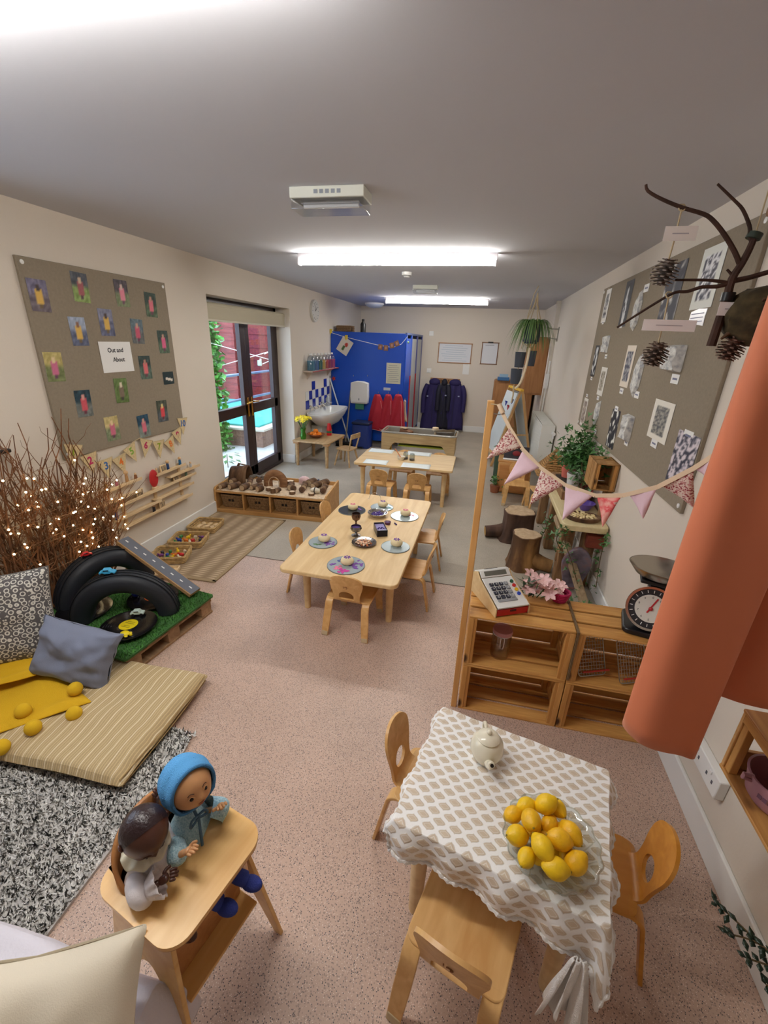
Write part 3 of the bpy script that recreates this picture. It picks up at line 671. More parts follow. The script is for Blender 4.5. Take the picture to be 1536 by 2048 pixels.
b = pillow(1.24, .63, .085, .0, .18, 40, fut); b.build('cover', M_fut, t, sub=1)
for i in range(3): MB().tube(smooth_path([(.61 - .002 * i, -.30, -.02 + .018 * i), (.618, 0, -.02 + .018 * i), (.61, .30, -.02 + .018 * i)], 4), .003, 5).build('piping', plain('tan_piping', (186, 158, 108), .9), t)

# pallet with artificial grass
t = thing('pallet', 'wooden pallet topped with artificial grass holding tyres and records', 'pallet', (-2.03, 1.885, 0), math.radians(-7)); pw, pd = .76, .66
M_pal = wood('pallet_wood', (138, 106, 74), (172, 138, 102), 0, 14, 8, .8)
for k in range(5): MB().box((0, -pd / 2 + .05 + k * (pd - .10) / 4, .110), (pw, .095, .018)).build('board', M_pal, t, bevel=.002)
for sx in (-1, 0, 1):
    MB().box((sx * (pw / 2 - .045), 0, .093), (.09, pd, .016)).build('stringer', M_pal, t, bevel=.002)
    MB().box((sx * (pw / 2 - .045), 0, .008), (.09, pd, .016)).build('stringer', M_pal, t, bevel=.002)
    for sy in (-1, 0, 1): MB().box((sx * (pw / 2 - .045), sy * (pd / 2 - .05), .0505), (.085, .09, .069)).build('block', M_pal, t, bevel=.003)
ga = thing('artificial_grass', 'square of bright green artificial grass covering the pallet', 'grass mat', (-2.03, 1.885, .119), math.radians(-7))
MB().prism(rrect(pw + .03, pd + .03, .02), .012).build('backing', plain('grass_backing', (52, 96, 40), .9), ga)
b = MB(); blades(b, 16000, lambda r: (r.uniform(-pw / 2 - .01, pw / 2 + .01), r.uniform(-pd / 2 - .01, pd / 2 + .01)), .011, .014, .0016, rg, .7)
b.build('turf', plain('turf_green', (72, 134, 48), .8, var=.3, bscale=100), ga, ang=180, kind='stuff', up=True)

# half tyres standing as arches
M_tyre = plain('tyre_rubber', (30, 34, 42), .55, bump=.15, bscale=60)
def tyre_arch(label, x, y, z, ang, R, r, tw):
    t = thing('tyre_arch', label, 'tyre', (x, y, z), ang, 'half tyres'); b = MB(); n, m = 40, 16
    def P(u, v):
        a = PI * (1 - u) ; c = 2 * PI * v; k = 1.0 / max(abs(math.cos(c)) ** 3 + abs(math.sin(c)) ** 3, .01) ** (1 / 3)
        rad = R + r * math.cos(c) * k; return (rad * math.cos(a), tw * math.sin(c) * k, rad * math.sin(a))
    b.grid(P, n, m + 1); b.build('tyre_wall', M_tyre, t, ang=60, merge=True, solid=0)
    for k in range(-1, 2):
        b = MB(); b.tube([((R + r + .0015) * math.cos(PI * (1 - i / 30)), k * tw * .45, (R + r + .0015) * math.sin(PI * (1 - i / 30))) for i in range(31)], .0035, 5); b.build('tread_ridge', plain('tyre_ridge', (24, 27, 33), .6), t)
    return t
tyre_arch('black half tyre arch with a blue toy car on top', -1.965, 1.835, .137, math.radians(28), .232, .060, .066)
tyre_arch('black half tyre arch behind, against the wall, carrying a road plank', -2.285, 2.03, .137, math.radians(68), .235, .060, .075)
M_vin = plain('vinyl_black', (16, 16, 20), .18, bump=.08, bscale=40)
def record(label, x, y, c, tilt=(0, 0, 0), z=.160, writing=False):
    t = thing('vinyl_record', label, 'record', (x, y, z), 0, 'vinyl records on the grass', rot=tilt)
    MB().lathe([(.004, 0), (.150, 0), (.151, .0015), (.150, .003), (.052, .003), (.05, .0024), (.004, .0024)], 48).build('disc', M_vin, t)
    for k in range(6): MB().tube([((.062 + .014 * k) * math.cos(2 * PI * i / 40), (.062 + .014 * k) * math.sin(2 * PI * i / 40), .0028) for i in range(40)], .0006, 4, closed=True).build('groove', M_vin, t)
    l = MB().lathe([(0, .0026), (.050, .0026), (.050, .0034), (0, .0036)], 32).build('centre_label', plain('label_%d' % c[0], c, .5), t)
    if writing:
        for k, wdt in enumerate((.05, .06, .04, .055)): MB().box((0, .025 - .014 * k if k < 2 else -.012 - .012 * (k - 2), .0038), (wdt, .003, .0004)).build('print_line', plain('olive_print', (120, 100, 20)), l)
record('vinyl record with a yellow centre label lying on the grass', -1.855, 1.725, (232, 206, 20), writing=True)
record('vinyl record with a red centre label at the left of the tyre', -2.235, 1.80, (214, 66, 48), z=.152)
record('vinyl record with an orange centre label lying inside the tyre arch', -1.93, 2.02, (226, 106, 40), z=.154)
def toy_car(label, p, c, rz=0, s=1.0, rot=None, group='toy vehicles on the grass'):
    t = thing('toy_car', label, 'toy car', p, rz, group, rot); m = plain('car_%d_%d_%d' % c, c, .3); t.scale = (s, s, s)
    b = MB(); b.prism([(-.035, .008), (-.036, .018), (-.026, .021), (-.017, .032), (.010, .032), (.019, .021), (.034, .018), (.035, .008)], .030, Matrix.Translation((0, .015, 0)) @ Matrix.Rotation(PI / 2, 4, 'X')); b.build('body', m, t, bevel=.003)
    MB().box((-.003, 0, .0265), (.024, .0305, .007)).build('window', plain('car_window', (30, 34, 44), .15), t, bevel=.001)
    for sx in (-.021, .021):
        for sy in (-1, 1): MB().tube([(sx, sy * .010, .008), (sx, sy * .018, .008)], .008, 12).build('wheel', M_black, t)
    return t
toy_car('light blue toy car on top of the front tyre', (-2.01, 1.81, .425), (64, 168, 214), math.radians(26), 1.2)
toy_car('red toy car on top of the rear tyre', (-2.31, 1.96, .425), (206, 44, 48), math.radians(55), .9)
toy_car('white toy car parked on the record with the yellow label', (-1.87, 1.82, .1645), (206, 226, 216), .4, 1.1)
t = thing('toy_ball', 'dark blue ball on the record inside the tyre', 'ball', (-2.03, 1.99, .158)); MB().ball((0, 0, .024), .024, 16, 10).build('ball_shell', plain('blue_ball', (34, 48, 150), .3), t); MB().tube([(.0241 * math.cos(k * .3), 0, .024 + .0241 * math.sin(k * .3)) for k in range(21)], .001, 4).build('seam', M_black, t)
t = thing('toy_turtle', 'yellow toy animal lying on the front record', 'toy', (-1.80, 1.64, .1645)); MB().ball((0, 0, .010), (.028, .022, .012), 16, 8).build('body', plain('toy_yellow', (240, 214, 20), .4), t)
for k in range(4): a = PI / 4 + k * PI / 2; MB().ball((.028 * math.cos(a), .024 * math.sin(a), .006), (.010, .008, .005), 10, 6).build('foot', plain('toy_yellow', (240, 214, 20)), t)
MB().ball((.036, 0, .010), .009, 10, 6).build('head', plain('toy_yellow', (240, 214, 20)), t)

# toy road plank leaning from the rear tyre down to the pallet
a, b_ = Vector((-2.26, 2.20, .435)), Vector((-1.70, 2.13, .160)); d = (b_ - a).normalized()
t = thing('road_plank', 'wooden plank painted as a grey toy road leaning on the tyre', 'plank', a); rz = Matrix.Identity(4)
MB().bar((0, 0, 0), b_ - a, .095, .026).build('plank', wood('plank_edge', (166, 126, 82), (196, 156, 108), 0, 16, 8, .7), t, bevel=.002)
up = d.cross(Vector((0, 0, 1)).cross(d).normalized() * -1).normalized(); up = up if up.z > 0 else -up
MB().bar(up * .0135, b_ - a + up * .0135, .082, .0012, up).build('road_surface', plain('road_grey', (104, 108, 118), .8), t)
for k in range(8):
    s0 = (b_ - a) * ((k + .3) / 8) + up * .0146; s1 = (b_ - a) * ((k + .6) / 8) + up * .0146; MB().bar(s0, s1, .008, .0006, up).build('lane_mark', M_white, t)

# woven mat
M_rib = patchy('herringbone_sisal', [(140, 116, 90), (176, 152, 122)], 1, .95, .0)
def mat_weave():
    m, nt, b = _new('ribbed_sisal'); tc = N(nt, 'ShaderNodeTexCoord'); wv = N(nt, 'ShaderNodeTexWave'); wv.bands_direction = 'Y'; wv.inputs['Scale'].default_value = 11; wv.inputs['Distortion'].default_value = .0
    w2 = N(nt, 'ShaderNodeTexWave'); w2.bands_direction = 'X'; w2.inputs['Scale'].default_value = 2.2
    nt.links.new(tc.outputs['Object'], wv.inputs['Vector']); nt.links.new(tc.outputs['Object'], w2.inputs['Vector'])
    mu = N(nt, 'ShaderNodeMath', operation='MULTIPLY'); nt.links.new(wv.outputs['Fac'], mu.inputs[0]); nt.links.new(w2.outputs['Fac'], mu.inputs[1])
    r = N(nt, 'ShaderNodeValToRGB'); r.color_ramp.elements[0].color = lin((146, 124, 98)); r.color_ramp.elements[1].color = lin((196, 174, 144)); r.color_ramp.elements[1].position = .8
    nt.links.new(mu.outputs[0], r.inputs[0]); nt.links.new(r.outputs[0], b.inputs['Base Color']); b.inputs['Roughness'].default_value = .95; return m
M_mat = mat_weave()
t = thing('woven_mat', 'flat brown ribbed woven mat in front of the basket shelf', 'mat', (-2.21, 3.13, 0))
MB().box((0, 0, .004), (.76, 1.22, .008)).build('weave', M_mat, t)
for x, y, w_, d_ in ((-.385, 0, .03, 1.26), (.385, 0, .03, 1.26), (0, -.62, .80, .03), (0, .62, .80, .03)): MB().box((x, y, .005), (w_, d_, .010)).build('border_tape', plain('mat_tape', (160, 138, 106), .9), t, bevel=.002)

# seagrass trays
def tray_basket(label, p, w, d, h, rz, m=None, wood_=False):
    t = thing('basket_tray', label, 'basket', p, rz, 'shallow trays on the woven mat'); m = m or plain('seagrass', (186, 154, 104), .9, bump=.8, bscale=220, var=.15)
    MB().prism(rrect(w - .01, d - .01, .02), .006).build('base', m, t)
    n = max(3, int(h / .013))
    for k in range(n):
        f = 1 + .06 * k / n; P = [Vector((x, y, .008 + k * (h - .01) / (n - 1))) for x, y in rrect(w * f, d * f, .025, 4)]
        MB().tube(P, .0085 if k < n - 1 else .0105, 6, closed=True).build('braid', m, t)
    return t
tray_basket('seagrass tray of bright toys, nearest along the skirting', (-2.36, 2.74, .010), .26, .21, .055, .35)
tray_basket('seagrass tray of small coloured animals, middle along the skirting', (-2.40, 3.03, .010), .27, .22, .055, .25)
tray_basket('seagrass tray of wooden pieces, furthest along the skirting', (-2.45, 3.36, .010), .25, .24, .05, .15)
t = thing('wooden_tray', 'flat wooden tray with one brown strip beside the near basket', 'tray', (-2.25, 2.50, .010), .35); MB().box((0, 0, .005), (.20, .14, .010)).build('base', M_birch, t)
for x, y, w_, d_ in ((-.1, 0, .01, .15), (.1, 0, .01, .15), (0, -.07, .21, .01), (0, .07, .21, .01)): MB().box((x, y, .018), (w_, d_, .026)).build('side', M_birch, t, bevel=.002)
TOYC = [(206, 40, 44), (236, 196, 30), (40, 70, 176), (60, 60, 70), (232, 222, 200), (226, 120, 40), (70, 140, 80), (120, 60, 120)]; TOYN = ['red', 'yellow', 'blue', 'charcoal', 'cream', 'orange', 'green', 'purple']
def pile_toys(cx, cy, z, rx, ry, n, rz, where, seed, group):
    rg = random.Random(seed)
    for k in range(n):
        u, v = ((k % 4) / 3 - .5) * 2, ((k // 4) / max(1, (n - 1) // 4) - .5) * 2; a = rz; x, y = u * rx + rg.uniform(-.008, .008), v * ry + rg.uniform(-.008, .008)
        c = (k * 3 + seed) % 8; p = (cx + x * math.cos(a) - y * math.sin(a), cy + x * math.sin(a) + y * math.cos(a), z)
        t = thing('toy_animal', '%s plastic toy in the %s, %s of its rows' % (TOYN[c], where, ('first', 'second', 'third')[k // 4]), 'toy', p, rg.uniform(0, 6), group); m = plain('toyc_%d' % c, TOYC[c], .4)
        MB().ball((0, 0, .022), (.022, .013, .013), 10, 7).build('body', m, t); MB().ball((.022, 0, .034), .009, 8, 6).build('head', m, t)
        for sx in (-.012, .012):
            for sy in (-.007, .007): MB().tube([(sx, sy, .016), (sx, sy, 0)], .004, 6).build('leg', m, t)
pile_toys(-2.36, 2.74, .018, .085, .06, 12, .35, 'nearest seagrass tray', 3, 'toys in the near tray')
pile_toys(-2.40, 3.03, .018, .09, .065, 12, .25, 'middle seagrass tray', 6, 'toys in the middle tray')
rg = random.Random(21)
for k in range(9):
    x, y = ((k % 3) - 1) * .065, ((k // 3) - 1) * .06; t = MB().prism(rrect(.06, .035, .008), .014).build('wooden_piece', M_birch, loc=(-2.45 + x, 3.36 + y, .018), rot=(0, 0, rg.uniform(0, 3)), bevel=.002)
    tag(t, 'flat pale wooden piece in the %s of the furthest seagrass tray' % (['near left', 'near middle', 'near right', 'middle left', 'centre', 'middle right', 'far left', 'far middle', 'far right'][k]), 'toy', 'wooden pieces in the far tray')

# ------------------------------------------------------------------ low shelf with wicker baskets
M_shelf = wood('shelf_ply', (190, 142, 84), (216, 170, 110), 0, 10, 8, .45)
sh = thing('low_shelf', 'long low wooden shelf with four basket bays under the garden door', 'shelf', (-2.015, 4.05, 0), math.radians(3.5)); SW, SD, SH = 1.17, .50, .27
MB().box((0, 0, .04), (SW, SD, .018)).build('bottom_shelf', M_shelf, sh, bevel=.002); MB().box((0, -SD / 2 + .012, .024), (SW, .018, .048)).build('plinth', M_shelf, sh, bevel=.002)
MB().box((0, 0, SH - .035), (SW, SD, .018)).build('top_shelf', M_shelf, sh, bevel=.002); MB().box((0, SD / 2 - .008, SH / 2 + .015), (SW, .014, SH - .0)).build('back_panel', M_shelf, sh, bevel=.002)
for s in (-1, 1):
    MB().prism([(-SD / 2, 0), (SD / 2, 0), (SD / 2, SH + .035), (-SD / 2 + .02, SH + .01), (-SD / 2, SH - .01)], .02, Matrix.Translation((s * (SW / 2 + .01) - .01, 0, 0)) @ Matrix(((0, 0, 1), (1, 0, 0), (0, 1, 0))).to_4x4()).build('side_panel', M_shelf, sh, bevel=.003)
for k in (-1, 0, 1): MB().box((k * SW / 4, -.005, (SH) / 2 + .003), (.018, SD - .03, SH - .09)).build('divider', M_shelf, sh, bevel=.002)
b = MB(); b.grid(lambda u, v: ((u - .5) * (SW - .01), (v - .5) * (SD - .04) - .012 + (.006 * math.sin(60 * u) if v < .01 else 0), .002 + .002 * noise.noise(Vector((u * 12, v * 8, 0)))), 70, 14)
o = b.build('hessian_runner', plain('runner_cloth', (214, 190, 160), .95, bump=.4, bscale=300, var=.08), loc=(-2.015, 4.05, SH - .024), rot=(0, 0, math.radians(3.5)), solid=.003)
tag(o, 'crinkled pinkish cloth lying along the top of the basket shelf', 'cloth')
def shelf_pt(x, y, z): a = math.radians(3.5); return (-2.015 + x * math.cos(a) - y * math.sin(a), 4.05 + x * math.sin(a) + y * math.cos(a), z)
for k, wh in enumerate(('leftmost bay', 'second bay from the left', 'third bay from the left', 'rightmost bay')):
    p = shelf_pt((k - 1.5) * SW / 4, -.03, .0495); t = thing('wicker_basket', 'brown wicker basket in the %s of the low shelf' % wh, 'basket', p, math.radians(3.5), 'wicker baskets in the low shelf')
    w_, d_, h_ = .235, .36, .135; MB().prism(rrect(w_ * .9, d_ * .92, .03), .008).build('base', M_wicker, t)
    wl = MB()
    for j in range(9):
        f = .9 + .1 * j / 8; n_ = 40; P = []
        for i, (x, y) in enumerate(rrect(w_ * f, d_ * f, .03, 9)): q = 1 + .02 * (1 if (i + j) % 2 else -1); P.append(Vector((x * q, y * (1 + (q - 1) * .6), .012 + j * (h_ - .015) / 8)))
        wl.tube(P, .0085, 5, closed=True)
    wl.build('weave', M_wicker, t, kind='stuff'); MB().tube([Vector((x, y, h_)) for x, y in rrect(w_, d_, .03, 6)], .011, 7, closed=True).build('rim', M_wicker, t)
    for s in (-1, 1): MB().box((s * .018, -d_ / 2 * .975 - .009, .088), (.024, .004, .026)).build('handle_hole', plain('hole_dark', (30, 20, 14), .9), t, bevel=.004)
TZ = SH - .018
def log_round(label, x, y, r, h, up=False, tilt=0, group='log pieces on the low shelf', yaw=0):
    p = shelf_pt(x, y, TZ); t = thing('log_round', label, 'log piece', p, yaw, group); n = 18
    M = Matrix.Identity(4) if up else Matrix.Translation((0, h / 2, r)) @ Matrix.Rotation(PI / 2, 4, 'X')
    MB().lathe([(0, .001), (r, .001), (r * 1.03, h * .5), (r, h - .001), (0, h - .001)], n, M, lambda a, z: 1 + .05 * math.sin(3 * a + 1)).build('bark', M_bark, t)
    for z in (0, h - .002): 
        MB().lathe([(0, z), (r * .88, z), (r * .88, z + .002), (0, z + .002)], n, M, lambda a, z: 1 + .05 * math.sin(3 * a + 1)).build('cut_face', plain('cut_face_pale', (206, 182, 150), .8), t)
    return t
WH = ['left end', 'left part', 'middle', 'right part', 'right end']
rg = random.Random(4)
lg = [(-.53, -.17, .028, .10), (-.42, -.15, .030, .13), (-.30, -.16, .032, .11), (-.20, -.10, .026, .14), (-.13, -.17, .030, .07), (-.50, .02, .03, .14), (-.33, .02, .028, .16), (.15, -.02, .034, .12), (.28, .04, .03, .14), (.40, .08, .034, .13), (.50, .03, .028, .12), (.06, -.16, .024, .06), (.33, .14, .04, .10), (.46, .17, .036, .10)]
LN = ['first log from the left in the front row', 'second log from the left in the front row', 'third log from the left in the front row', 'log just left of the wooden arch, second row', 'short log against the left foot of the wooden arch', 'log lying under the curved bark at the left end', 'log lying behind the second front row log', 'log lying just right of the wooden arch', 'log lying in front of the pink shell', 'thick log right of the pink shell', 'rightmost log of the middle row', 'very short log in front of the wooden arch', 'thickest log of the back row, near the navy stone', 'rearmost log in the right corner of the low shelf']
for i, (x, y, r, h) in enumerate(lg): log_round(LN[i] + (' on the low shelf' if 'shelf' not in LN[i] else ''), x, y, r, h, yaw=rg.uniform(-.5, .5))
for x, y, r, h, l in ((-.05, -.12, .035, .035, 'upright log slice under the left foot of the arch'), (.02, -.19, .026, .05, 'tall thin upright log slice at the front edge of the low shelf'), (.22, -.17, .03, .03, 'low upright log slice right of the arch at the front edge'), (.42, -.16, .03, .025, 'thin upright log slice at the front right of the low shelf'), (.10, .10, .04, .05, 'upright log slice behind the arch on the low shelf')):
    log_round(l, x, y, r, h, True)
def cone_thing(label, loc, r, rot=(0, 0, 0), group=None, parts=True, col=(92, 64, 44), scales=(11, 9)):
    t = thing('pine_cone', label, 'pine cone', loc, 0, group, rot); m = plain('cone_%d' % col[0], col, .8, var=.3, bscale=200); mt = plain('cone_tip_%d' % col[0], tuple(min(255, c + 60) for c in col), .8)
    MB().lathe([(0, -r * .95), (r * .4, -r * .8), (r * .5, 0), (r * .3, r * .8), (0, r)], 12).build('core', m, t); R_, K = scales
    b = MB(); b2 = MB()
    for j in range(R_):
        z = -r * .9 + 1.75 * r * j / (R_ - 1); rr = r * math.sqrt(max(.05, 1 - (z / r * .95) ** 2)); up_ = .5 if j > 1 else -.4
        for k in range(K):
            a = 2 * PI * (k + .5 * (j % 2)) / K; d_ = Vector((math.cos(a), math.sin(a), up_ * .45)).normalized(); w_ = rr * 2.6 / K + r * .03; Mq = basis(Vector((math.cos(a) * rr * .62, math.sin(a) * rr * .62, z)), d_, z=(0, 0, 1))
            b.ball((0, 0, 0), (rr * .42 + r * .04, w_ * .62, r * .045), 7, 4, Mq); b2.ball((rr * .40 + r * .02, 0, r * .01), (r * .06, w_ * .5, r * .05), 6, 4, Mq)
    b.build('scales', m, t, kind='stuff'); b2.build('scale_tips', mt, t, kind='stuff'); return t
pc = cone_thing('small brown pine cone on the right part of the low shelf', shelf_pt(.20, -.08, TZ + .03), .032, (1.2, 0, .4), 'pine cones on the low shelf', scales=(7, 7))
for x, y, l in ((.30, -.10, 'brown pine cone right of centre on the low shelf'), (-.25, .08, 'brown pine cone behind the logs on the left of the low shelf'), (.52, -.08, 'brown pine cone at the right end of the low shelf')):
    dup(pc, shelf_pt(x, y, TZ + .03), None, l)
t = thing('wooden_arch', 'bark covered wooden arch standing in the middle of the shelf', 'arch', shelf_pt(-.035, .02, TZ), math.radians(8)); R_ = .082
P = [Vector((R_ * math.cos(a), 0, .055 + R_ * math.sin(a))) for a in [PI * i / 16 for i in range(17)]]; P = [Vector((R_, 0, 0))] + P + [Vector((-R_, 0, 0))]
MB().tube(P, .026, 8, ell=1.9).build('arch_ring', wood('bark_arch', (120, 82, 52), (160, 116, 78), 0, 16, 4, .8), t, ang=60); MB().tube([p * 1.0 for p in [Vector((q.x * .72, -.0502, .0 + q.z * .86)) for q in P]], .004, 6).build('inner_edge', M_cut, t)
t = thing('bark_shelter', 'big curved piece of bark at the left end of the basket shelf', 'bark', shelf_pt(-.47, .10, TZ)); b = MB()
b.grid(lambda u, v: ((v - .5) * .20 , -.09 + .17 * math.cos(PI * u) * .5 + .09, .15 * math.sin(PI * u) * (1 + .2 * v) + .003), 14, 8); b.build('bark_sheet', M_bark, t, solid=.012)
MB().tube([(-.10, .0, .02), (-.02, .02, .19), (.06, .05, .17)], [.02, .014, .006], 8).build('branch_stub', M_bark, t)
t = thing('driftwood', 'twisted grey driftwood piece lying behind the logs', 'driftwood', shelf_pt(-.28, .16, TZ)); MB().tube(smooth_path([(-.12, 0, .02), (-.05, .02, .05), (.03, 0, .035), (.12, .03, .05), (.16, .02, .07)], 4), [.018 + .008 * math.sin(i) for i in range(17)], 8).build('stem', plain('driftwood_grey', (120, 112, 104), .9, bump=.6, bscale=40), t)
MB().tube([(.02, 0, .035), (.05, -.04, .07), (.09, -.05, .07)], [.012, .009, .004], 7).build('side_branch', plain('driftwood_grey', (120, 112, 104)), t)
t = thing('pink_shell', 'large pale pink ridged shell standing at the back of the shelf', 'shell', shelf_pt(.24, .16, TZ)); MB().ball((0, 0, .045), (.065, .035, .05), 24, 10, fn=lambda d: 1 + .05 * math.sin(14 * math.atan2(d.z, d.x))).build('shell_body', plain('shell_pink', (224, 190, 190), .4), t)
MB().ball((-.05, 0, .02), (.02, .014, .014), 10, 6).build('hinge', plain('shell_pink', (224, 190, 190)), t)
t = thing('white_shell', 'white shell with a dark band near the right end of the shelf', 'shell', shelf_pt(.44, -.09, TZ)); MB().ball((0, 0, .03), (.055, .03, .032), 20, 10, fn=lambda d: 1 + .04 * math.sin(10 * math.atan2(d.z, d.x))).build('shell_body', plain('shell_white', (226, 216, 196), .4), t); MB().tube([(.0, .031 * math.cos(k * .4), .03 + .033 * math.sin(k * .4)) for k in range(16)], .006, 6, closed=True).build('dark_band', plain('dark_band', (44, 36, 40)), t)
t = thing('navy_stone', 'dark navy smooth stone among the logs at the back right', 'stone', shelf_pt(.36, .19, TZ)); MB().ball((0, 0, .028), (.05, .03, .028), 14, 8, fn=lambda d: 1 + .1 * math.sin(3 * d.x + 2 * d.z)).build('stone_body', plain('navy_stone', (34, 40, 74), .5), t); MB().ball((.03, 0, .05), .014, 8, 6).build('knob', plain('navy_stone', (34, 40, 74)), t)

# ------------------------------------------------------------------ cushions and blanket
M_dam = None
def damask():
    m, nt, b = _new('damask_print'); tc = N(nt, 'ShaderNodeTexCoord'); v = N(nt, 'ShaderNodeTexVoronoi'); v.inputs['Scale'].default_value = 36; v.inputs['Randomness'].default_value = .45
    nt.links.new(tc.outputs['Object'], v.inputs['Vector']); s_ = N(nt, 'ShaderNodeMath', operation='SINE'); mu = N(nt, 'ShaderNodeMath', operation='MULTIPLY'); mu.inputs[1].default_value = 15
    n = N(nt, 'ShaderNodeTexNoise'); n.inputs['Scale'].default_value = 30; ad = N(nt, 'ShaderNodeMath', operation='ADD'); nt.links.new(tc.outputs['Object'], n.inputs['Vector'])
    m3 = N(nt, 'ShaderNodeMath', operation='MULTIPLY'); m3.inputs[1].default_value = 4.5; nt.links.new(n.outputs[0], m3.inputs[0])
    nt.links.new(v.outputs['Distance'], mu.inputs[0]); nt.links.new(mu.outputs[0], ad.inputs[0]); nt.links.new(m3.outputs[0], ad.inputs[1]); nt.links.new(ad.outputs[0], s_.inputs[0])
    r = N(nt, 'ShaderNodeValToRGB'); r.color_ramp.elements[0].position = .25; r.color_ramp.elements[1].position = .45; r.color_ramp.elements[0].color = lin((96, 92, 92)); r.color_ramp.elements[1].color = lin((216, 212, 202))
    nt.links.new(s_.outputs[0], r.inputs[0]); nt.links.new(r.outputs[0], b.inputs['Base Color']); b.inputs['Roughness'].default_value = .9; return m
wrk = lambda s: (lambda U, V, q: .006 * noise.noise(Vector((U * 3 + s, V * 3, q + s))) * (1 - U * U) * (1 - V * V) * 3)
t = thing('patterned_cushion', 'large grey and white damask print cushion at the left edge', 'cushion', (-2.26, 1.40, .345))
t.matrix_world = basis((-2.285, 1.375, .345), (.77, .60, .0), y=(-.10, .22, .96)); pillow(.50, .50, .19, .07, .5, 28, wrk(1)).build('cover', damask(), t, sub=1)
MB().tube([(x * .25 * (1 - .07 * (1 - y * y)), y * .25 * (1 - .07 * (1 - x * x)), 0) for x, y in [(-1 + .1 * i, 1) for i in range(20)] + [(1, 1 - .1 * i) for i in range(20)] + [(1 - .1 * i, -1) for i in range(20)] + [(-1, -1 + .1 * i) for i in range(20)]], .004, 5, closed=True).build('piping', plain('cushion_piping', (120, 116, 112), .9), t)
t = thing('grey_cushion', 'small blue grey crumpled cotton cushion leaning on the patterned one', 'cushion', (-1.86, 1.40, .22))
t.matrix_world = basis((-1.845, 1.385, .235), (.95, .13, -.20), y=(.02, .42, .9)); wr = lambda U, V, q: .020 * noise.noise(Vector((U * 2.2 + 4, V * 3.0, q))) + .012 * abs(noise.noise(Vector((U * 5, V * 2.4 + U * 2, q)))) + .010 * math.sin(5 * V + 2 * U) * (1 - U * U)
pillow(.41, .30, .16, .10, .45, 30, wr).build('cover', plain('blue_grey_cotton', (122, 128, 148), .9, bump=.2, bscale=300), t, sub=1)
MB().tube([(-.19, -.145, 0), (0, -.135, .004), (.19, -.145, 0)], .003, 5).build('seam', plain('blue_grey_cotton', (122, 128, 148)), t)
M_must = plain('mustard_knit', (226, 178, 24), .9, bump=.7, bscale=260)
bk = thing('pompom_blanket', 'mustard yellow knitted blanket with round pompoms on the floor mat', 'blanket', (-2.0, 1.2, .10))
cor = [Vector((-2.50, 1.10, 0)), Vector((-2.08, .80, 0)), Vector((-1.64, 1.24, 0)), Vector((-2.12, 1.42, 0))]
def bl_pt(u, v):
    p = (cor[0] * (1 - u) + cor[1] * u) * (1 - v) + (cor[3] * (1 - u) + cor[2] * u) * v; p = p - Vector((2.0 * -1, 1.2, 0)) * 1
    z = .012 + .018 * abs(math.sin(6 * u + 1.5 * v)) + .012 * noise.noise(Vector((u * 4, v * 4, 1))); e = min(u, 1 - u, v, 1 - v); z *= min(1, e * 9 + .25)
    return (p.x, p.y, z)
b = MB(); b.grid(bl_pt, 40, 30); b.build('knit_sheet', M_must, bk, solid=.008, sub=1)
def bl_pt2(u, v):
    P = [Vector((-2.52, 1.22, 0)), Vector((-2.25, 1.04, 0)), Vector((-1.98, 1.27, 0)), Vector((-2.10, 1.44, 0))]
    p = (P[0] * (1 - u) + P[1] * u) * (1 - v) + (P[3] * (1 - u) + P[2] * u) * v; p -= Vector((-2.0, 1.2, 0))
    return (p.x, p.y, .038 + .020 * math.sin(3 * u + 2 * v) ** 2 + .022 * math.exp(-((u - .85) * 8) ** 2) + .01 * noise.noise(Vector((u * 5, v * 3, 7))))
b = MB(); b.grid(bl_pt2, 30, 24); b.build('folded_layer', M_must, bk, solid=.008, sub=1)
for px, py, z in ((150, 1378, .145), (148, 1427, .115), (46, 1422, .135), (66, 1455, .125), (2, 1495, .105)):
    q = at_z(px, py, z) - Vector((-2.0, 1.2, .10)); MB().ball(q, .033, 18, 12, fn=lambda d: 1 + .03 * noise.noise(d * 9)).build('pompom', plain('mustard_felt', (232, 186, 30), .95, bump=.6, bscale=500), bk)

# cushion and white throw at the lower left, on a low seat mostly out of the picture
t = thing('pouffe', 'low pouffe under a crumpled white throw at the lower left corner', 'seat', (-.90, .20, 0))
MB().prism(rrect(.58, .44, .08), .29).build('seat_block', plain('seat_foam', (206, 198, 190), .9), t, bevel=.03, seg=3)
b = MB()
def thr(u, v):
    x, y = (u - .5) * .74, (v - .5) * .54; ax, ay = abs(x), abs(y); d_ = max(ax - .31, ay - .22, 0); z = .305 - min(.20, d_ * 3.0) + .010 * noise.noise(Vector((u * 7, v * 7, 3))) + .010 * math.sin(9 * u + 5 * v) * (1 if d_ > 0 else .5)
    k = 1 + .0 * d_; return (x * k, y * k, z)
b.grid(thr, 44, 36); b.build('throw', plain('white_throw', (226, 222, 232), .9, bump=.4, bscale=120), t, solid=.006, sub=1)
t = thing('linen_cushion', 'big beige linen cushion cut off at the lower left corner', 'cushion', (-.72, .30, .5))
t.matrix_world = basis((-.745, .225, .345), (.93, .36, .10), y=(-.30, .62, .70)); pillow(.46, .42, .17, .09, .5, 28, wrk(6)).build('cover', plain('beige_linen', (226, 214, 192), .9, bump=.2, bscale=380), t, sub=1)
MB().tube([(-.22, .205, 0), (0, .19, 0), (.22, .205, 0)], .003, 5).build('seam', plain('linen_seam', (186, 172, 146), .9), t)
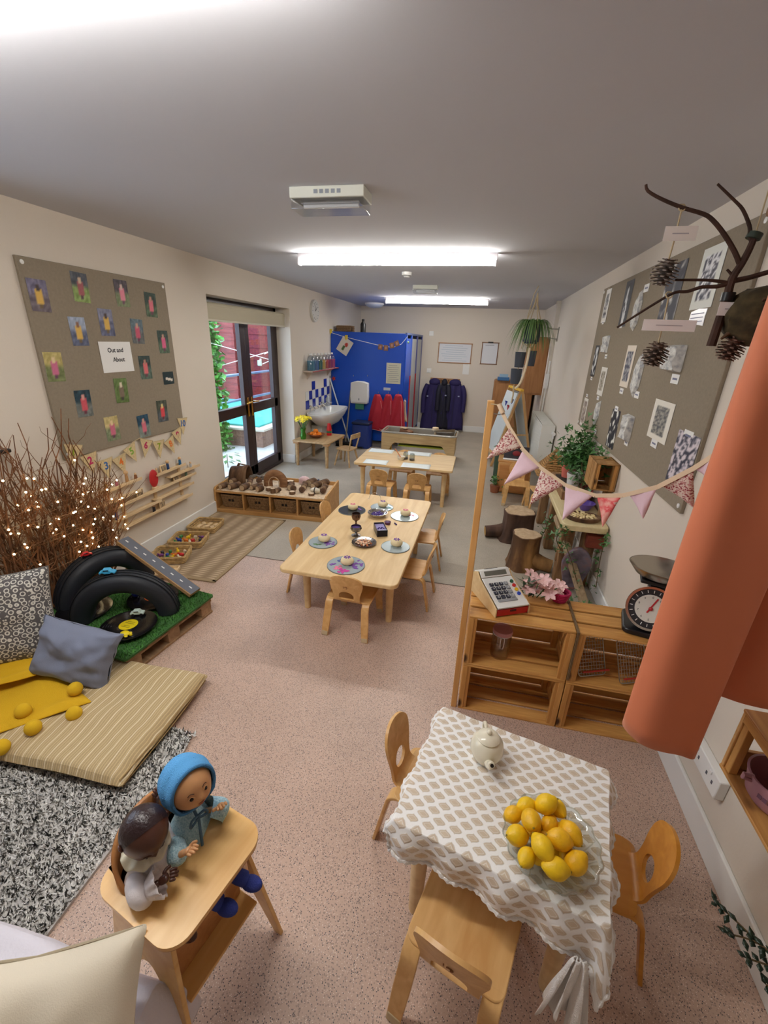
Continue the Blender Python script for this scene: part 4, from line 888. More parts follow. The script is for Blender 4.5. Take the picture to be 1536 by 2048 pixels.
# ================================================================== CHAIRS AND TABLES
def make_chair(label, cat_loc, rz, w=.29, sh=.27, bt=.26, group=None, arch=True, rubber=True, mt=None):
    """bent ply toddler chair: faces +Y, back at -Y"""
    mt = mt or M_chair; t = thing('toddler_chair', label, 'chair', cat_loc, rz, group); yb, yf = -.125, .125
    b = MB(); b.prism([(x, y) for x, y in rrect(w, yf - yb, .03, 5)], .012, Matrix.Translation((0, 0, sh - .012)))
    b.build('seat', mt, t, bevel=.003)
    # backrest: a sheet rising out of the seat edge, hole near its foot
    def mp(x, s, o):
        R = .035; a = min(s / R, 1.35); q = max(0, s - R * 1.35)
        y = yb + .015 - R * math.sin(a) - q * math.cos(a); z = sh - .006 + R * (1 - math.cos(a)) + q * math.sin(a)
        return (x, y + o * math.sin(a) + 1.3 * x * x * min(1, s / .12), z + o * math.cos(a))
    hwB, hwT = w * .30, w * .365; P = []
    P += [(-hwB, 0), (hwB, 0), (hwB * .97, .05)]
    for k in range(7): u = k / 6; P.append((hwB * .97 + (hwT - hwB * .97) * (3 * u * u - 2 * u ** 3), .06 + (bt - .13) * u))
    for k in range(1, 12): a = PI * k / 12; P.append((hwT * math.cos(a) * (1 if abs(math.cos(a)) < .5 else 1), bt - .07 + .07 * math.sin(a) ** .8))
    for k in range(7): u = 1 - k / 6; P.append((-(hwB * .97 + (hwT - hwB * .97) * (3 * u * u - 2 * u ** 3)), .06 + (bt - .13) * u))
    P.append((-hwB * .97, .05))
    if arch: hole = [(.048, .048), (.048, .074)] + [(.048 * math.cos(PI * k / 10), .074 + .036 * math.sin(PI * k / 10)) for k in range(1, 10)] + [(-.048, .074), (-.048, .048)]; hc = (0, .076)
    else: hole = [(.038 * math.cos(2 * PI * k / 24), .085 + .036 * math.sin(2 * PI * k / 24)) for k in range(24)]; hc = (0, .085)
    MB().plate(P, hc, hole, .011, mp, 6, 72).build('backrest', mt, t, ang=50)
    if arch:
        s0 = bt * .62; q = [mp(.008 * math.cos(a) + .004, s0 + .008 * math.sin(a), -.0072) for a in [i * .5 for i in range(-3, 7)]]; MB().tube(q, .0016, 5).tube([mp(-.012, s0 - .006, -.0072), mp(-.012, s0 + .008, -.0072)], .0016, 5).build('stamped_mark', plain('burnt_mark', (136, 82, 40), .7), t)
    for sx in (-1, 1):
        for fy, (yy, foot) in (('rear', (yb, -.185)), ('front', (yf, .165))):
            sg = -1 if yy < 0 else 1; x0 = sx * (w / 2 - .026); pts = []
            for k in range(9):
                a = PI / 2 * k / 8 * .93; pts.append((x0, yy - sg * .03 + sg * .05 * math.sin(a), sh - .006 - .05 * (1 - math.cos(a))))
            p0 = pts[-1]; 
            for u in (.5, 1): pts.append((x0 + sx * .014 * u, p0[1] + (foot - p0[1]) * u, p0[2] * (1 - u)))
            b = MB(); vs = []
            for i, p in enumerate(pts):
                a_ = Vector(pts[max(0, i - 1)]); b_ = Vector(pts[min(len(pts) - 1, i + 1)]); tg = (b_ - a_).normalized(); X = Vector((1, 0, 0)); nn = X.cross(tg).normalized(); hw_ = .024 if i < len(pts) - 1 else .021
                if i == len(pts) - 1: nn = Vector((0, 1 if nn.y > 0 else -1, 0))
                for i1, j1 in ((-1, -1), (1, -1), (1, 1), (-1, 1)): vs.append(Vector(p) + X * i1 * hw_ + nn * j1 * .0065)
            fs = [(3, 2, 1, 0), tuple(range(len(vs) - 4, len(vs)))] + [(i * 4 + j, i * 4 + (j + 1) % 4, i * 4 + 4 + (j + 1) % 4, i * 4 + 4 + j) for i in range(len(pts) - 1) for j in range(4)]
            lg_ = b.add(vs, fs).build('leg', mt, t, bevel=.0025, ang=50)
            if rubber:
                e = Vector(pts[-1]); u = (Vector(pts[-2]) - e).normalized(); MB().bar(e + Vector((0, 0, .0)), e + u * .03, .040, .017, (0, 1, 0)).build('foot_tip', plain('pale_foot', (198, 176, 140), .6), lg_, bevel=.003)
    return t
def make_table(label, name, p, rz, w, d, h, mt, leg='round', inset=(.07, .12), th=.028, edge=None, r=.05):
    t = thing(name, label, 'table', p, rz); MB().prism(rrect(w, d, r, 6), th, Matrix.Translation((0, 0, h - th))).build('table_top', mt, t, bevel=.006, seg=3)
    MB().prism(rrect(w - .004, d - .004, r, 6), th * .45, Matrix.Translation((0, 0, h - th * .9))).build('edge_band', edge or M_edge, t)
    for sx in (-1, 1):
        for sy in (-1, 1):
            x, y = sx * (w / 2 - inset[0]), sy * (d / 2 - inset[1]); b = MB()
            if leg == 'round': b.lathe([(.021, 0), (.029, h - th - .05), (.029, h - th)], 16)
            else: b.box((0, 0, (h - th) / 2), (.04, .04, h - th), taper=1.3)
            l = b.build('leg', mt, t, loc=(x, y, 0), bevel=.002); MB().box((0, 0, 0), (.085, .085, .03)).build('corner_block', edge or M_edge, t, loc=(x, y, h - th - .0155), bevel=.004)
    return t
LT_H = .42
make_table('long pale wooden snack table with round mirrors, in the middle of the room', 'snack_table', (-.72, 2.91, 0), math.radians(-1), .76, 1.52, LT_H, M_mapley, inset=(.09, .24))
gname = 'bent ply toddler chairs at the long table'
ch = make_chair('ply chair at the near end of the long table, back to the viewer', (-.66, 2.315, 0), math.radians(-3), sh=.245, bt=.235, group=gname)
dup(ch, (-1.055, 2.68, 0), math.radians(-88), 'ply chair at the left side of the long table, nearer one')
dup(ch, (-1.045, 3.27, 0), math.radians(-92), 'ply chair at the left side of the long table, farther one')
dup(ch, (-.375, 2.72, 0), math.radians(86), 'ply chair at the right side of the long table, nearer one')
dup(ch, (-.365, 3.30, 0), math.radians(93), 'ply chair at the right side of the long table, farther one')
make_table('wide pale wooden painting table with white papers, beyond the long table', 'painting_table', (-.775, 4.915, 0), math.radians(.6), 1.12, .69, .46, M_maple, inset=(.09, .09), r=.03)
dup(ch, (-1.0, 4.60, 0), math.radians(-2), 'left ply chair on the near side of the painting table', 'ply chairs at the painting table')
dup(ch, (-.58, 4.58, 0), math.radians(2), 'right ply chair on the near side of the painting table', 'ply chairs at the painting table')
dup(ch, (-.88, 5.24, 0), math.radians(178), 'left ply chair on the far side of the painting table', 'ply chairs at the painting table')
dup(ch, (-.42, 5.24, 0), math.radians(183), 'right ply chair on the far side of the painting table', 'ply chairs at the painting table')

# ---- things on the long table
ZT = LT_H
def mirror_mat():
    return plain('mirror_board', (182, 196, 200), .2, .3)
M_mir = mirror_mat(); M_lil = plain('playdough', (230, 212, 170), .75, bump=.4, bscale=90); M_petal = plain('purple_petal', (120, 72, 160), .7); M_pinkp = plain('magenta_petal', (196, 60, 150), .7); M_pinkl = plain('rose_petal', (228, 120, 150), .7)
def mirror(label, px, py, r=.105, petals=(), dark=False, dough=True, dl='ball of pale playdough'):
    q = at_z(px, py, ZT); t = thing('round_mirror', label, 'mirror board', (q.x, q.y, ZT), 0, 'round boards on the long table')
    MB().lathe([(0, 0), (r, 0), (r, .0045), (0, .0045)], 48).build('backing', plain('grey_backing', (110, 116, 116), .5), t)
    MB().lathe([(0, .0046), (r - .004, .0046), (r - .004, .0052), (0, .0052)], 48).build('mirror_face', plain('dark_slate_face', (88, 92, 96), .25, .5) if dark else M_mir, t)
    rg = random.Random(int(px)); 
    for col, n, (cx, cy), sp in petals:
        for _ in range(n):
            a = rg.uniform(0, 6.28); x, y = cx * r + rg.gauss(0, sp) * r, cy * r + rg.gauss(0, sp) * r
            if math.hypot(x, y) > r * .86: continue
            MB().ball((0, 0, 0), (rg.uniform(.010, .018), .008, .0012), 10, 5).build('petal', col, t, loc=(x, y, .0062), rot=(0, 0, a))
    if dough:
        x, y = q.x + .004, q.y + .012; zz = ZT + .0054; d = thing('playdough', dl, 'playdough', (x, y, zz), 0, 'playdough cakes on the round boards')
        MB().ball((0, 0, .024), (.043, .041, .027), 22, 12, fn=lambda v: 1 + .035 * math.sin(9 * math.atan2(v.y, v.x)) * (1 - v.z * v.z) + .03 * noise.noise(v * 3)).build('dough', M_lil, d)
        for k in range(7): a = k * .9 + 1; MB().ball((0, 0, 0), (.009, .005, .003), 8, 5).build('petal', M_petal if dl.find('rose') < 0 else M_pinkl, d, loc=(.015 * math.cos(a), .014 * math.sin(a), .050), rot=(0, .1, a))
    return t
mirror('round silver board with magenta and lilac petals, nearest on the table', 692, 1131, .12, ((M_pinkp, 18, (.05, -.60), .13), (M_petal, 18, (.55, .1), .18), (M_pinkl, 7, (-.30, -.42), .12), (plain('blue_petal', (70, 80, 150), .7), 3, (-.55, .3), .1), (M_petal, 3, (-.6, -.1), .1)), dl='playdough cake topped with purple petals on the nearest round board')
mirror('round board half covered in purple petals at the left edge of the table', 646, 1085, .10, ((M_petal, 14, (.5, -.05), .18), (M_leaf, 3, (-.3, -.5), .1)), dl='playdough cake with purple petals on the left edge board')
mirror('round grey blue board at the right edge of the table', 791, 1094, .10, (), dl='playdough cake with a purple patch on the right edge board')
mirror('dark round board at the far left of the long table', 704, 1021, .115, ((M_petal, 3, (.5, .3), .1),), dark=True, dl='playdough cake with rose petals on the dark board')
mirror('round silver board at the far end behind the foil dish', 764, 1015, .098, ((plain('teal_petal', (90, 150, 160), .6), 5, (.6, 0), .12),), dl='playdough cake with purple flower at the far end of the table')
mirror('bright round mirror at the far right of the long table', 809, 1033, .115, ((M_pinkl, 4, (.3, .3), .15),), dl='playdough stack with pale rose petals on the bright mirror')
q = at_z(757, 1000, ZT); t = thing('wire_loop', 'thin wire loop standing behind the farthest playdough', 'wire', (q.x - .03, q.y - .02, ZT + .005)); MB().tube([(.055 * math.cos(a), .02 * math.sin(a), .06 * math.sin(a)) for a in [PI * i / 14 for i in range(15)]], .0018, 6).build('loop', M_chrome, t)
for s in (-1, 1): MB().ball((s * .055, 0, .002), .004, 8, 6).build('foot', M_chrome, t)
def goblet(label, px, py, h, r, mt, fill):
    q = at_z(px, py, ZT); t = thing('goblet', label, 'goblet', (q.x, q.y, ZT), 0, 'metal goblets on the long table')
    MB().lathe([(0, 0), (r * .8, 0), (r * .8, .004), (r * .3, .012), (r * .18, h * .3), (r * .28, h * .42), (r * .8, h * .55), (r, h * .78), (r * .88, h), (r * .84, h), (r * .94, h * .78), (r * .7, h * .58), (0, h * .5)], 28).build('cup', mt, t)
    MB().lathe([(0, h * .82), (r * .9, h * .82), (0, h * .86)], 20).build('contents', fill, t); return t
M_pew = plain('pewter', (150, 146, 146), .22, .95); M_bronze = plain('bronze', (120, 96, 84), .25, .9); M_pl = plain('purple_contents', (72, 44, 120), .7)
goblet('tall bronze goblet standing behind the silver goblet', 712, 1052, .105, .036, M_bronze, plain('dark_contents', (50, 34, 34), .7)); goblet('squat silver goblet filled with dark purple in the table centre', 712, 1071, .075, .042, M_pew, M_pl)
def dish(label, px, py, r, h, wavy, mt, items, group=None):
    q = at_z(px, py, ZT); t = thing('metal_dish', label, 'dish', (q.x, q.y, ZT), 0, group)
    MB().lathe([(0, .003), (r * .6, .003), (r * .85, h * .5), (r, h), (r * 1.03, h), (r * .88, h * .4), (r * .62, 0), (0, 0)], 48, fn=lambda a, z: 1 + wavy * math.sin(20 * a) * (z / h)).build('dish_body', mt, t); rg = random.Random(int(px))
    for k, (mm, nm) in enumerate(items):
        a, rr = k * 2.4, r * .62 * math.sqrt((k + .5) / len(items)); MB().ball((0, 0, 0), (rg.uniform(.008, .014), .008, .005), 8, 6).build(nm, mm, t, loc=(rr * math.cos(a), rr * math.sin(a), h * .42 + .004 * (k % 3)), rot=(rg.uniform(-.4, .4), rg.uniform(-.4, .4), a))
    return t
dish('silver scalloped dish of pale shells in front of the tin', 728, 1087, .085, .014, .025, M_pew, [(plain('peach_shell', (230, 192, 160), .5), 'shell') if k % 3 else (plain('orange_shell', (206, 120, 70), .5), 'shell') for k in range(26)])
dish('foil dish heaped with deep purple and blue petals', 755, 1032, .078, .035, .05, M_chrome, [(M_pl, 'petal') if k % 3 else (plain('blue_petal', (70, 80, 150)), 'petal') if k % 2 else (plain('royal_petal', (40, 40, 150), .6), 'petal') for k in range(34)])
q = at_z(760, 1066, ZT); t = thing('loaf_tin', 'black metal loaf tin with lilac contents and a notched front', 'tin', (q.x, q.y + .01, ZT), math.radians(24)); b = MB(); w_, d_, h_ = .075, .15, .05
for x in (-1, 1): b.box((x * w_ / 2, 0, h_ / 2), (.003, d_, h_))
for y in (-1, 1): b.box((0, y * d_ / 2, h_ / 2), (w_, .003, h_))
b.box((0, 0, .002), (w_, d_, .003)); b.build('tin_body', plain('dark_tin', (44, 42, 52), .3, .7), t); MB().box((0, 0, h_ * .75), (w_ - .006, d_ - .006, .004)).build('lilac_fill', plain('lilac_fill', (150, 140, 190), .6), t)
for k in range(5): MB().ball((-.02 + .01 * k, -.02 + .015 * (k % 2), h_ * .75 + .005), (.008, .006, .004), 8, 5).build('petal', M_pl, t)
for k in range(7): MB().box((-.03 + .01 * k, -d_ / 2, h_ + .002), (.005, .004, .005)).build('notch', M_chrome, t)
q = at_z(775, 1048, ZT); t = thing('tea_light_cup', 'little dark red cup beside the loaf tin', 'cup', (q.x, q.y, ZT)); MB().lathe([(0, 0), (.020, 0), (.025, .020), (.0265, .020), (.022, .0), (0, .002)], 20).lathe([(.018, .001), (.024, .020), (.0225, .020), (.0, .004)], 20).build('cup_body', plain('plum_cup', (90, 40, 80), .4), t); MB().lathe([(0, .012), (.021, .012), (0, .014)], 16).build('contents', M_pl, t)
q = at_z(791, 1049, ZT); t = thing('crayon', 'short purple crayon lying alone near the right edge', 'crayon', (q.x, q.y, ZT + .006), 2.2); MB().tube([(-.018, 0, 0), (.014, 0, 0), (.020, 0, 0)], [.0055, .0055, .002], 10).build('wax', M_pl, t); MB().tube([(-.01, 0, 0), (.008, 0, 0)], .006, 10).build('wrapper', plain('dark_wrapper', (60, 40, 70)), t)

# ---- things on the painting table
ZP = .46
for (px, py, w_, l) in ((763, 902, .30, 'far left white paper on the painting table'), (838, 908, .30, 'far right white paper on the painting table'), (752, 924, .27, 'near left white paper on the painting table'), (832, 932, .32, 'near right white paper on the painting table')):
    q = at_z(px, py, ZP); o = MB().grid(lambda u, v: ((u - .5) * w_, (v - .5) * .19, .001 + .002 * abs(math.sin(3 * u + v))), 10, 6).build('paper_sheet', plain('white_paper', (232, 238, 236), .8), loc=(q.x, q.y, ZP + .0005), rot=(0, 0, .02), solid=.0008); tag(o, l, 'paper', 'papers on the painting table')
def jar(label, q, z, r, h, fill, frac, group=None, lid=None):
    t = thing('glass_jar', label, 'jar', (q.x, q.y, z), 0, group); G = glass('jar_glass', (236, 240, 238), .02, .06)
    MB().lathe([(0, 0), (r, 0), (r, h * .8), (r * .8, h * .88), (r * .8, h), (r * .76, h), (r * .76, h * .88), (r * .95, h * .78), (r * .95, .004), (0, .004)], 28).build('jar_wall', G, t)
    if fill: MB().lathe([(0, .0045), (r * .93, .0045), (r * .93, h * frac), (0, h * frac)], 24).build('contents', fill, t)
    MB().lathe([(r * .82, h * .96), (r * .86, h * .98), (r * .82, h)], 24).build('rim', G, t); return t
jar('glass jar of dark paint, farther of two on the painting table', at_z(811, 918, ZP), ZP, .030, .085, plain('dark_paint', (60, 40, 60), .4), .25, 'paint jars')
jar('glass jar of dark plum paint, nearer of two on the painting table', at_z(824, 921, ZP), ZP, .032, .08, plain('plum_paint', (52, 30, 52), .4), .28, 'paint jars')
q = at_z(802, 920, ZP); t = thing('mixing_bowl', 'small cream bowl with a brush in it on the painting table', 'bowl', (q.x, q.y, ZP)); MB().lathe([(0, 0), (.028, 0), (.046, .035), (.048, .045), (.045, .045), (.026, .006), (0, .005)], 28).build('bowl_body', plain('cream_glaze', (222, 214, 196), .3), t)
MB().tube([(.01, 0, .012), (-.06, .02, .10)], .005, 8).build('brush_handle', plain('orange_handle', (210, 120, 70), .5), t); MB().tube([(-.06, .02, .10), (-.085, .027, .125)], [.007, .002], 8).build('brush_tip', plain('orange_handle', (210, 120, 70)), t)
# ================================================================== THE FAR END
M_blue = plain('cobalt_laminate', (12, 82, 204), .3); M_blued = plain('navy_laminate', (40, 58, 150), .35)
cb = thing('toilet_cubicle', 'bright blue laminate cubicle in the far left corner', 'cubicle', (-1.96, 7.5, 0)); CX, CY, CZ = 1.96, 7.5, 1.87
MB().box((-.0, .01, .97), (1.285, .02, 1.80)).build('front_panel', M_blue, cb, bevel=.002)
MB().box((0, .95, CZ - .012), (1.285, 1.87, .02)).build('top_panel', plain('cubicle_top', (30, 84, 170), .5), cb)
for x in (-.60, .0, .60): MB().tube([(x, .02, 0), (x, .02, .08)], .016, 10).build('foot', M_chrome, cb)
for y, w_, c, z0, z1, nm in ((.05, .09, M_blue, .06, 1.86, 'pilaster'), (.30, .38, M_blue, .10, 1.80, 'door'), (.56, .10, M_red, .06, 1.18, 'pilaster'), (.56, .10, M_blue, 1.18, 1.86, 'pilaster'), (.88, .50, plain('grey_laminate', (176, 182, 186), .3), .10, 1.80, 'door'), (1.22, .12, M_red, .06, 1.18, 'pilaster'), (1.22, .12, M_blued, 1.18, 1.86, 'pilaster'), (1.55, .50, plain('grey_laminate', (176, 182, 186)), .10, 1.80, 'door'), (1.85, .10, M_blued, .06, 1.86, 'pilaster')):
    o = MB().box((.655, y, (z0 + z1) / 2), (.022 if nm == 'pilaster' else .014, w_, z1 - z0)).build(nm, c, cb, bevel=.002)
MB().box((.655, .95, CZ - .0), (.03, 1.9, .03)).build('head_rail', plain('rail_grey', (92, 110, 160), .4), cb)
MB().ball((.672, .10, 1.74), .018, 10, 8).build('door_knob', plain('lime_knob', (150, 180, 90), .5), cb)
for px in (708, 736): q = at_y(px, 752, 7.5) - Vector((-1.96, 7.5, 0)); MB().tube([(q.x, 0, q.z), (q.x, -.03, q.z), (q.x, -.035, q.z + .02)], .006, 6).build('hook', M_chrome, cb)
# on top of the cubicle
t = thing('wicker_box', 'low brown wicker box on top of the blue cubicle', 'box', (-2.42, 7.75, CZ)); MB().prism(rrect(.26, .20, .02), .10).build('box_body', M_wicker, t)
for k in range(4): MB().tube([Vector((x, y, .012 + k * .025)) for x, y in rrect(.265, .205, .02, 3)], .010, 6, closed=True).build('braid', M_wicker, t)
t = thing('black_bottle', 'black bottle standing on top of the blue cubicle', 'bottle', (-2.08, 7.65, CZ)); MB().lathe([(0, 0), (.045, 0), (.045, .13), (.02, .17), (.02, .2), (0, .2)], 16).build('bottle_body', M_black, t); MB().lathe([(.023, .165), (.023, .205), (0, .205)], 12).build('cap', M_black, t)
# washing line with art work across the cubicle
YP = 7.478
def PY(px, py, y=YP): return at_y(px, py, y)
t = thing('art_line', 'white string with yellow pegs strung across the blue cubicle', 'string', PY(740, 680)); o_ = PY(740, 680); MB().tube([PY(662, 665) - o_, PY(690, 674) - o_, PY(755, 690) - o_, PY(785, 695) - o_, PY(803, 688) - o_, PY(816, 672) - o_], .004, 6).build('string', M_white, t)
for px, py in ((662, 662), (693, 674)): q = PY(px, py) - o_; MB().box((q.x, -.012, q.z), (.045, .02, .06)).box((q.x, -.026, q.z - .02), (.02, .012, .06)).build('peg', plain('yellow_peg', (222, 196, 60), .5), t, bevel=.004)
def paint_art(u, v):
    d = abs(u - .5) + abs(v - .5)
    if (u - .58) ** 2 + (v - .62) ** 2 < .018: return (196, 60, 50)
    if abs(u - .46) < .09 and .2 < v < .52: return (70, 110, 60)
    return (226, 222, 214)
q = PY(690, 692); o = printed('painting', .21, .25, paint_art, M=ON_BACK(q.x, q.z, YP - .012) @ Matrix.Rotation(-.55, 4, 'Z'), nu=16, nv=20); tag(set_origin(o, (q.x, YP - .012, q.z)), 'tilted white painting with red and green marks pegged on the blue cubicle', 'painting')
bn = thing('card_garland', 'short garland of brown picture cards on the right of the string', 'garland', PY(785, 694)); o_ = PY(785, 694)
for i, (px, py) in enumerate(((761, 694), (772, 696), (784, 691), (794, 687))): q = PY(px, py) - o_; M = Matrix.Translation((q.x, -.010, q.z)) @ ON_BACK(0, 0, 0) @ Matrix.Rotation((-.1, 0, .2, .4)[i], 4, 'Z'); printed('card', .075, .085, lambda u, v: (150, 110, 80) if (u - .5) ** 2 + (v - .5) ** 2 > .08 else (206, 150, 130), bn, M, 6, 7)
def notice(label, px, py, w_, h_, y, col=(226, 222, 196), lines=6, name='notice', frame=None, cat='notice', rot=0, lc=(150, 150, 150)):
    q = at_y(px, py, y); t = thing(name, label, cat, (q.x, y, q.z)); R = ON_BACK(0, 0, 0) @ Matrix.Rotation(rot, 4, 'Z')
    MB().box((0, 0, .003), (w_, h_, .004), R).build('paper', plain('paper_%d_%d' % (col[0], col[2]), col, .7), t)
    for k in range(lines): MB().box((-.0 if k % 2 else -.02 * w_ * 2, h_ * (.38 - .76 * k / max(1, lines - 1)), .0055), (w_ * (.75 if k % 3 else .55), h_ * .018, .0008), R).build('print_line', plain('print_%d' % lc[0], lc), t)
    if frame:
        for x, y_, a, b_ in ((0, h_ / 2, w_ + .03, .018), (0, -h_ / 2, w_ + .03, .018), (-w_ / 2, 0, .018, h_), (w_ / 2, 0, .018, h_)): MB().box((x, y_, .006), (a, b_, .012), R).build('frame_side', frame, t, bevel=.002)
    return t
notice('cream printed notice taped on the blue cubicle', 787, 747, .25, .335, 7.495, (224, 220, 196), 9)
notice('small white label above the red aprons', 774, 778, .12, .045, 7.495, (216, 222, 226), 2)
q = PY(665, 757); t = thing('red_star', 'small red star shape stuck at the left edge of the cubicle', 'decoration', (q.x + .02, 7.49, q.z)); MB().prism([((.045 if k % 2 else .02) * math.cos(k * PI / 5), (.045 if k % 2 else .02) * math.sin(k * PI / 5)) for k in range(10)], .006, ON_BACK(0, 0, 0)).build('star_body', plain('star_red', (206, 50, 40), .5), t); MB().ball((0, -.008, 0), .008, 8, 6).build('stud', M_red, t)
# towel dispenser
q0, q1 = PY(704, 761), PY(738, 807); t = thing('towel_dispenser', 'white paper towel dispenser with green towel on the blue cubicle', 'dispenser', ((q0.x + q1.x) / 2, 7.5, q1.z)); w_, h_ = abs(q1.x - q0.x), q0.z - q1.z
MB().prism([(-w_ * .46, 0), (w_ * .46, 0), (w_ * .5, h_ * .3), (w_ * .48, h_ * .93), (w_ * .2, h_), (-w_ * .2, h_), (-w_ * .48, h_ * .93), (-w_ * .5, h_ * .3)], .13, ON_BACK(0, 0, 0)).build('cover', M_white, t, bevel=.012, seg=3)
MB().box((0, -.07, -.05), (w_ * .5, .01, .11)).build('towel', plain('green_towel', (70, 140, 116), .9), t, bevel=.003); MB().box((0, -.131, h_ * .2), (.02, .003, .035)).build('lock', plain('grey_lock', (150, 154, 160)), t); MB().box((0, -.131, .02), (w_ * .8, .003, .012)).build('slot', plain('slot_grey', (190, 190, 190)), t)
# aprons and coats: hanging cloth
def hanging(name, label, p, w_, h_, mt, cat, group, seed=0, depth=.10, trim=None, top=.25, facing=0):
    t = thing(name, label, cat, p, facing, group); b = MB(); rg = random.Random(seed); ph = rg.uniform(0, 6)
    def f(u, v):
        a = 2 * PI * u; wid = w_ / 2 * (top + (1 - top) * min(1, (v * 1.25) ** .7)) * (1 + .05 * math.sin(5 * v + ph)); dp = depth * (.35 + .65 * min(1, v * 2)) * (1 + .22 * math.sin(3 * a + ph + 2 * v) + .12 * math.sin(7 * a + v * 5))
        return (wid * math.cos(a) + .01 * math.sin(4 * v + ph), -depth * .6 + dp * .5 * math.sin(a), -h_ * v - .012 * math.sin(4 * a + ph) * v)
    b.grid(f, 40, 16, closed_u=True); b.build('cloth_body', mt, t, solid=.006)
    if trim: MB().tube([Vector(f(u / 30, 1)) for u in range(30)], .006, 5, closed=True).build('hem_trim', trim, t); MB().tube([Vector(f(.75 + .12, v / 12)) + Vector((0, -.004, 0)) for v in range(2, 13)], .004, 5).build('edge_trim', trim, t)
    return t
def coat(label, p, w_, h_, mt, group, seed, badge=None):
    t = hanging('coat', label, p, w_, h_, mt, 'coat', group, seed, .14, None, .30)
    for s in (-1, 1):
        b = MB(); b.tube(smooth_path([(s * w_ * .30, -.07, -.10), (s * w_ * .42, -.12, -h_ * .28), (s * w_ * .42, -.14, -h_ * .62)], 4), [.045, .05, .052, .052, .05, .048, .046, .046, .045], 10); b.build('sleeve', mt, t)
    b = MB(); b.ball((0, -.08, -.045), (w_ * .24, .07, .075), 16, 10, fn=lambda d: 1 + .08 * noise.noise(d * 4)); b.build('hood', mt, t)
    MB().bar((0, -.158, -.15), (0, -.165, -h_ * .95), .008, .004, (0, -1, 0)).build('zip', plain('zip_dark', (26, 20, 56), .5), t)
    if badge: MB().box((badge, -.165, -h_ * .30), (.035, .004, .025)).build('badge', plain('badge_grey', (150, 156, 190)), t)
    return t
for i, (px, w_, l) in enumerate(((757, .34, 'red apron hanging leftmost on the blue cubicle'), (777, .30, 'red apron hanging in the middle on the blue cubicle'), (797, .32, 'red apron hanging rightmost on the blue cubicle'))):
    q = PY(px, 788, 7.45); hanging('apron', l, (q.x, 7.47, q.z), w_, .60, M_red, 'apron', 'red aprons on the cubicle', i + 2, .13, plain('pink_trim', (226, 150, 150), .8)); 
    MB().tube([(0, .0, .02), (0, -.03, .035), (0, -.045, .01), (0, -.03, -.02)], .005, 6).build('hook', M_chrome, bpy.data.objects['apron' if i == 0 else 'apron.%03d' % i])
q = PY(809, 815, 7.47); t = hanging('apron', 'cream apron glimpsed behind the rightmost red apron', (q.x, 7.485, q.z + .12), .10, .36, plain('cream_cloth', (214, 196, 170), .9), 'apron', 'aprons on the cubicle edge', 9, .02); MB().tube([(0, 0, .03), (0, -.02, -.02)], .005, 5).build('hook', M_chrome, t)
# bin, broom, mop
t = thing('pedal_bin', 'dark blue bin with a flat lid standing under the towel dispenser', 'bin', (-1.95, 7.24, 0), -.05); MB().prism(rrect(.30, .27, .03), .40).build('bin_body', plain('bin_navy', (26, 52, 128), .45), t, bevel=.006); MB().prism(rrect(.32, .29, .03), .035, Matrix.Translation((0, 0, .41))).build('lid', plain('bin_lid', (22, 34, 70), .4), t, bevel=.008); MB().box((0, -.15, .02), (.12, .05, .02)).build('pedal', M_black, t)
q = at_z(690, 893, 0); t = thing('broom', 'broom with dark head and grey stick against the blue cubicle', 'broom', (q.x, q.y, 0)); MB().tube([(0, .02, .05), (.01, 7.44 - q.y, .93)], .013, 8).build('handle', plain('grey_stick', (140, 132, 120), .6), t); MB().box((0, 0, .065), (.34, .06, .04)).build('head', M_black, t, bevel=.008)
b = MB(); rg = random.Random(2)
for _ in range(700): x = rg.uniform(-.16, .16); y = rg.uniform(-.026, .026); b.tube([(x, y, .05), (x * 1.04, y * 1.3, 0)], .0018, 3)
b.build('bristles', M_black, t, kind='stuff')
a = at_y(657, 755, 7.44); e = at_y(700, 878, 7.30); e.z = 0; t = thing('mop', 'mop leaning diagonally with a long white handle', 'mop', (e.x, e.y, 0)); o_ = Vector((e.x, e.y, 0))
MB().tube([e - o_ + Vector((0, 0, .02)), a - o_ + Vector((.02, 0, 0))], .012, 8).build('handle', plain('mop_white', (214, 222, 226), .4), t); MB().tube([a - o_ + Vector((.02, 0, -.12)), a - o_ + Vector((.02, 0, .03))], .016, 8).build('grip', plain('grip_grey', (80, 84, 92)), t)
b = MB()
for k in range(40): an = k * 2.4; b.tube([(0, 0, .07), (.03 * math.cos(an), .03 * math.sin(an), .04), ((.06 + .02 * (k % 3)) * math.cos(an), (.04 + .01 * (k % 2)) * math.sin(an), .006)], .004, 4)
b.build('strands', plain('mop_cotton', (180, 180, 176), .95), t, kind='stuff')
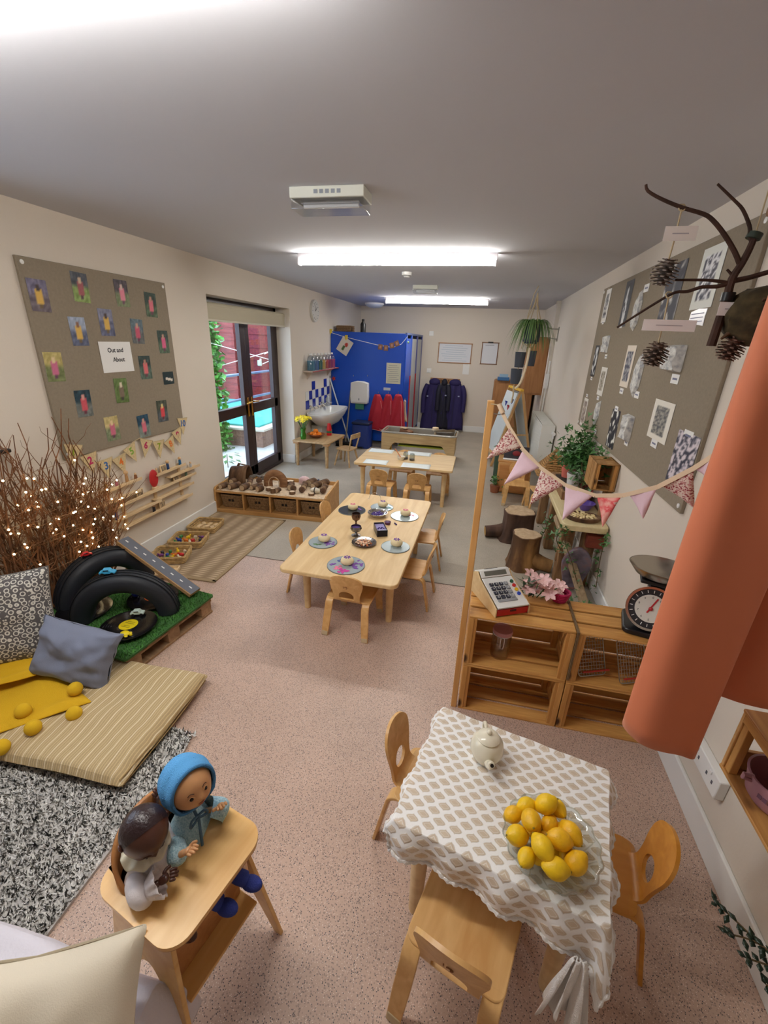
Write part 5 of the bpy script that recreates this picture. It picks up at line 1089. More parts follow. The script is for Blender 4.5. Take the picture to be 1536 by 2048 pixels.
# sink trough on the left wall
t = thing('sink', 'long white ceramic sink trough with taps on the left wall', 'sink', (XL, 6.74, .46)); L, W = 1.15, .42
def trough(u, v):
    a = 2 * PI * u; x, y = math.cos(a), math.sin(a); k = (abs(x) ** 4 + abs(y) ** 4) ** -.25; x, y = x * k, y * k
    prof = [(0.20, -.22), (.55, -.19), (.86, -.08), (1.0, .0), (1.0, .02), (.93, .02), (.88, -.0), (.70, -.12), (.0, -.13)]; i = min(int(v * 8), 7); f = v * 8 - i; r = prof[i][0] * (1 - f) + prof[i + 1][0] * f; z = prof[i][1] * (1 - f) + prof[i + 1][1] * f
    return (W / 2 + .005 + x * r * W / 2, y * r * L / 2, z + .20)
MB().grid(trough, 48, 17, closed_u=True).build('basin', plain('sanitary_white', (226, 228, 226), .15), t, ang=60)
MB().box((.10, 0, -.18), (.18, .50, .36)).build('pedestal_panel', plain('panel_white', (206, 206, 202), .5), t, bevel=.01); MB().tube([(.2, .1, .0), (.22, .12, -.1), (.03, .12, -.16)], .02, 8).build('waste_pipe', M_black, t)
for y in (-.36, -.2, .10, .28, .42): MB().tube([(.05, y, .215), (.05, y, .28), (.09, y, .30), (.13, y, .275)], .011, 8).build('tap', M_chrome, t); 
for y in (-.36, .10): MB().lathe([(0, .30), (.018, .30), (.018, .32), (0, .325)], 12, Matrix.Translation((.05, y, 0))).build('tap_handle', M_chrome, t)
t = thing('tile_splashback', 'checkered blue and white tiles above the sink', 'tiles', (XL, 6.85, .72)); ts = .135
for i in range(8):
    for j in range(2 + (1 if i in (2, 3, 6, 7) else 0)):
        if j == 2 and i in (3,): continue
        MB().box((.005, (i - 3.5) * ts, (j + .5) * ts), (.008, ts - .006, ts - .006)).build('tile', plain('tile_blue', (40, 52, 150), .15) if (i + j) % 2 == 0 else plain('tile_white', (222, 224, 222), .15), t, bevel=.0015, seg=1)
t = thing('soap_dispenser', 'small grey soap dispenser standing on the sink', 'soap', (XL + .09, 7.06, .695)); MB().lathe([(0, 0), (.035, 0), (.035, .12), (.02, .14), (.01, .16), (0, .16)], 16).build('bottle_body', plain('soap_grey', (170, 176, 184), .2), t); MB().tube([(0, 0, .16), (0, 0, .18), (.03, 0, .18)], .006, 6).build('pump', M_chrome, t)
# bottle shelf
z0 = 1.28; t = thing('bottle_shelf', 'small wavy red edged shelf above the sink', 'shelf', (XL, 6.86, z0)); b = MB(); b.prism([(0, -.62), (.14, -.62)] + [(.15 + .018 * math.sin(k * .9), -.6 + 1.2 * k / 14) for k in range(15)] + [(.14, .62), (0, .62)], .018); b.build('board', plain('shelf_pale', (206, 190, 178), .5), t, bevel=.003)
MB().tube([(.152 + .018 * math.sin(k * .9), -.6 + 1.2 * k / 14, .009) for k in range(15)], .009, 6).build('red_edge', plain('edge_red', (160, 60, 56), .5), t)
for y in (-.45, .45): MB().prism([(0, 0), (.10, 0), (0, -.12)], .02, Matrix.Translation((0, y, 0)) @ Matrix.Rotation(PI / 2, 4, 'X')).build('bracket', plain('shelf_pale', (206, 190, 178)), t)
for i, (c, nm) in enumerate((((44, 130, 160), 'turquoise'), ((50, 110, 170), 'blue'), ((34, 110, 96), 'teal green'), ((200, 160, 70), 'amber'), ((190, 60, 66), 'red'), ((160, 44, 90), 'crimson'), ((180, 50, 110), 'pink'))):
    t = thing('sensory_bottle', 'clear bottle of %s liquid on the wavy shelf' % nm, 'bottle', (XL + .08, 6.38 + i * .155, z0 + .018), 0, 'coloured bottles on the wavy shelf'); G = glass('bottle_plastic', (232, 236, 240), .05, .08)
    MB().lathe([(0, 0), (.060, 0), (.062, .14), (.045, .19), (.02, .21), (.02, .23), (0, .23)], 20).build('bottle_wall', G, t); MB().lathe([(0, .003), (.0585, .003), (.0605, .138), (0, .141)], 20).build('liquid', plain('liquid_' + nm, c, .3), t); MB().lathe([(.022, .215), (.022, .24), (0, .24)], 12).build('cap', M_white, t)

# low table with flowers and fruit by the sink
tb = make_table('small wooden table with daffodils under the sink', 'low_table', (-2.285, 6.03, 0), math.radians(-3), .56, .70, .38, wood('worn_oak', (166, 132, 90), (196, 162, 116), 1, 12, 8, .5), inset=(.05, .07), r=.03, th=.022)
def stick_chair(label, p, rz, mt, group=None):
    t = thing('stick_chair', label, 'chair', p, rz, group); MB().prism(rrect(.26, .25, .05), .018, Matrix.Translation((0, 0, .24))).build('seat', mt, t, bevel=.004)
    for sx in (-1, 1):
        for sy in (-1, 1): MB().tube([(sx * .09, sy * .08, .24), (sx * .135, sy * .13, 0)], [.016, .012], 8).build('leg', mt, t)
        MB().tube([(sx * .10, -.10, .255), (sx * .12, -.15, .46)], .011, 8).build('back_post', mt, t)
    MB().bar((-.125, -.15, .45), (.125, -.15, .45), .018, .07).build('back_rail', mt, t, bevel=.004); return t
stick_chair('small round legged wooden chair at the daffodil table', (-1.86, 6.03, 0), math.radians(75), wood('worn_oak', (0, 0, 0), (0, 0, 0)))
vq = at_z(601, 880, .38); vq.y = min(vq.y, 6.1); vp = Vector((-2.46, 5.83, .38))
t = thing('flower_vase', 'green glass vase of yellow daffodils on the small table', 'vase', vp); MB().lathe([(0, 0), (.035, 0), (.045, .05), (.03, .11), (.045, .16), (.042, .16), (.026, .11), (.04, .05), (.03, .006), (0, .006)], 24).build('vase_body', plain('green_glass', (70, 150, 40), .1, **{'Transmission Weight': .5}), t)
rg = random.Random(8)
for k in range(12):
    a = k * 2.4; r_ = .03 + .085 * math.sqrt(k / 12); x, y, z = r_ * math.cos(a), r_ * math.sin(a) * 1.1, .33 - .5 * r_ + .01 * (k % 3); st = MB().tube([(x * .1, y * .1, .02), (x * .4, y * .4, .18), (x, y, z)], .004, 5).build('stem', M_leaf, t)
    b = MB()
    for j in range(6): an = j * PI / 3; b.add([(0, 0, 0), (.030 * math.cos(an - .4), .030 * math.sin(an - .4), .008), (.042 * math.cos(an), .042 * math.sin(an), .004), (.030 * math.cos(an + .4), .030 * math.sin(an + .4), .008)], [(0, 1, 2, 3)])
    b.tube([(0, 0, 0), (0, 0, .022)], [.009, .014], 10); fl_ = b.build('flower', plain('daffodil_yellow', (248, 222, 40), .6), t, loc=(x, y, z), rot=(.7 * math.sin(a) * -1 + .4, .7 * math.cos(a), 0))
t = thing('fruit_bowl', 'brown shallow bowl on the small table holding oranges', 'bowl', (-2.33, 6.00, .38)); MB().lathe([(0, 0), (.05, 0), (.125, .05), (.13, .055), (.12, .055), (.05, .012), (0, .01)], 28).build('bowl_body', plain('terracotta_bowl', (150, 86, 50), .5), t); MB().tube([(.128 * math.cos(i * .2), .128 * math.sin(i * .2), .053) for i in range(32)], .005, 5, closed=True).build('rim', plain('bowl_rim', (120, 66, 40), .5), t)
for k, l in enumerate(('orange at the front of the fruit bowl', 'orange at the left of the fruit bowl', 'orange at the right of the fruit bowl', 'orange at the back of the fruit bowl', 'orange on top of the pile in the bowl')):
    a = -PI / 2 + k * PI / 2; p = (-2.33 + (.052 * math.cos(a) if k < 4 else 0), 6.00 + (.052 * math.sin(a) if k < 4 else 0), .430 if k < 4 else .475); t = thing('orange', l, 'orange', p, 0, 'oranges in the brown bowl'); MB().ball((0, 0, 0), (.038, .038, .034), 16, 10).build('peel', plain('orange_peel', (240, 130, 20), .5, bump=.2, bscale=300), t); MB().ball((0, 0, .034), .005, 6, 4).build('stem_end', M_leaf, t)
t = thing('red_bottle', 'red bottle with a green band on the small table', 'bottle', (-2.20, 6.22, .38)); MB().lathe([(0, 0), (.038, 0), (.038, .10), (.03, .13), (.024, .18), (0, .185)], 20).build('bottle_body', plain('bottle_red', (200, 30, 34), .3), t); MB().lathe([(.039, .04), (.039, .07)], 20).build('band', plain('band_green', (60, 110, 70), .5), t)

# water tray
wt = thing('water_tray', 'long clear water tray on a plywood stand with yellow feet', 'tray', (-.89, 6.86, 0)); WW, WD, WH_ = 1.16, .46, .42; M_clr = plain('cloudy_plastic', (190, 184, 170), .15, **{'Transmission Weight': .25})
b = MB(); Mx = ON_BACK(0, 0, 0)
for sy in (-1, 1):
    P = [(-WW / 2, .12), (-WW / 2 + .12, .12)] + [(-WW / 2 + .12 + .10 * k / 5, .12 + .14 * math.sin(k / 5 * PI / 2)) for k in range(1, 6)] + [(WW / 2 - .22 + .10 * k / 5, .26 - .14 * (1 - math.cos(k / 5 * PI / 2))) for k in range(0, 6)] + [(WW / 2, .12), (WW / 2, .40), (-WW / 2, .40)]
    MB().prism(P, .018, Matrix.Translation((0, sy * WD / 2 + .009, 0)) @ Mx).build('apron_panel', wood('stand_ply', (176, 144, 96), (204, 172, 122), 0, 12, 8, .5), wt, bevel=.003)
    for sx in (-1, 1): MB().tube([(sx * (WW / 2 - .06), sy * (WD / 2 - .03), .12), (sx * (WW / 2 - .06), sy * (WD / 2 - .03), 0)], [.028, .022], 14).build('foot', plain('yellow_foot', (236, 178, 20), .4), wt)
for sx in (-1, 1): MB().box((sx * (WW / 2 - .009), 0, .26), (.018, WD - .02, .28)).build('end_panel', wood('stand_ply', (0, 0, 0), (0, 0, 0)), wt)
b = MB(); b.box((0, 0, .27), (WW - .06, WD - .06, .012))
for x, y, a, c in ((-WW / 2 + .03, 0, .012, WD - .04), (WW / 2 - .03, 0, .012, WD - .04), (0, -WD / 2 + .03, WW - .04, .012), (0, WD / 2 - .03, WW - .04, .012)): b.box((x, y, .345), (a, c, .15))
b.build('tray_body', M_clr, wt); MB().tube([Vector((x, y, WH_)) for x, y in rrect(WW + .02, WD + .02, .04, 5)], .014, 8, closed=True).build('rim', M_clr, wt)
MB().box((0, 0, .295), (WW - .09, WD - .09, .03)).build('soil_layer', patchy('brown_soil', [(90, 66, 48), (130, 100, 78)], 40, .95, .6), wt)
MB().box((.05, 0, .20), (.75, .30, .02)).build('lower_shelf', plain('lime_shelf', (170, 180, 40), .5), wt)
t = thing('timber_block', 'brown wedge of timber lying in the left of the water tray', 'block', (-1.14, 6.88, .311), -.3); MB().prism([(0, 0), (.24, 0), (.22, .10), (.04, .14)], .12, Matrix.Translation((-.1, .06, 0)) @ Matrix.Rotation(PI / 2, 4, 'X')).build('block_body', wood('old_timber', (110, 70, 44), (150, 104, 68), 0, 14, 6, .8), t, bevel=.006); MB().box((-.02, 0, .142), (.12, .10, .008)).build('pale_face', M_cut, t)
t = thing('metal_plate', 'metal plate with thin brown sticks on the right of the water tray', 'plate', (-.52, 6.82, .438), 0); MB().lathe([(0, 0), (.10, 0), (.16, .02), (.165, .02), (.10, -.004), (0, -.004)], 28).build('plate_body', M_steel, t)
for k in range(6): MB().tube([(-.14 + .02 * k, -.06 + .025 * k, .022), (.18, -.03 + .02 * k, .03 + .004 * k)], .005, 6).build('stick', M_stem, t)
t = thing('wooden_mushroom', 'small pale wooden piece behind the metal plate', 'toy', (-.66, 6.98, .311)); MB().lathe([(0, 0), (.02, 0), (.018, .12), (.06, .13), (.05, .17), (0, .18)], 16).build('cap', M_birch, t); MB().lathe([(.0, 0), (.03, 0), (.03, .012), (0, .012)], 12).build('base', M_birch, t)

# things on the back wall
YW = YB - .001
notice('wood framed whiteboard planner covered with faint writing', 909.5, 706.5, .66, .37, YW, (222, 226, 232), 8, 'planner_board', wood('frame_wood', (150, 104, 66), (176, 128, 84), 0, 14, 8, .5), 'whiteboard', lc=(176, 190, 206))
notice('clipboard with a blank white sheet on the far wall', 979, 707, .31, .40, YW, (226, 228, 232), 1, 'clipboard', wood('clip_wood', (120, 84, 58), (146, 106, 76), 0, 14, 8, .5), 'clipboard', lc=(90, 90, 96))
notice('narrow white paper under the planner board', 932, 738, .13, .21, YW, (236, 236, 232), 1, 'notice', None, 'notice', lc=(190, 190, 190))
q = at_y(979, 684, YW); o = MB().box((0, -.02, 0), (.10, .02, .025)).build('clip', M_black, bpy.data.objects['clipboard'], loc=(0, -.0, .205), bevel=.003)
for px, py, l in ((863, 667, 'white light switch plate left of the planner board'), (858, 741, 'small white socket plate above the coat rack')):
    q = at_y(px, py, YW); t = thing('wall_switch', l, 'switch', (q.x, YW, q.z)); MB().box((0, -.006, 0), (.09, .012, .09)).build('plate', M_white, t, bevel=.003); MB().box((0, -.014, 0), (.03, .006, .05)).build('rocker', M_white, t, bevel=.002)
q0, q1 = at_y(861, 760, YW), at_y(920, 760, YW); t = thing('coat_rack', 'wooden coat rack with hooks holding dark coats on the far wall', 'coat rack', ((q0.x + q1.x) / 2, YW, q0.z)); MB().box((0, -.012, 0), (abs(q1.x - q0.x), .022, .10)).build('rack_board', wood('rack_wood', (160, 112, 70), (190, 140, 94), 0, 14, 8, .5), t, bevel=.004)
for x in (-.24, -.08, .08, .24): MB().tube([(x, -.02, .01), (x, -.06, .0), (x, -.075, .03)], .007, 6).build('hook', M_black, t)
zc = q0.z + .02
coat('dark purple coat hanging leftmost on the coat rack', (at_y(868, 780, 9.3).x, 9.40, zc), .48, 1.10, M_purple, 'coats on the coat rack', 3, -.12)
coat('slim black coat squeezed in the middle of the coat rack', (at_y(888, 780, 9.3).x, 9.37, zc), .26, .98, plain('black_coat', (24, 24, 44), .7, bump=.3, bscale=60), 'coats on the coat rack', 5, .05)
coat('dark purple coat hanging rightmost on the coat rack', (at_y(909, 780, 9.3).x, 9.40, zc), .50, 1.00, M_purple, 'coats on the coat rack', 8, .10)

# cupboard at the far right, tall door above it
t = thing('wooden_cupboard', 'brown wooden cupboard in the far right corner behind the easel', 'cupboard', (.59, 9.18, 0)); M_cup = wood('cupboard_ply', (150, 100, 56), (176, 124, 76), 2, 10, 8, .5)
MB().prism(rrect(.74, 1.12, .04), .40, Matrix.Translation((0, .20, .56)) @ Mx).build('carcase', M_cup, t, bevel=.004); MB().box((-.19, -.205, .54), (.34, .012, 1.02)).build('door_panel', M_cup, t, bevel=.003); MB().box((.19, -.205, .54), (.34, .012, 1.02)).build('door_panel', M_cup, t, bevel=.003)
t = thing('wall_cupboard', 'tall narrow brown cupboard high on the right wall behind the hanging plant', 'cupboard', (XR, 8.2, .98)); MB().box((-.17, 0, .46), (.32, .50, .92)).build('carcase', M_cup, t, bevel=.004); MB().box((-.17, -.256, .46), (.28, .010, .86)).build('side_panel', M_cup, t, bevel=.003); MB().ball((-.335, .1, .45), .016, 10, 8).build('door_knob', M_chrome, t)
t = thing('document_holder', 'blue tray of leaflets on top of the far cupboard', 'tray', (.38, 9.0, 1.12)); MB().box((0, 0, .03), (.22, .16, .06)).build('tray_body', plain('tray_blue', (60, 110, 160), .4), t, bevel=.004); MB().box((0, -.02, .085), (.16, .03, .06)).build('leaflets', plain('leaflet_blue', (150, 180, 200), .6), t)
t = thing('blue_parasol_lid', 'pale blue half round lid standing on the far cupboard', 'lid', (.80, 8.95, 1.12)); MB().prism([(.17 * math.cos(a), .15 * math.sin(a)) for a in [PI * k / 14 for k in range(15)]], .03, Mx).build('lid_body', plain('pale_blue', (146, 172, 186), .5), t, bevel=.004); MB().ball((0, -.03, .03), .012, 8, 6).build('knob', M_white, t)
# pipes and radiator
t = thing('heating_pipes', 'white boxed pipes running from ceiling to floor on the right wall', 'pipes', (XR, 7.55, 0))
MB().box((-.03, 0, H / 2), (.06, .10, H - .004)).build('pipe_boxing', M_wall, t, bevel=.004); MB().tube([(-.03, .12, .0), (-.03, .12, H)], .014, 10).build('pipe', M_white, t); MB().tube([(-.03, -.12, .16), (-.03, -.12, 1.55)], .012, 10).build('pipe', M_white, t); MB().box((-.035, -.12, 1.25), (.05, .06, .22)).build('valve_box', M_white, t, bevel=.004)
rd = thing('radiator', 'white panel radiator end on against the right wall', 'radiator', (XR, 6.65, 0)); M_rad = plain('radiator_white', (226, 226, 218), .4)
MB().box((-.185, -.0, .48), (.012, 1.30, .62)).build('front_panel', M_rad, rd, bevel=.004); MB().box((-.035, 0, .47), (.012, 1.30, .58)).build('rear_panel', M_rad, rd, bevel=.004)
for k in range(22): MB().box((-.1925, -.60 + .057 * k, .48), (.006, .026, .54)).build('ridge', M_rad, rd, bevel=.002)
for s in (-1, 1): MB().box((-.105, s * .652, .48), (.17, .006, .64)).build('end_cover', M_rad, rd, bevel=.003)
for k in range(26): MB().box((-.105, -.62 + .0496 * k, .798), (.15, .028, .006)).build('grille_bar', M_rad, rd)
MB().tube([(-.035, -.70, .70), (-.035, -.70, .64), (-.035, -.66, .64)], .012, 8).tube([(-.035, -.74, .70), (-.035, -.66, .70)], .022, 12).build('valve', M_white, rd); MB().tube([(-.035, -.64, .2), (-.035, -.70, .18), (-.035, -.70, 0)], .010, 8).build('pipe_tail', M_white, rd)
for s in (-.5, .5): MB().box((-.015, s, .47), (.03, .04, .2)).build('bracket', M_rad, rd)

# easel
t = thing('easel', 'wooden A frame easel with white magnetic boards near the right wall', 'easel', (.50, 7.05, 0), math.radians(13)); M_eas = wood('easel_wood', (186, 140, 86), (212, 168, 112), 2, 14, 8, .5)
for sy in (-1, 1):
    for sx in (-1, 1): MB().bar((sx * .31, sy * .30, 0), (sx * .012, sy * .30, 1.14), .035, .02, (0, 1, 0)).build('leg', M_eas, t, bevel=.003)
    MB().bar((-.17, sy * .30, .50), (.17, sy * .30, .50), .02, .012, (0, 1, 0)).build('cross_bar', M_eas, t)
for sx in (-1, 1):
    MB().bar((sx * .275, 0, .20), (sx * .045, 0, 1.10), .56, .014, (sx, 0, .2)).build('whiteboard', plain('white_board', (214, 222, 222), .25), t, bevel=.002); MB().box((sx * .30, 0, .20), (.06, .60, .02)).build('tray', M_eas, t, bevel=.002)
MB().box((0, 0, 1.15), (.05, .64, .03)).build('ridge', plain('ridge_yellow', (226, 180, 60), .5), t, bevel=.003)
for k, (y, z, c) in enumerate(((-.2, .98, (40, 50, 140)), (-.12, .88, (180, 36, 44)), (.05, .92, (40, 50, 140)), (.1, .8, (60, 120, 70)))):
    x = -.045 - (1.10 - z) * .2556; MB().box((x - .014, y, z), (.012, .03, .07)).box((x - .014, y, z + .025), (.012, .08, .02)).build('magnet_letter', plain('magnet_%d' % c[0], c, .4), t, bevel=.002)
t = thing('teal_crate', 'dark teal storage crate under the easel', 'crate', (.66, 7.66, 0)); b = MB(); b.box((0, 0, .01), (.34, .26, .02))
for x, y, a, c in ((-.17, 0, .012, .27), (.17, 0, .012, .27), (0, -.13, .35, .012), (0, .13, .35, .012)): b.box((x, y, .16), (a, c, .32))
b.build('crate_body', plain('teal_plastic', (20, 66, 92), .5), t, bevel=.003); MB().tube([Vector((x, y, .32)) for x, y in rrect(.36, .28, .02, 3)], .009, 6, closed=True).build('rim', plain('teal_plastic', (20, 66, 92)), t)
t = thing('red_toy_pot', 'red pot with a white lid beside the teal crate', 'pot', (.60, 7.30, 0)); MB().lathe([(0, 0), (.07, 0), (.08, .12), (0, .12)], 20).build('pot_body', plain('pot_red', (170, 34, 44), .4), t); MB().lathe([(.083, .12), (.07, .145), (0, .155)], 20).build('lid', M_white, t)

# hanging planter
hp = thing('hanging_planter', 'spider plant in a dark pot hanging in macrame from the ceiling', 'plant', (.50, 5.75, H)); R_ = .11
MB().tube([(0, 0, 0), (0, 0, -.02), (.01, 0, -.05), (0, 0, -.08)], .004, 6).build('ceiling_hook', M_chrome, hp); potz = -.62
MB().lathe([(0, 0), (.075, 0), (.105, .19), (.112, .19), (.112, .21), (.10, .21), (.095, .02), (0, .015)], 28, Matrix.Translation((0, 0, potz))).build('pot', plain('charcoal_pot', (46, 54, 66), .4), hp)
for k in range(4): a = k * PI / 2 + .4; MB().tube([(0, 0, -.08), (.02 * math.cos(a), .02 * math.sin(a), -.2), (.112 * math.cos(a), .112 * math.sin(a), potz + .20), (.085 * math.cos(a), .085 * math.sin(a), potz), (0, 0, potz - .05)], .006, 6).build('macrame_cord', M_string, hp)
MB().tube(smooth_path([(0, 0, potz - .05), (-.01, 0, potz - .25), (-.05, -.01, potz - .45), (-.10, 0, potz - .52)], 4), .014, 8).build('macrame_tail', plain('cream_cord', (226, 210, 180), .9), hp)
rg = random.Random(12); 
def strap_leaves(n, spread, drop, L, w_, base, name='leaf'):
    for k in range(n):
        a = rg.uniform(0, 6.28); s_ = rg.uniform(.5, 1) * spread; d_ = rg.uniform(.4, 1) * drop; P = []
        for i in range(9): u = i / 8; r_ = s_ * (u ** .7); P.append(Vector((r_ * math.cos(a), r_ * math.sin(a), base + .13 * math.sin(min(1, u * 1.6) * PI / 2) * 1.0 - d_ * max(0, u - .25) ** 1.4)))
        b = MB(); vs = []; sd = Vector((-math.sin(a), math.cos(a), 0))
        for i, p in enumerate(P): ww = w_ * math.sin(PI * (.12 + .88 * i / 8)) ; vs += [p - sd * ww, p + sd * ww]
        b.add(vs, [(2 * i, 2 * i + 1, 2 * i + 3, 2 * i + 2) for i in range(8)]); b.build(name, plain('spider_leaf', (92, 124, 68), .5, var=.3, bscale=40), hp)
strap_leaves(170, .33, .74, .4, .005, potz + .18)
t = thing('wall_planter', 'dark grey fabric pocket planter hanging below the spider plant', 'planter', (.42, 5.95, 1.62))
for i, (x, z, w_) in enumerate(((0, 0, .13), (-.02, -.20, .14), (.14, .02, .10))):
    b = MB(); b.lathe([(0, -.12), (w_ * .42, -.12), (w_ * .5, .06), (w_ * .46, .06), (w_ * .38, -.11), (0, -.11)], 18, Matrix.Translation((x, 0, z))); b.build('pocket', plain('charcoal_felt', (70, 74, 84), .9), t)
MB().tube([(0, 0, .1), (.02, 0, .46), (.05, -.08, .70), (.08, -.2, .777)], .005, 6).build('hanging_cord', M_string, t); MB().tube([(-.03, 0, -.34), (-.02, 0, -.46), (-.03, 0, -.56)], .010, 8).build('tassel', M_string, t); MB().tube([(0, 0, -.1), (-.02, 0, -.30), (-.03, 0, -.36)], .008, 6).build('tassel_cord', M_string, t)
t = thing('wall_bracket', 'grey metal bracket fixed to the right wall by the hanging plant', 'bracket', (XR, 7.3, 2.0)); MB().tube([(0, 0, 0), (-.10, 0, .0), (-.18, -.03, .02)], .010, 6).build('arm', M_steel, t); MB().tube([(0, 0, -.14), (-.08, 0, -.13), (-.14, -.02, -.12)], .008, 6).build('lower_arm', M_steel, t); MB().box((-.006, 0, -.07), (.012, .05, .2)).build('wall_plate', M_steel, t)

# low wooden unit with a dark screen, small plants and chairs near the right wall
t = thing('wooden_unit', 'small plywood play unit with a black panel on top', 'cabinet', (.52, 5.62, 0), math.radians(-4)); MB().box((0, 0, .20), (.40, .42, .38)).build('carcase', M_beech, t, bevel=.004); MB().box((0, -.22, .20), (.36, .012, .34)).build('front_panel', wood('unit_panel', (176, 116, 60), (200, 142, 84), 0, 12, 8, .5), t, bevel=.003)
MB().box((0, .06, .40), (.42, .46, .02)).build('top', M_beech, t, bevel=.003)
sc = MB().bar((0, -.10, .415), (0, .02, .56), .30, .014, (0, -1, .5)).build('black_panel', plain('panel_black', (44, 38, 44), .4), t, bevel=.003); MB().ball((.0, -.068, .49), (.05, .008, .035), 12, 8).build('red_flower_print', plain('dull_red', (140, 44, 50), .6), sc); MB().bar((0, -.12, .413), (0, -.11, .43), .31, .012, (0, -1, 0)).build('ledge', M_white, t)
for (x, y, l, c) in ((.30, 5.42, 'small terracotta pot of greenery left of the plywood unit', (150, 90, 60)), (.33, 5.85, 'small leafy pot plant behind the plywood unit', (60, 80, 60))):
    t = thing('small_pot_plant', l, 'plant', (x, y, 0 if y < 5.6 else 0), 0, 'small pot plants by the unit'); MB().lathe([(0, 0), (.05, 0), (.065, .09 if y < 5.6 else .42), (0, .09 if y < 5.6 else .42)], 16).build('pot', plain('pot_%d' % c[0], c, .7), t); b = MB(); zt = .09 if y < 5.6 else .42
    for k in range(60): q = Matrix.Translation((rg.gauss(0, .035), rg.gauss(0, .035), zt + rg.uniform(0, .14))) @ Euler((rg.uniform(-1, 1), rg.uniform(-1, 1), rg.uniform(0, 6))).to_matrix().to_4x4(); b.add([(-.02, 0, 0), (0, -.012, 0), (.025, 0, 0), (0, .012, 0)], [(0, 1, 2, 3)], q)
    b.build('foliage', M_leaf, t, kind='stuff')
dup(ch, (.53, 5.10, 0), math.radians(178), 'ply chair facing the viewer in front of the plywood unit', 'ply chairs near the right wall'); dup(ch, (.80, 4.92, 0), math.radians(100), 'ply chair turned sideways by the right wall, behind the stumps', 'ply chairs near the right wall')
# ================================================================== THE RIGHT WALL
board('large taupe felt noticeboard of black and white artwork on the right wall', ON_RIGHT(3.475, 1.645), 2.57, 1.235)
RR = ON_RIGHT(0, 0).to_3x3().to_4x4()
def bw(seed, dark=(46, 46, 58), light=(214, 212, 206), k=6, border=0, margin=(232, 230, 222), th=0.0, soft=2.2, shape=None):
    def fn(u, v):
        if border and (min(u, 1 - u) < border or min(v, 1 - v) < border * .8): return margin
        n = noise.noise(Vector((u * k + seed * 3.1, v * k * 1.4, seed))); t_ = min(1, max(0, (n - th) * soft + .5))
        if shape: t_ = shape(u, v, n)
        return mixc(dark, light, t_)
    return fn
def artwork(label, px, py, w, h, fn, rot=0, bulge=.004, cat='artwork', group='artworks on the right board', nu=20, nv=26):
    q = at_x(px, py, XR - .02); o = printed('artwork', w, h, fn, M=ON_RIGHT(q.y, q.z, .0205) @ Matrix.Rotation(rot, 4, 'Z'), nu=nu, nv=nv, bulge=bulge); return tag(set_origin(o, (XR - .02, q.y, q.z)), label, cat, group)
fig = lambda u, v, n: 1 if ((u - .5) ** 2 * 6 + (v - .72) ** 2 * 3 < .06 or (abs(u - .5) < .16 + .1 * n and v < .62)) and n > -.35 else 0
artwork('white card with a dark leaf print, top left corner of the board', 1212.5, 612, .17, .27, bw(1, k=7, border=.16))
artwork('tall black sheet with a pale standing figure', 1252, 608, .19, .32, bw(2, (40, 40, 48), (214, 216, 218), 5, .06, (58, 58, 64), shape=fig))
artwork('black sheet with two pale faces behind the hanging cone', 1341, 594, .26, .35, bw(3, (48, 48, 60), (196, 192, 186), 4, th=.18, soft=6))
artwork('largest white card with a sparkling black and white print, top right', 1416, 555, .24, .27, bw(4, (60, 60, 76), (236, 236, 238), 9, .18, (228, 230, 222), soft=4))
artwork('white card with grey relief print in the middle left of the board', 1204, 763, .19, .23, bw(5, (120, 112, 96), (200, 194, 180), 9, .2))
artwork('long white card with an inky blue black print beside the hexagon piece', 1255.5, 733, .20, .28, bw(6, (64, 66, 84), (176, 176, 176), 8, .18, (232, 222, 206)))
artwork('dark sheet with a cloudy white shape at the left edge of the board', 1190, 722, .15, .27, bw(7, (44, 46, 54), (222, 226, 226), 4, .08, (52, 52, 58), soft=5))
artwork('white edged card lowest at the left edge of the board', 1168, 824, .17, .26, bw(8, (120, 104, 96), (206, 196, 184), 8, .14))
artwork('black sheet with a white branching shape, lower left', 1225.5, 858, .20, .28, bw(9, (46, 46, 54), (236, 236, 226), 5, th=.2, soft=9), rot=.03)
artwork('white framed grey leaf print in the lower middle of the board', 1320.5, 842, .285, .205 * 1.05, bw(10, (86, 88, 92), (176, 172, 160), 11, .16, (238, 234, 222)), rot=.0)
artwork('black, white and lilac marbled sheet at the bottom edge of the board', 1364, 920, .24, .26, bw(11, (58, 60, 78), (224, 214, 220), 8, soft=5))
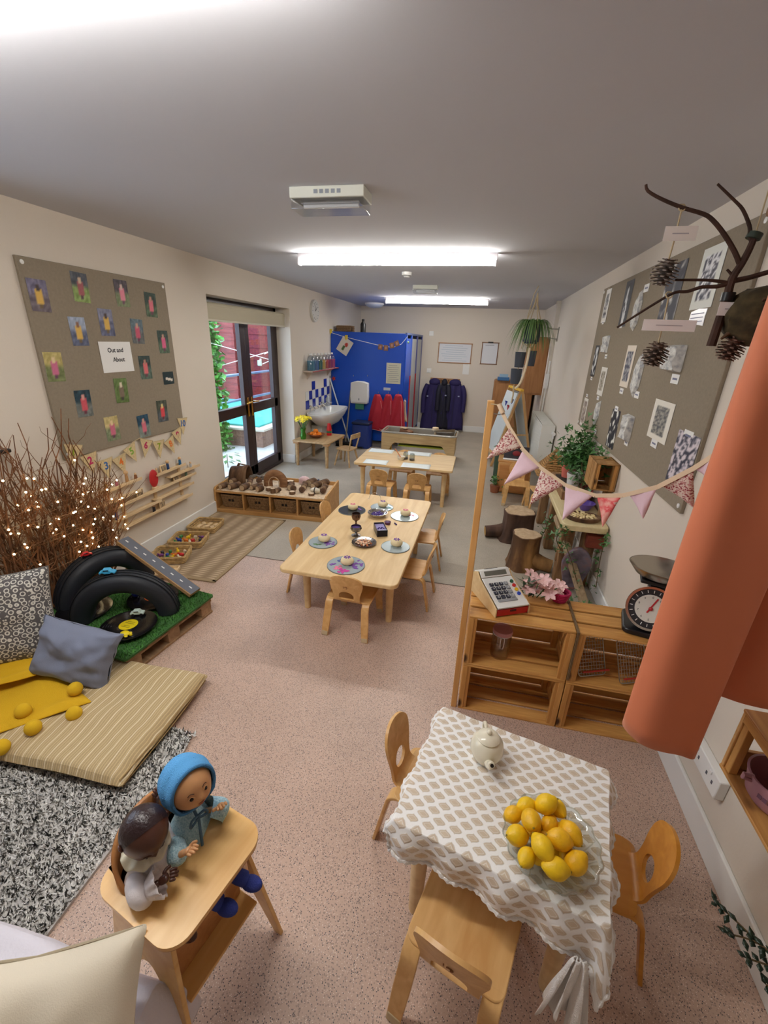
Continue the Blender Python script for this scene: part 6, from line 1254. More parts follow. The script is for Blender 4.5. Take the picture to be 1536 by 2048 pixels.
def relief(label, px, py, w, h, pts=None, seed=0, d=.022):
    """folded or crumpled paper piece standing proud of the board"""
    q = at_x(px, py, XR - .02); t = thing('paper_relief', label, 'artwork', (XR - .019, q.y, q.z), 0, 'paper reliefs on the right board'); P = pts or rrect(w, h, .01, 2); b = MB(); b.prism(P, .003, RR); b.build('backing', plain('relief_back', (196, 194, 188), .9), t)
    b = MB(); W_ = max(abs(p[0]) for p in P); Hh = max(abs(p[1]) for p in P)
    def inside(x, y):
        c = False; n = len(P)
        for i in range(n):
            x1, y1 = P[i]; x2, y2 = P[(i + 1) % n]
            if (y1 > y) != (y2 > y) and x < (x2 - x1) * (y - y1) / (y2 - y1) + x1: c = not c
        return c
    ctr = len(b.v); n = len(P); R_ = [1, .85, .55, .25, .0]; vs = []
    for k, r in enumerate(R_):
        for i in range(n * 3):
            a, f = P[i // 3], P[(i // 3 + 1) % n]; u = (i % 3) / 3; x, y = (a[0] + (f[0] - a[0]) * u) * r, (a[1] + (f[1] - a[1]) * u) * r
            vs.append((x, y, .003 + (0 if k == 0 else d * (.7 + .5 * noise.noise(Vector((x * 30 + seed, y * 30, seed)))))))
    m = n * 3; fs = [(k * m + i, k * m + (i + 1) % m, (k + 1) * m + (i + 1) % m, (k + 1) * m + i) for k in range(4) for i in range(m)]
    b.add(vs, fs, RR); b.build('crumpled_face', patchy('crumple_grey', [(150, 152, 160), (206, 206, 202), (232, 232, 228)], 34, .8, .3), t, ang=25); return t
hexa = [(.0, .14), (.075, .06), (.07, -.07), (.0, -.14), (-.065, -.07), (-.07, .06)]
relief('grey crumpled oval relief near the top left of the board', 1275, 622, .15, .26, [(.02, .13), (.07, .05), (.06, -.08), (.0, -.13), (-.06, -.09), (-.055, .06)], 1)
relief('small pale curled relief above the dark cloudy sheet', 1213, 689, .15, .14, None, 2, .03)
relief('hexagonal white relief in the middle of the board', 1276, 751, .14, .28, hexa, 3)
relief('largest curled white relief, right of the second hanging cone', 1353, 717, .20, .135, None, 4, .05)
relief('pleated white relief near the lower left corner', 1194.5, 826, .14, .22, [(.05, .11), (.065, -.02), (.0, -.11), (-.065, -.05), (-.05, .08)], 5)
relief('curled lilac white relief right of the black branching sheet', 1257, 856, .16, .17, None, 6, .045)
cap = [(1293, 576, .10, 'white caption strip at the top of the board'), (1206, 645, .06, 'tiny caption under the top left card'), (1242, 652, .06, 'tiny caption under the pale figure sheet'), (1212, 713, .07, 'caption under the small curled relief'), (1183, 757, .06, 'tiny caption under the cloudy dark sheet'), (1174, 791, .06, 'tiny caption at the left edge above the lowest card'), (1196, 796, .07, 'caption under the grey relief print'), (1243, 782, .08, 'caption under the long white card'), (1273.5, 789.5, .09, 'caption under the hexagonal relief'), (1350, 758, .10, 'caption under the largest curled relief'), (1233, 818, .08, 'caption above the black branching sheet'), (1190.5, 863, .07, 'caption under the pleated relief'), (1252.5, 885, .08, 'caption under the lilac curled relief'), (1308, 887, .09, 'caption under the framed leaf print'), (1376.5, 871.5, .10, 'caption above the marbled sheet')]
for px, py, w_, l in cap:
    q = at_x(px, py, XR - .02); t = thing('caption_label', l, 'label', (XR - .019, q.y, q.z), 0, 'white captions on the right board'); MB().box((0, 0, .001), (w_, w_ * .48, .002), RR).build('card', M_paper, t); MB().box((0, 0, .0024), (w_ * .6, w_ * .10, .0006), RR).build('print_line', plain('caption_ink', (120, 124, 150)), t)
q = at_x(1394, 635.5, XR - .02); t = thing('caption_label', 'shiny white scalloped caption under the largest white card', 'label', (XR - .019, q.y, q.z), 0, 'white captions on the right board'); MB().prism([(-.09, -.035), (0, -.03), (.09, -.04), (.085, .0), (.092, .035), (0, .04), (-.08, .03)], .003, RR).build('card', plain('shiny_paper', (244, 244, 250), .25), t)
for k in (-1, 0, 1): MB().box((0, .018 * k, .0035), (.14, .004, .0006), RR).build('print_line', plain('caption_ink', (120, 124, 150)), t)
# double sockets low on the right wall
for y, z, l in ((1.41, .30, 'white double socket low on the right wall under the wall crate'),):
    t = thing('wall_socket', l, 'socket', (XR, y, z)); MB().box((-.018, 0, 0), (.034, .215, .085)).build('back_box', M_white, t, bevel=.004)
    for s in (-1, 1):
        for k in (-1, 1): MB().box((-.0355, s * .052 + k * .020, .0), (.002, .008, .014)).build('pin_hole', plain('hole_grey', (90, 90, 100)), t)
        MB().box((-.037, s * .052, .026), (.004, .014, .014)).build('rocker', M_white, t, bevel=.001)

# timber bench with plants
M_bench = wood('pale_bench_top', (206, 188, 140), (226, 210, 166), 1, 10, 8, .5); M_old = wood('rough_timber', (116, 84, 54), (160, 122, 82), 2, 14, 6, .85)
BZ = .56; bn = thing('timber_bench', 'long pale topped timber bench along the right wall', 'bench', (.845, 3.90, 0))
MB().prism(rrect(.315, 1.62, .05, 5), .045, Matrix.Translation((0, 0, BZ - .045))).build('bench_top', M_bench, bn, bevel=.006)
for y in (-.62, .0, .62):
    MB().box((.08, y, (BZ - .045) / 2), (.09, .10, BZ - .045)).build('leg', M_old, bn, bevel=.008); MB().box((-.08, y, (BZ - .045) / 2), (.08, .09, BZ - .045)).build('leg', M_old, bn, bevel=.008)
MB().box((.0, -.62, .22), (.26, .03, .09)).build('cross_rail', M_old, bn, bevel=.004); MB().box((.10, -.72, .42), (.12, .05, .10)).build('red_block', wood('red_timber', (120, 52, 36), (150, 72, 50), 0, 14, 6, .8), bn, bevel=.004)
a, b_ = Vector((.70, 3.42, .50)), Vector((.90, 2.86, .02)); t = thing('timber_rail', 'weathered timber rail leaning from the bench down to the floor', 'timber', b_); MB().bar((0, 0, 0), a - b_, .055, .04).build('rail', wood('grey_rail', (150, 128, 100), (184, 162, 130), 2, 14, 6, .85), t, bevel=.006); MB().ball((a - b_) * .55 + Vector((0, -.025, 0)), .008, 8, 6).build('knot', M_bark, t)
t = thing('agate_slab', 'grey purple slab of polished stone standing under the bench', 'stone', (.84, 3.17, 0)); MB().prism([(.10 * math.cos(a) * (1 + .12 * math.sin(3 * a)), .20 + .19 * math.sin(a)) for a in [2 * PI * k / 22 for k in range(22)]], .03, Mx @ Matrix.Rotation(.12, 4, 'X')).build('slab', patchy('agate', [(70, 62, 70), (120, 110, 124), (150, 110, 104)], 9, .25, .2), t, bevel=.006); MB().tube([(.09 * math.cos(a) * (1 + .12 * math.sin(3 * a)), -.034, .20 + .175 * math.sin(a)) for a in [2 * PI * k / 22 for k in range(22)]], .005, 5, closed=True).build('rim_band', plain('agate_rim', (150, 96, 84), .4), t)
def ivy_strand(b, P, n, rg, size=.035, spread=.05):
    P = smooth_path(P, 6)
    for _ in range(n):
        p = rg.choice(P) + Vector((rg.gauss(0, spread), rg.gauss(0, spread), rg.gauss(0, spread))); p.x = min(p.x, XR - .03); p.z = max(p.z, .02); s_ = size * rg.uniform(.7, 1.3)
        q = Matrix.Translation(p) @ Euler((rg.uniform(-.8, .8), rg.uniform(-.8, .8), rg.uniform(0, 6.3))).to_matrix().to_4x4()
        b.add([(-s_ * .1, 0, 0), (-s_ * .45, -s_ * .5, .004), (s_ * .0, -s_ * .35, .0), (s_ * .8, 0, .004), (0, s_ * .35, 0), (-s_ * .45, s_ * .5, .004)], [(0, 1, 2, 3), (0, 3, 4, 5)], q)
def ivy(label, strands, n, seed, size=.035, spread=.05, mt=None, name='ivy_garland'):
    o_ = Vector(strands[0][0]); t = thing(name, label, 'ivy', o_); rg = random.Random(seed); b = MB(); st = MB()
    for P in strands: Q = [Vector(p) for p in P]; ivy_strand(b, Q, n, rg, size, spread); st.tube(smooth_path(Q, 5), .003, 5)
    b.v = [tuple(Vector(v) - o_) for v in b.v]; st.v = [tuple(Vector(v) - o_) for v in st.v]
    b.build('leaves', mt or M_leafd, t, smooth=False, kind='stuff'); st.build('stem', M_stem, t, kind='stuff'); return t
M_ivy = plain('ivy_mid', (66, 108, 56), .45, var=.35, bscale=100)
ivy('ivy garland hanging down the near end of the bench', [[(.70, 3.10, .50), (.72, 3.06, .42), (.78, 3.04, .30), (.84, 2.98, .15)], [(.70, 3.12, .52), (.66, 3.10, .44), (.70, 3.08, .36)], [(.98, 3.06, .50), (.97, 3.05, .35), (.98, 3.02, .12)]], 42, 3, .03, .025, M_ivy)
ivy('ivy garland trailing over the floor at the foot of the bench', [[(.80, 2.62, .05), (.88, 2.66, .06), (.96, 2.66, .08)], [(.74, 2.9, .08), (.82, 2.8, .06), (.95, 2.75, .10)]], 60, 4, .032, .03, M_ivy)
ivy('ivy garland under the far part of the bench', [[(.66, 3.5, .45), (.68, 3.7, .25), (.70, 3.9, .12)]], 40, 9, .03, .03, M_ivy)
t = thing('plant_riser', 'dark timber riser block on the bench under the plant pots', 'block', (.87, 3.97, BZ)); MB().box((0, 0, .035), (.24, .62, .07)).build('block_body', M_old, t, bevel=.006); MB().box((0, -.02, .072), (.20, .50, .004)).build('felt_top', plain('dark_felt', (60, 48, 40), .9), t)
PZ = BZ + .075
def pot(label, x, y, z, r, h, c, soil=True, name='plant_pot', fol=None, seed=1, mt=None, fr=.09, fh=.14, fsz=.03, nf=90):
    t = thing(name, label, 'plant pot', (x, y, z), 0, 'pots on the bench'); MB().lathe([(0, 0), (r * .72, 0), (r * .95, h * .88), (r, h * .88), (r, h), (r * .9, h), (r * .66, .01), (0, .01)], 24).build('pot', plain('pot_%d_%d' % (c[0], c[1]), c, .6), t)
    if soil: MB().lathe([(0, h * .86), (r * .88, h * .86), (0, h * .87)], 18).build('soil', plain('dark_soil', (56, 40, 30), .95), t)
    if fol:
        rg = random.Random(seed); b = MB()
        for _ in range(nf):
            p = Vector((rg.gauss(0, fr * .5), rg.gauss(0, fr * .5), h + abs(rg.gauss(0, fh * .5)))); p.x = min(p.x, XR - .05 - x); q = Matrix.Translation(p) @ Euler((rg.uniform(-1, 1), rg.uniform(-1, 1), rg.uniform(0, 6.3))).to_matrix().to_4x4(); s_ = fsz
            if fol == 'ivy': b.add([(-s_ * .1, 0, 0), (-s_ * .45, -s_ * .5, .004), (0, -s_ * .35, 0), (s_ * .8, 0, .004), (0, s_ * .35, 0), (-s_ * .45, s_ * .5, .004)], [(0, 1, 2, 3), (0, 3, 4, 5)], q)
            else: b.add([(0, -.004, 0), (s_ * 1.6, 0, .01), (0, .004, 0)], [(0, 1, 2)], Matrix.Translation((p.x * .4, p.y * .4, h * .9)) @ Euler((0, -rg.uniform(.5, 1.4), rg.uniform(0, 6.3))).to_matrix().to_4x4())
        b.build('foliage', mt or M_ivy, t, smooth=False, kind='stuff')
        for k in range(3): MB().tube([(0, 0, h * .8), (rg.gauss(0, .02), rg.gauss(0, .02), h + fh * .4), (rg.gauss(0, .04), rg.gauss(0, .04), h + fh)], .003, 5).build('stem', M_stem, t)
    return t
pot('coral pink pot with a dark spiky plant, left of the ivy', .865, 4.13, PZ, .072, .14, (224, 120, 104), fol='spiky', seed=4, mt=plain('dark_spiky', (72, 48, 60), .6), fsz=.075, nf=90)
pot('bushy ivy plant rising above the pots on the bench', .92, 4.03, PZ, .06, .13, (120, 90, 70), fol='ivy', seed=5, fr=.18, fh=.27, fsz=.040, nf=950)
pot('white pot in front of the ivy on the bench', .845, 3.78, PZ, .06, .13, (214, 214, 212), name='plant_pot')
pot('dark pink pot with a small red leafed plant, nearest the wall crate', .895, 3.60, BZ, .075, .125, (196, 88, 92), fol='spiky', seed=7, mt=plain('maroon_leaf', (110, 34, 40), .6), fsz=.06, nf=70)
ivy('leafy ivy trailing along the wall above the bench', [[(.94, 4.0, .95), (.95, 3.7, .98), (.96, 3.4, .96)], [(.90, 3.85, .85), (.88, 3.68, .76), (.86, 3.5, .70)]], 110, 14, .04, .04, M_ivy)
t = thing('wicker_pyramid', 'small wicker pyramid lid standing on the bench', 'basket', (.80, 4.50, BZ)); 
for j in range(13): f = 1 - j / 13; MB().tube([Vector((x * f, y * f, .012 + j * .018)) for x, y in rrect(.34, .36, .03, 3)], .011, 6, closed=True).build('braid', patchy('gold_wicker', [(124, 88, 44), (170, 126, 72), (196, 154, 96)], 60, .8, .8), t)
for a in range(4): MB().tube([(.16 * (1 if a in (0, 3) else -1), .17 * (1 if a < 2 else -1), .01), (0, 0, .25)], .010, 6).build('corner_cane', M_wicker, t)
t = thing('small_wall_crate', 'small open pine crate fixed on the wall above the bench', 'crate', (.93, 3.34, .80)); M_cr2 = wood('aged_pine', (150, 106, 56), (190, 146, 90), 2, 14, 8, .7)
for x in (-.075, .070):
    for k in range(2): MB().box((x, -.065 + k * .13, .10), (.010, .115, .20)).build('slat', M_cr2, t, bevel=.002)
for z in (.005, .195): 
    for k in range(2): MB().box((0, -.065 + k * .13, z), (.155, .115, .010)).build('slat', M_cr2, t, bevel=.002)
MB().box((0, .135, .10), (.14, .010, .18)).build('end_board', M_cr2, t, bevel=.002)
for x in (-.058, .054): MB().box((x, -.115, .10), (.02, .02, .18)).build('corner_post', M_pinez, t, bevel=.002)
t = thing('wall_batten', 'dark timber batten on the wall under the small crate', 'timber', (.985, 3.30, BZ)); MB().box((0, 0, .117), (.045, .07, .234)).build('batten', M_old, t, bevel=.003); MB().ball((-.024, 0, .12), .006, 8, 6).build('screw_head', M_steel, t)
t = thing('bark_platter', 'oval bark edged slice heaped with pale wood chips on the bench end', 'platter', (.845, 3.245, BZ)); MB().lathe([(0, 0), (.115, 0), (.125, .015), (.122, .03), (.108, .03), (.10, .02), (0, .02)], 30, Matrix.Diagonal((1.0, .75, 1, 1))).build('slice', M_bark, t); MB().lathe([(0, .021), (.10, .021), (.0, .023)], 26, Matrix.Diagonal((1.0, .75, 1, 1))).build('cut_face', M_cut, t)
rg = random.Random(3)
for k in range(34): a, r_ = k * 2.4, .09 * math.sqrt(k / 34); MB().box((0, 0, 0), (.026, .014, .004)).build('wood_chip', plain('pale_chip', (232, 212, 160), .7), t, loc=(r_ * math.cos(a), r_ * .75 * math.sin(a), .028 + .002 * (k % 4)), rot=(rg.uniform(-.4, .4), rg.uniform(-.4, .4), a))
t = thing('violet_bowl', 'violet plastic bowl on the bench behind the bunting', 'bowl', (.90, 3.46, BZ)); MB().lathe([(0, 0), (.03, 0), (.062, .05), (.07, .06), (.058, .052), (.028, .006), (0, .006)], 24).build('bowl_body', plain('violet', (112, 84, 178), .4), t); MB().tube([(.067 * math.cos(i * .2), .067 * math.sin(i * .2), .06) for i in range(32)], .004, 5, closed=True).build('rim', plain('violet', (112, 84, 178)), t)
def stump(label, x, y, r, h, root, seed, bark, rz=0):
    t = thing('log_stump', label, 'stump', (x, y, 0), rz, 'tree stump seats'); b = MB(); ph = seed
    b.lathe([(r * 1.25, .0), (r * 1.12, .04), (r * .98, h * .45), (r * .96, h * .8), (r, h - .004), (0, h - .004)], 40, None, lambda a, z: 1 + .07 * math.sin(3 * a + ph) + .04 * math.sin(7 * a + ph * 2) + .02 * math.sin(15 * a)); b.build('bark', bark, t)
    MB().lathe([(0, h - .004), (r * .93, h - .004), (r * .93, h), (0, h + .001)], 40, None, lambda a, z: 1 + .07 * math.sin(3 * a + ph) + .04 * math.sin(7 * a + ph * 2)).build('cut_top', M_cut, t)
    a = root; P = [(r * .5 * math.cos(a), r * .5 * math.sin(a), .09), (r * 1.3 * math.cos(a), r * 1.3 * math.sin(a), .065), (r * 2.05 * math.cos(a), r * 2.05 * math.sin(a), .055)]; MB().tube(smooth_path(P, 4), [.08, .075, .07, .066, .062, .06, .057, .056, .055][:9], 14).build('root', bark, t)
    e = Vector(P[-1]); d_ = (Vector(P[-1]) - Vector(P[-2])).normalized(); MB().tube([e + d_ * .001, e + d_ * .004], .045, 14).build('root_cut', plain('yellow_cut', (190, 150, 84), .7), t); return t
stump('tall split stump with a cut root on its right, nearer of the stump seats', .50, 3.46, .115, .30, -.25, 1.2, patchy('stripped_bark', [(66, 46, 32), (104, 72, 44), (186, 142, 84)], 5, .8, .9, stretch=(1, 1, .35), positions=[.3, .52, .68]))
stump('dark barked stump with a root to its left, farther of the stump seats', .48, 4.03, .145, .29, PI + .15, 2.6, patchy('dark_bark', [(44, 32, 28), (84, 60, 48), (100, 76, 62)], 12, .9, .9, stretch=(1, 1, .3)))

# ------------------------------------------------------------------ four pine crates as a counter
def crate(label, x, y, z, w=.475, h=.283, d=.27):
    t = thing('pine_crate', label, 'crate', (x, y, z), 0, 'pine crates of the counter'); T = .010
    for s, zz in ((0, T / 2), (1, h - T / 2)):
        for k, (yy, ww) in enumerate(((-d / 2 + .040, .078), (0, .080), (d / 2 - .040, .078))): MB().box((0, yy, zz), (w, ww, T)).build('slat', M_pine, t, bevel=.0025)
    for k in range(3): MB().box((0, d / 2 - .006, .055 + k * (h - .11) / 2), (w - .02, .010, .072)).build('back_slat', M_pine, t, bevel=.002)
    for s in (-1, 1):
        for k in range(3): MB().box((s * (w / 2 - .007), -.0, .058 + k * (h - .116) / 2), (.012, d - .03, .070)).build('end_slat', M_piney, t, bevel=.002)
        for yy in (-d / 2 + .016, d / 2 - .026): MB().box((s * (w / 2 - .026), yy, h / 2), (.026, .026, h - 2 * T - .002)).build('corner_post', M_pinez, t, bevel=.002)
        MB().box((s * (w / 2 - .012), -d / 2 + .003, h / 2), (.024, .006, h - 2 * T - .002)).build('front_trim', M_pinez, t, bevel=.001)
    return t
CRX = (.300, .780); CRY = 1.885
for i, (x, lr) in enumerate(zip(CRX, ('left', 'right'))):
    crate('bottom %s pine crate of the shop counter, standing on the floor' % lr, x, CRY, 0); crate('top %s pine crate of the shop counter' % lr, x, CRY, .284)
CT = .568
t = thing('counter_cord', 'brown cord tying the left and right crates together', 'cord', (.540, CRY, CT)); MB().tube([(0, -.14, -.26), (0, -.141, .002), (0, .141, .002), (0, .141, -.26)], .003, 6).build('cord', plain('brown_cord', (120, 96, 66), .9), t); MB().tube([(.006, -.14, -.26), (.006, -.141, .003), (.006, .141, .003), (.006, .141, -.26)], .003, 6).build('cord', plain('brown_cord', (120, 96, 66)), t)
t = thing('wooden_pole', 'tall square pine pole standing at the left end of the crate counter', 'pole', (.040, 1.765, 0)); MB().box((0, 0, .775), (.028, .028, 1.55)).build('pole', wood('pole_pine', (206, 150, 84), (226, 176, 110), 2, 12, 10, .5), t, bevel=.003); MB().tube([(.014, 0, 1.50), (.04, 0, 1.498), (.045, 0, 1.51)], .002, 5).build('nail', M_steel, t)
# cash register
t = thing('toy_cash_register', 'white toy cash register with a wooden case on the crate counter', 'cash register', (.195, 1.925, CT), math.radians(28)); w_ = .175
S = [(-.135, 0), (.125, 0), (.125, .105), (.075, .130), (.045, .105), (-.135, .045)]
Pm = Matrix(((0, 0, 1), (1, 0, 0), (0, 1, 0))).to_4x4()
for s in (-1, 1): MB().prism(S, .008, Matrix.Translation((s * w_ / 2 - .004, 0, 0)) @ Pm).build('side_panel', M_maple, t, bevel=.002)
MB().box((0, 0, .004), (w_ - .01, .25, .008)).build('base', M_maple, t); MB().box((0, .121, .05), (w_ - .01, .008, .10)).build('back_panel', M_maple, t)
MB().box((0, -.131, .022), (w_ - .012, .006, .034)).build('drawer_front', plain('drawer_red', (190, 30, 36), .35), t, bevel=.002); MB().box((0, -.136, .030), (.03, .005, .008)).build('drawer_slot', plain('drawer_dark', (70, 20, 24)), t)
sl = Vector((0, .18, .060)).normalized(); nr = Vector((0, -sl.z, sl.y)); O = Vector((0, -.137, .046)); MP = basis(O, (1, 0, 0), y=sl)
MB().box((0, .094, .001), (w_ - .012, .187, .006), MP).build('front_plate', M_white, t, bevel=.002)
MB().box((0, .018, .005), (w_ - .012, .034, .004), MP).build('lip', M_white, t, bevel=.001)
sl2 = Vector((0, .030, .025)).normalized(); MP2 = basis(Vector((0, .044, .107)), (1, 0, 0), y=sl2); MB().box((0, .020, .001), (w_ - .012, .040, .006), MP2).build('display_housing', M_white, t, bevel=.002); MB().box((0, .020, .005), (.12, .024, .002), MP2).build('display', plain('lcd_grey', (110, 110, 100), .2), t)
MP3 = basis(Vector((0, .076, .131)), (1, 0, 0), y=(0, .05, -.026)); MB().box((0, .024, .001), (w_ - .012, .052, .006), MP3).build('top_plate', M_white, t, bevel=.002); MB().box((0, .030, .005), (.07, .014, .002), MP3).build('solar_cell', plain('solar_dark', (50, 46, 44), .2), t)
KEYS = [['7', '8', '9', 'C'], ['4', '5', '6', 'x'], ['1', '2', '3', '-'], ['0', '.', '%', '+']]
M_keyn = plain('key_navy', (46, 48, 66), .4); M_keyg = plain('key_grey', (150, 152, 156), .4)
for r_ in range(4):
    for c_ in range(4): k = MB().box((-.052 + c_ * .026, .140 - r_ * .026, .007), (.020, .019, .008), MP).build('key', M_keyn if c_ < 3 else M_keyg, t, bevel=.002); text_obj('key_symbol', KEYS[r_][c_], .015, M_white, k, MP @ Matrix.Translation((-.052 + c_ * .026, .140 - r_ * .026, .0113)), .0002)
MB().box((-.012, .040, .007), (.100, .015, .008), MP).build('key', M_keyg, t, bevel=.002)
for r_, c in enumerate(((30, 90, 60), (206, 40, 40), (236, 190, 30), (40, 70, 180))): MB().tube([MP @ Vector((.062, .148 - r_ * .026, .004)), MP @ Vector((.062, .148 - r_ * .026, .011))], .009, 14).build('round_button', plain('button_%d' % c[0], c, .35), t)
# flowers and magenta basket behind the counter edge
t = thing('flower_bunch', 'bunch of pale pink artificial lilies lying on the crate counter', 'flowers', (.40, 1.985, CT)); rg = random.Random(9)
for k in range(13):
    x, y, z = (-.055 + .032 * (k % 5), -.02 + .035 * (k // 5), .050 + .025 * ((k * 5) % 3)); b = MB()
    for j in range(6):
        a = j * PI / 3 + k; d_ = Vector((math.cos(a), math.sin(a), 0)); s_ = Vector((-math.sin(a), math.cos(a), 0)); P = [Vector((0, 0, 0)), d_ * .014 + s_ * .013 + Vector((0, 0, .012)), d_ * .032 + s_ * .011 + Vector((0, 0, .018)), d_ * .043 + Vector((0, 0, .012)), d_ * .032 - s_ * .011 + Vector((0, 0, .018)), d_ * .014 - s_ * .013 + Vector((0, 0, .012))]; b.add(P, [(0, 1, 2, 3, 4, 5)])
    b.build('petals', plain('blush_petal', (246, 208, 206), .7), t, loc=(x, y, z), rot=(rg.uniform(-.3, .7), rg.uniform(-.6, .6), 0), smooth=False); MB().tube([(x, y, z), (x * .6 - .02, y + .02, .01)], .003, 5).build('stem', M_leaf, t)
b = MB()
for k in range(14): a = k * 2.4; q = Matrix.Translation((-.07 + .02 * math.cos(a), .01 * math.sin(a), .02 + .006 * k)) @ Euler((rg.uniform(-.6, .6), -.4, a)).to_matrix().to_4x4(); b.add([(0, -.010, 0), (.06, 0, .01), (0, .010, 0), (-.01, 0, 0)], [(0, 1, 2, 3)], q)
b.build('leaves', M_leafd, t, smooth=False)
t = thing('magenta_basket', 'small magenta woven basket behind the pink flowers', 'basket', (.495, 2.0, CT))
for j in range(5): MB().tube([((.030 + .004 * j) * math.cos(i * .33), (.026 + .003 * j) * math.sin(i * .33), .008 + .011 * j) for i in range(19)], .0065, 6, closed=True).build('braid', plain('magenta_weave', (190, 24, 96), .6, bump=.4, bscale=200), t)
# kitchen scale
t = thing('kitchen_scale', 'black kitchen scale with a round white dial and steel pan on the counter', 'scale', (.855, 1.875, CT), math.radians(-14)); M_sb = plain('scale_black', (26, 26, 30), .3)
MB().prism(rrect(.20, .19, .03), .025).build('base', M_sb, t, bevel=.006); MB().box((0, .02, .12), (.09, .07, .20), taper=.7).build('column', M_sb, t, bevel=.01); MB().box((0, .01, .245), (.15, .11, .018)).build('pan_support', M_sb, t, bevel=.006)
Md = Matrix.Translation((-.01, -.045, .125)) @ Matrix.Rotation(PI / 2 - .35, 4, 'X'); MB().lathe([(0, -.045), (.088, -.045), (.095, -.01), (.095, .0), (0, 0)], 40, Md).build('dial_case', M_sb, t); MB().lathe([(.090, -.004), (.098, -.002), (.098, .008), (.088, .008), (.090, -.004)], 40, Md, cap=False).build('chrome_ring', M_chrome, t)
MB().lathe([(0, .001), (.088, .001), (.088, .002), (0, .002)], 40, Md).build('outer_scale', plain('scale_ring', (44, 44, 50), .5), t); MB().lathe([(0, .0025), (.062, .0025), (.062, .0032), (0, .0032)], 36, Md).build('dial_face', plain('dial_white', (228, 226, 218), .5), t)
for k in range(20): a = 2 * PI * k / 20; MB().bar(Md @ Vector((.070 * math.cos(a), .070 * math.sin(a), .003)), Md @ Vector((.082 * math.cos(a), .082 * math.sin(a), .003)), .003, .001, Md.to_3x3() @ Vector((0, 0, 1))).build('tick', M_white, t)
for k in range(10): a = PI / 2 - 2 * PI * k / 10; text_obj('dial_number', str(k), .013, M_ink, t, Md @ Matrix.Translation((.050 * math.cos(a), .050 * math.sin(a), .0036)), .0002)
MB().bar(Md @ Vector((-.012, -.02, .005)), Md @ Vector((.02, .05, .005)), .006, .0015, Md.to_3x3() @ Vector((0, 0, 1))).build('pointer', plain('pointer_red', (190, 40, 50), .4), t); MB().ball(Md @ Vector((0, 0, .006)), .009, 12, 8).build('hub', plain('pointer_red', (190, 40, 50)), t)
MB().lathe([(0, .256), (.05, .258), (.10, .280), (.130, .315), (.134, .315), (.103, .276), (.05, .254), (0, .253)], 40, Matrix.Diagonal((1.0, .8, 1, 1))).build('pan', plain('pan_steel', (176, 170, 160), .25, 1.0), t)
# inside the crates
t = thing('storage_jar', 'clip top glass jar with a pink lid inside the top left crate', 'jar', (.235, 1.86, .294)); G = glass('jar_clear', (240, 236, 232), .02, .05)
MB().lathe([(0, 0), (.046, 0), (.048, .01), (.048, .125), (.042, .132), (.040, .132), (.045, .124), (.045, .006), (0, .006)], 30).build('jar_wall', G, t); MB().lathe([(0, .134), (.046, .134), (.049, .142), (.047, .156), (0, .158)], 30).build('lid', plain('lid_pink', (206, 150, 156), .4), t); MB().tube([(-.008, -.049, .135), (-.009, -.053, .10), (-.006, -.053, .075), (.006, -.053, .075), (.009, -.053, .10), (.008, -.049, .135)], .0016, 6).build('clip', M_chrome, t); MB().lathe([(.043, .128), (.047, .131), (.043, .134), (.043, .128)], 24, cap=False).build('seal', M_white, t)
def rack(label, x, hy=.0):
    t = thing('wire_rack', label, 'rack', (x, 1.80, .298), 0, 'wire cooling racks'); R = Matrix.Rotation(math.radians(22), 4, 'Z') @ Matrix.Rotation(math.radians(64), 4, 'X')
    MB().tube([R @ Vector(p) for p in [(x_, y_ + .11, 0) for x_, y_ in rrect(.14, .20, .015, 3)]], .0028, 6, closed=True).build('frame', M_steel, t)
    for k in range(9): MB().tube([R @ Vector((-.056 + .014 * k, .012, 0)), R @ Vector((-.056 + .014 * k, .208, 0))], .0013, 5).build('wire', M_steel, t)
    for k in range(12): MB().tube([R @ Vector((-.068, .024 + .016 * k, .001)), R @ Vector((.068, .024 + .016 * k, .001))], .0011, 5).build('wire', M_steel, t)
    MB().tube([R @ Vector((-.05, .03, .006)), R @ Vector((.085, .03, .008))], .0045, 8).build('handle', plain('handle_red', (190, 60, 50), .4), t); return t
rack('wire rack with a red handle in the top right crate, left one', .665); rack('wire rack in the top right crate, right one next to the curtain', .845)

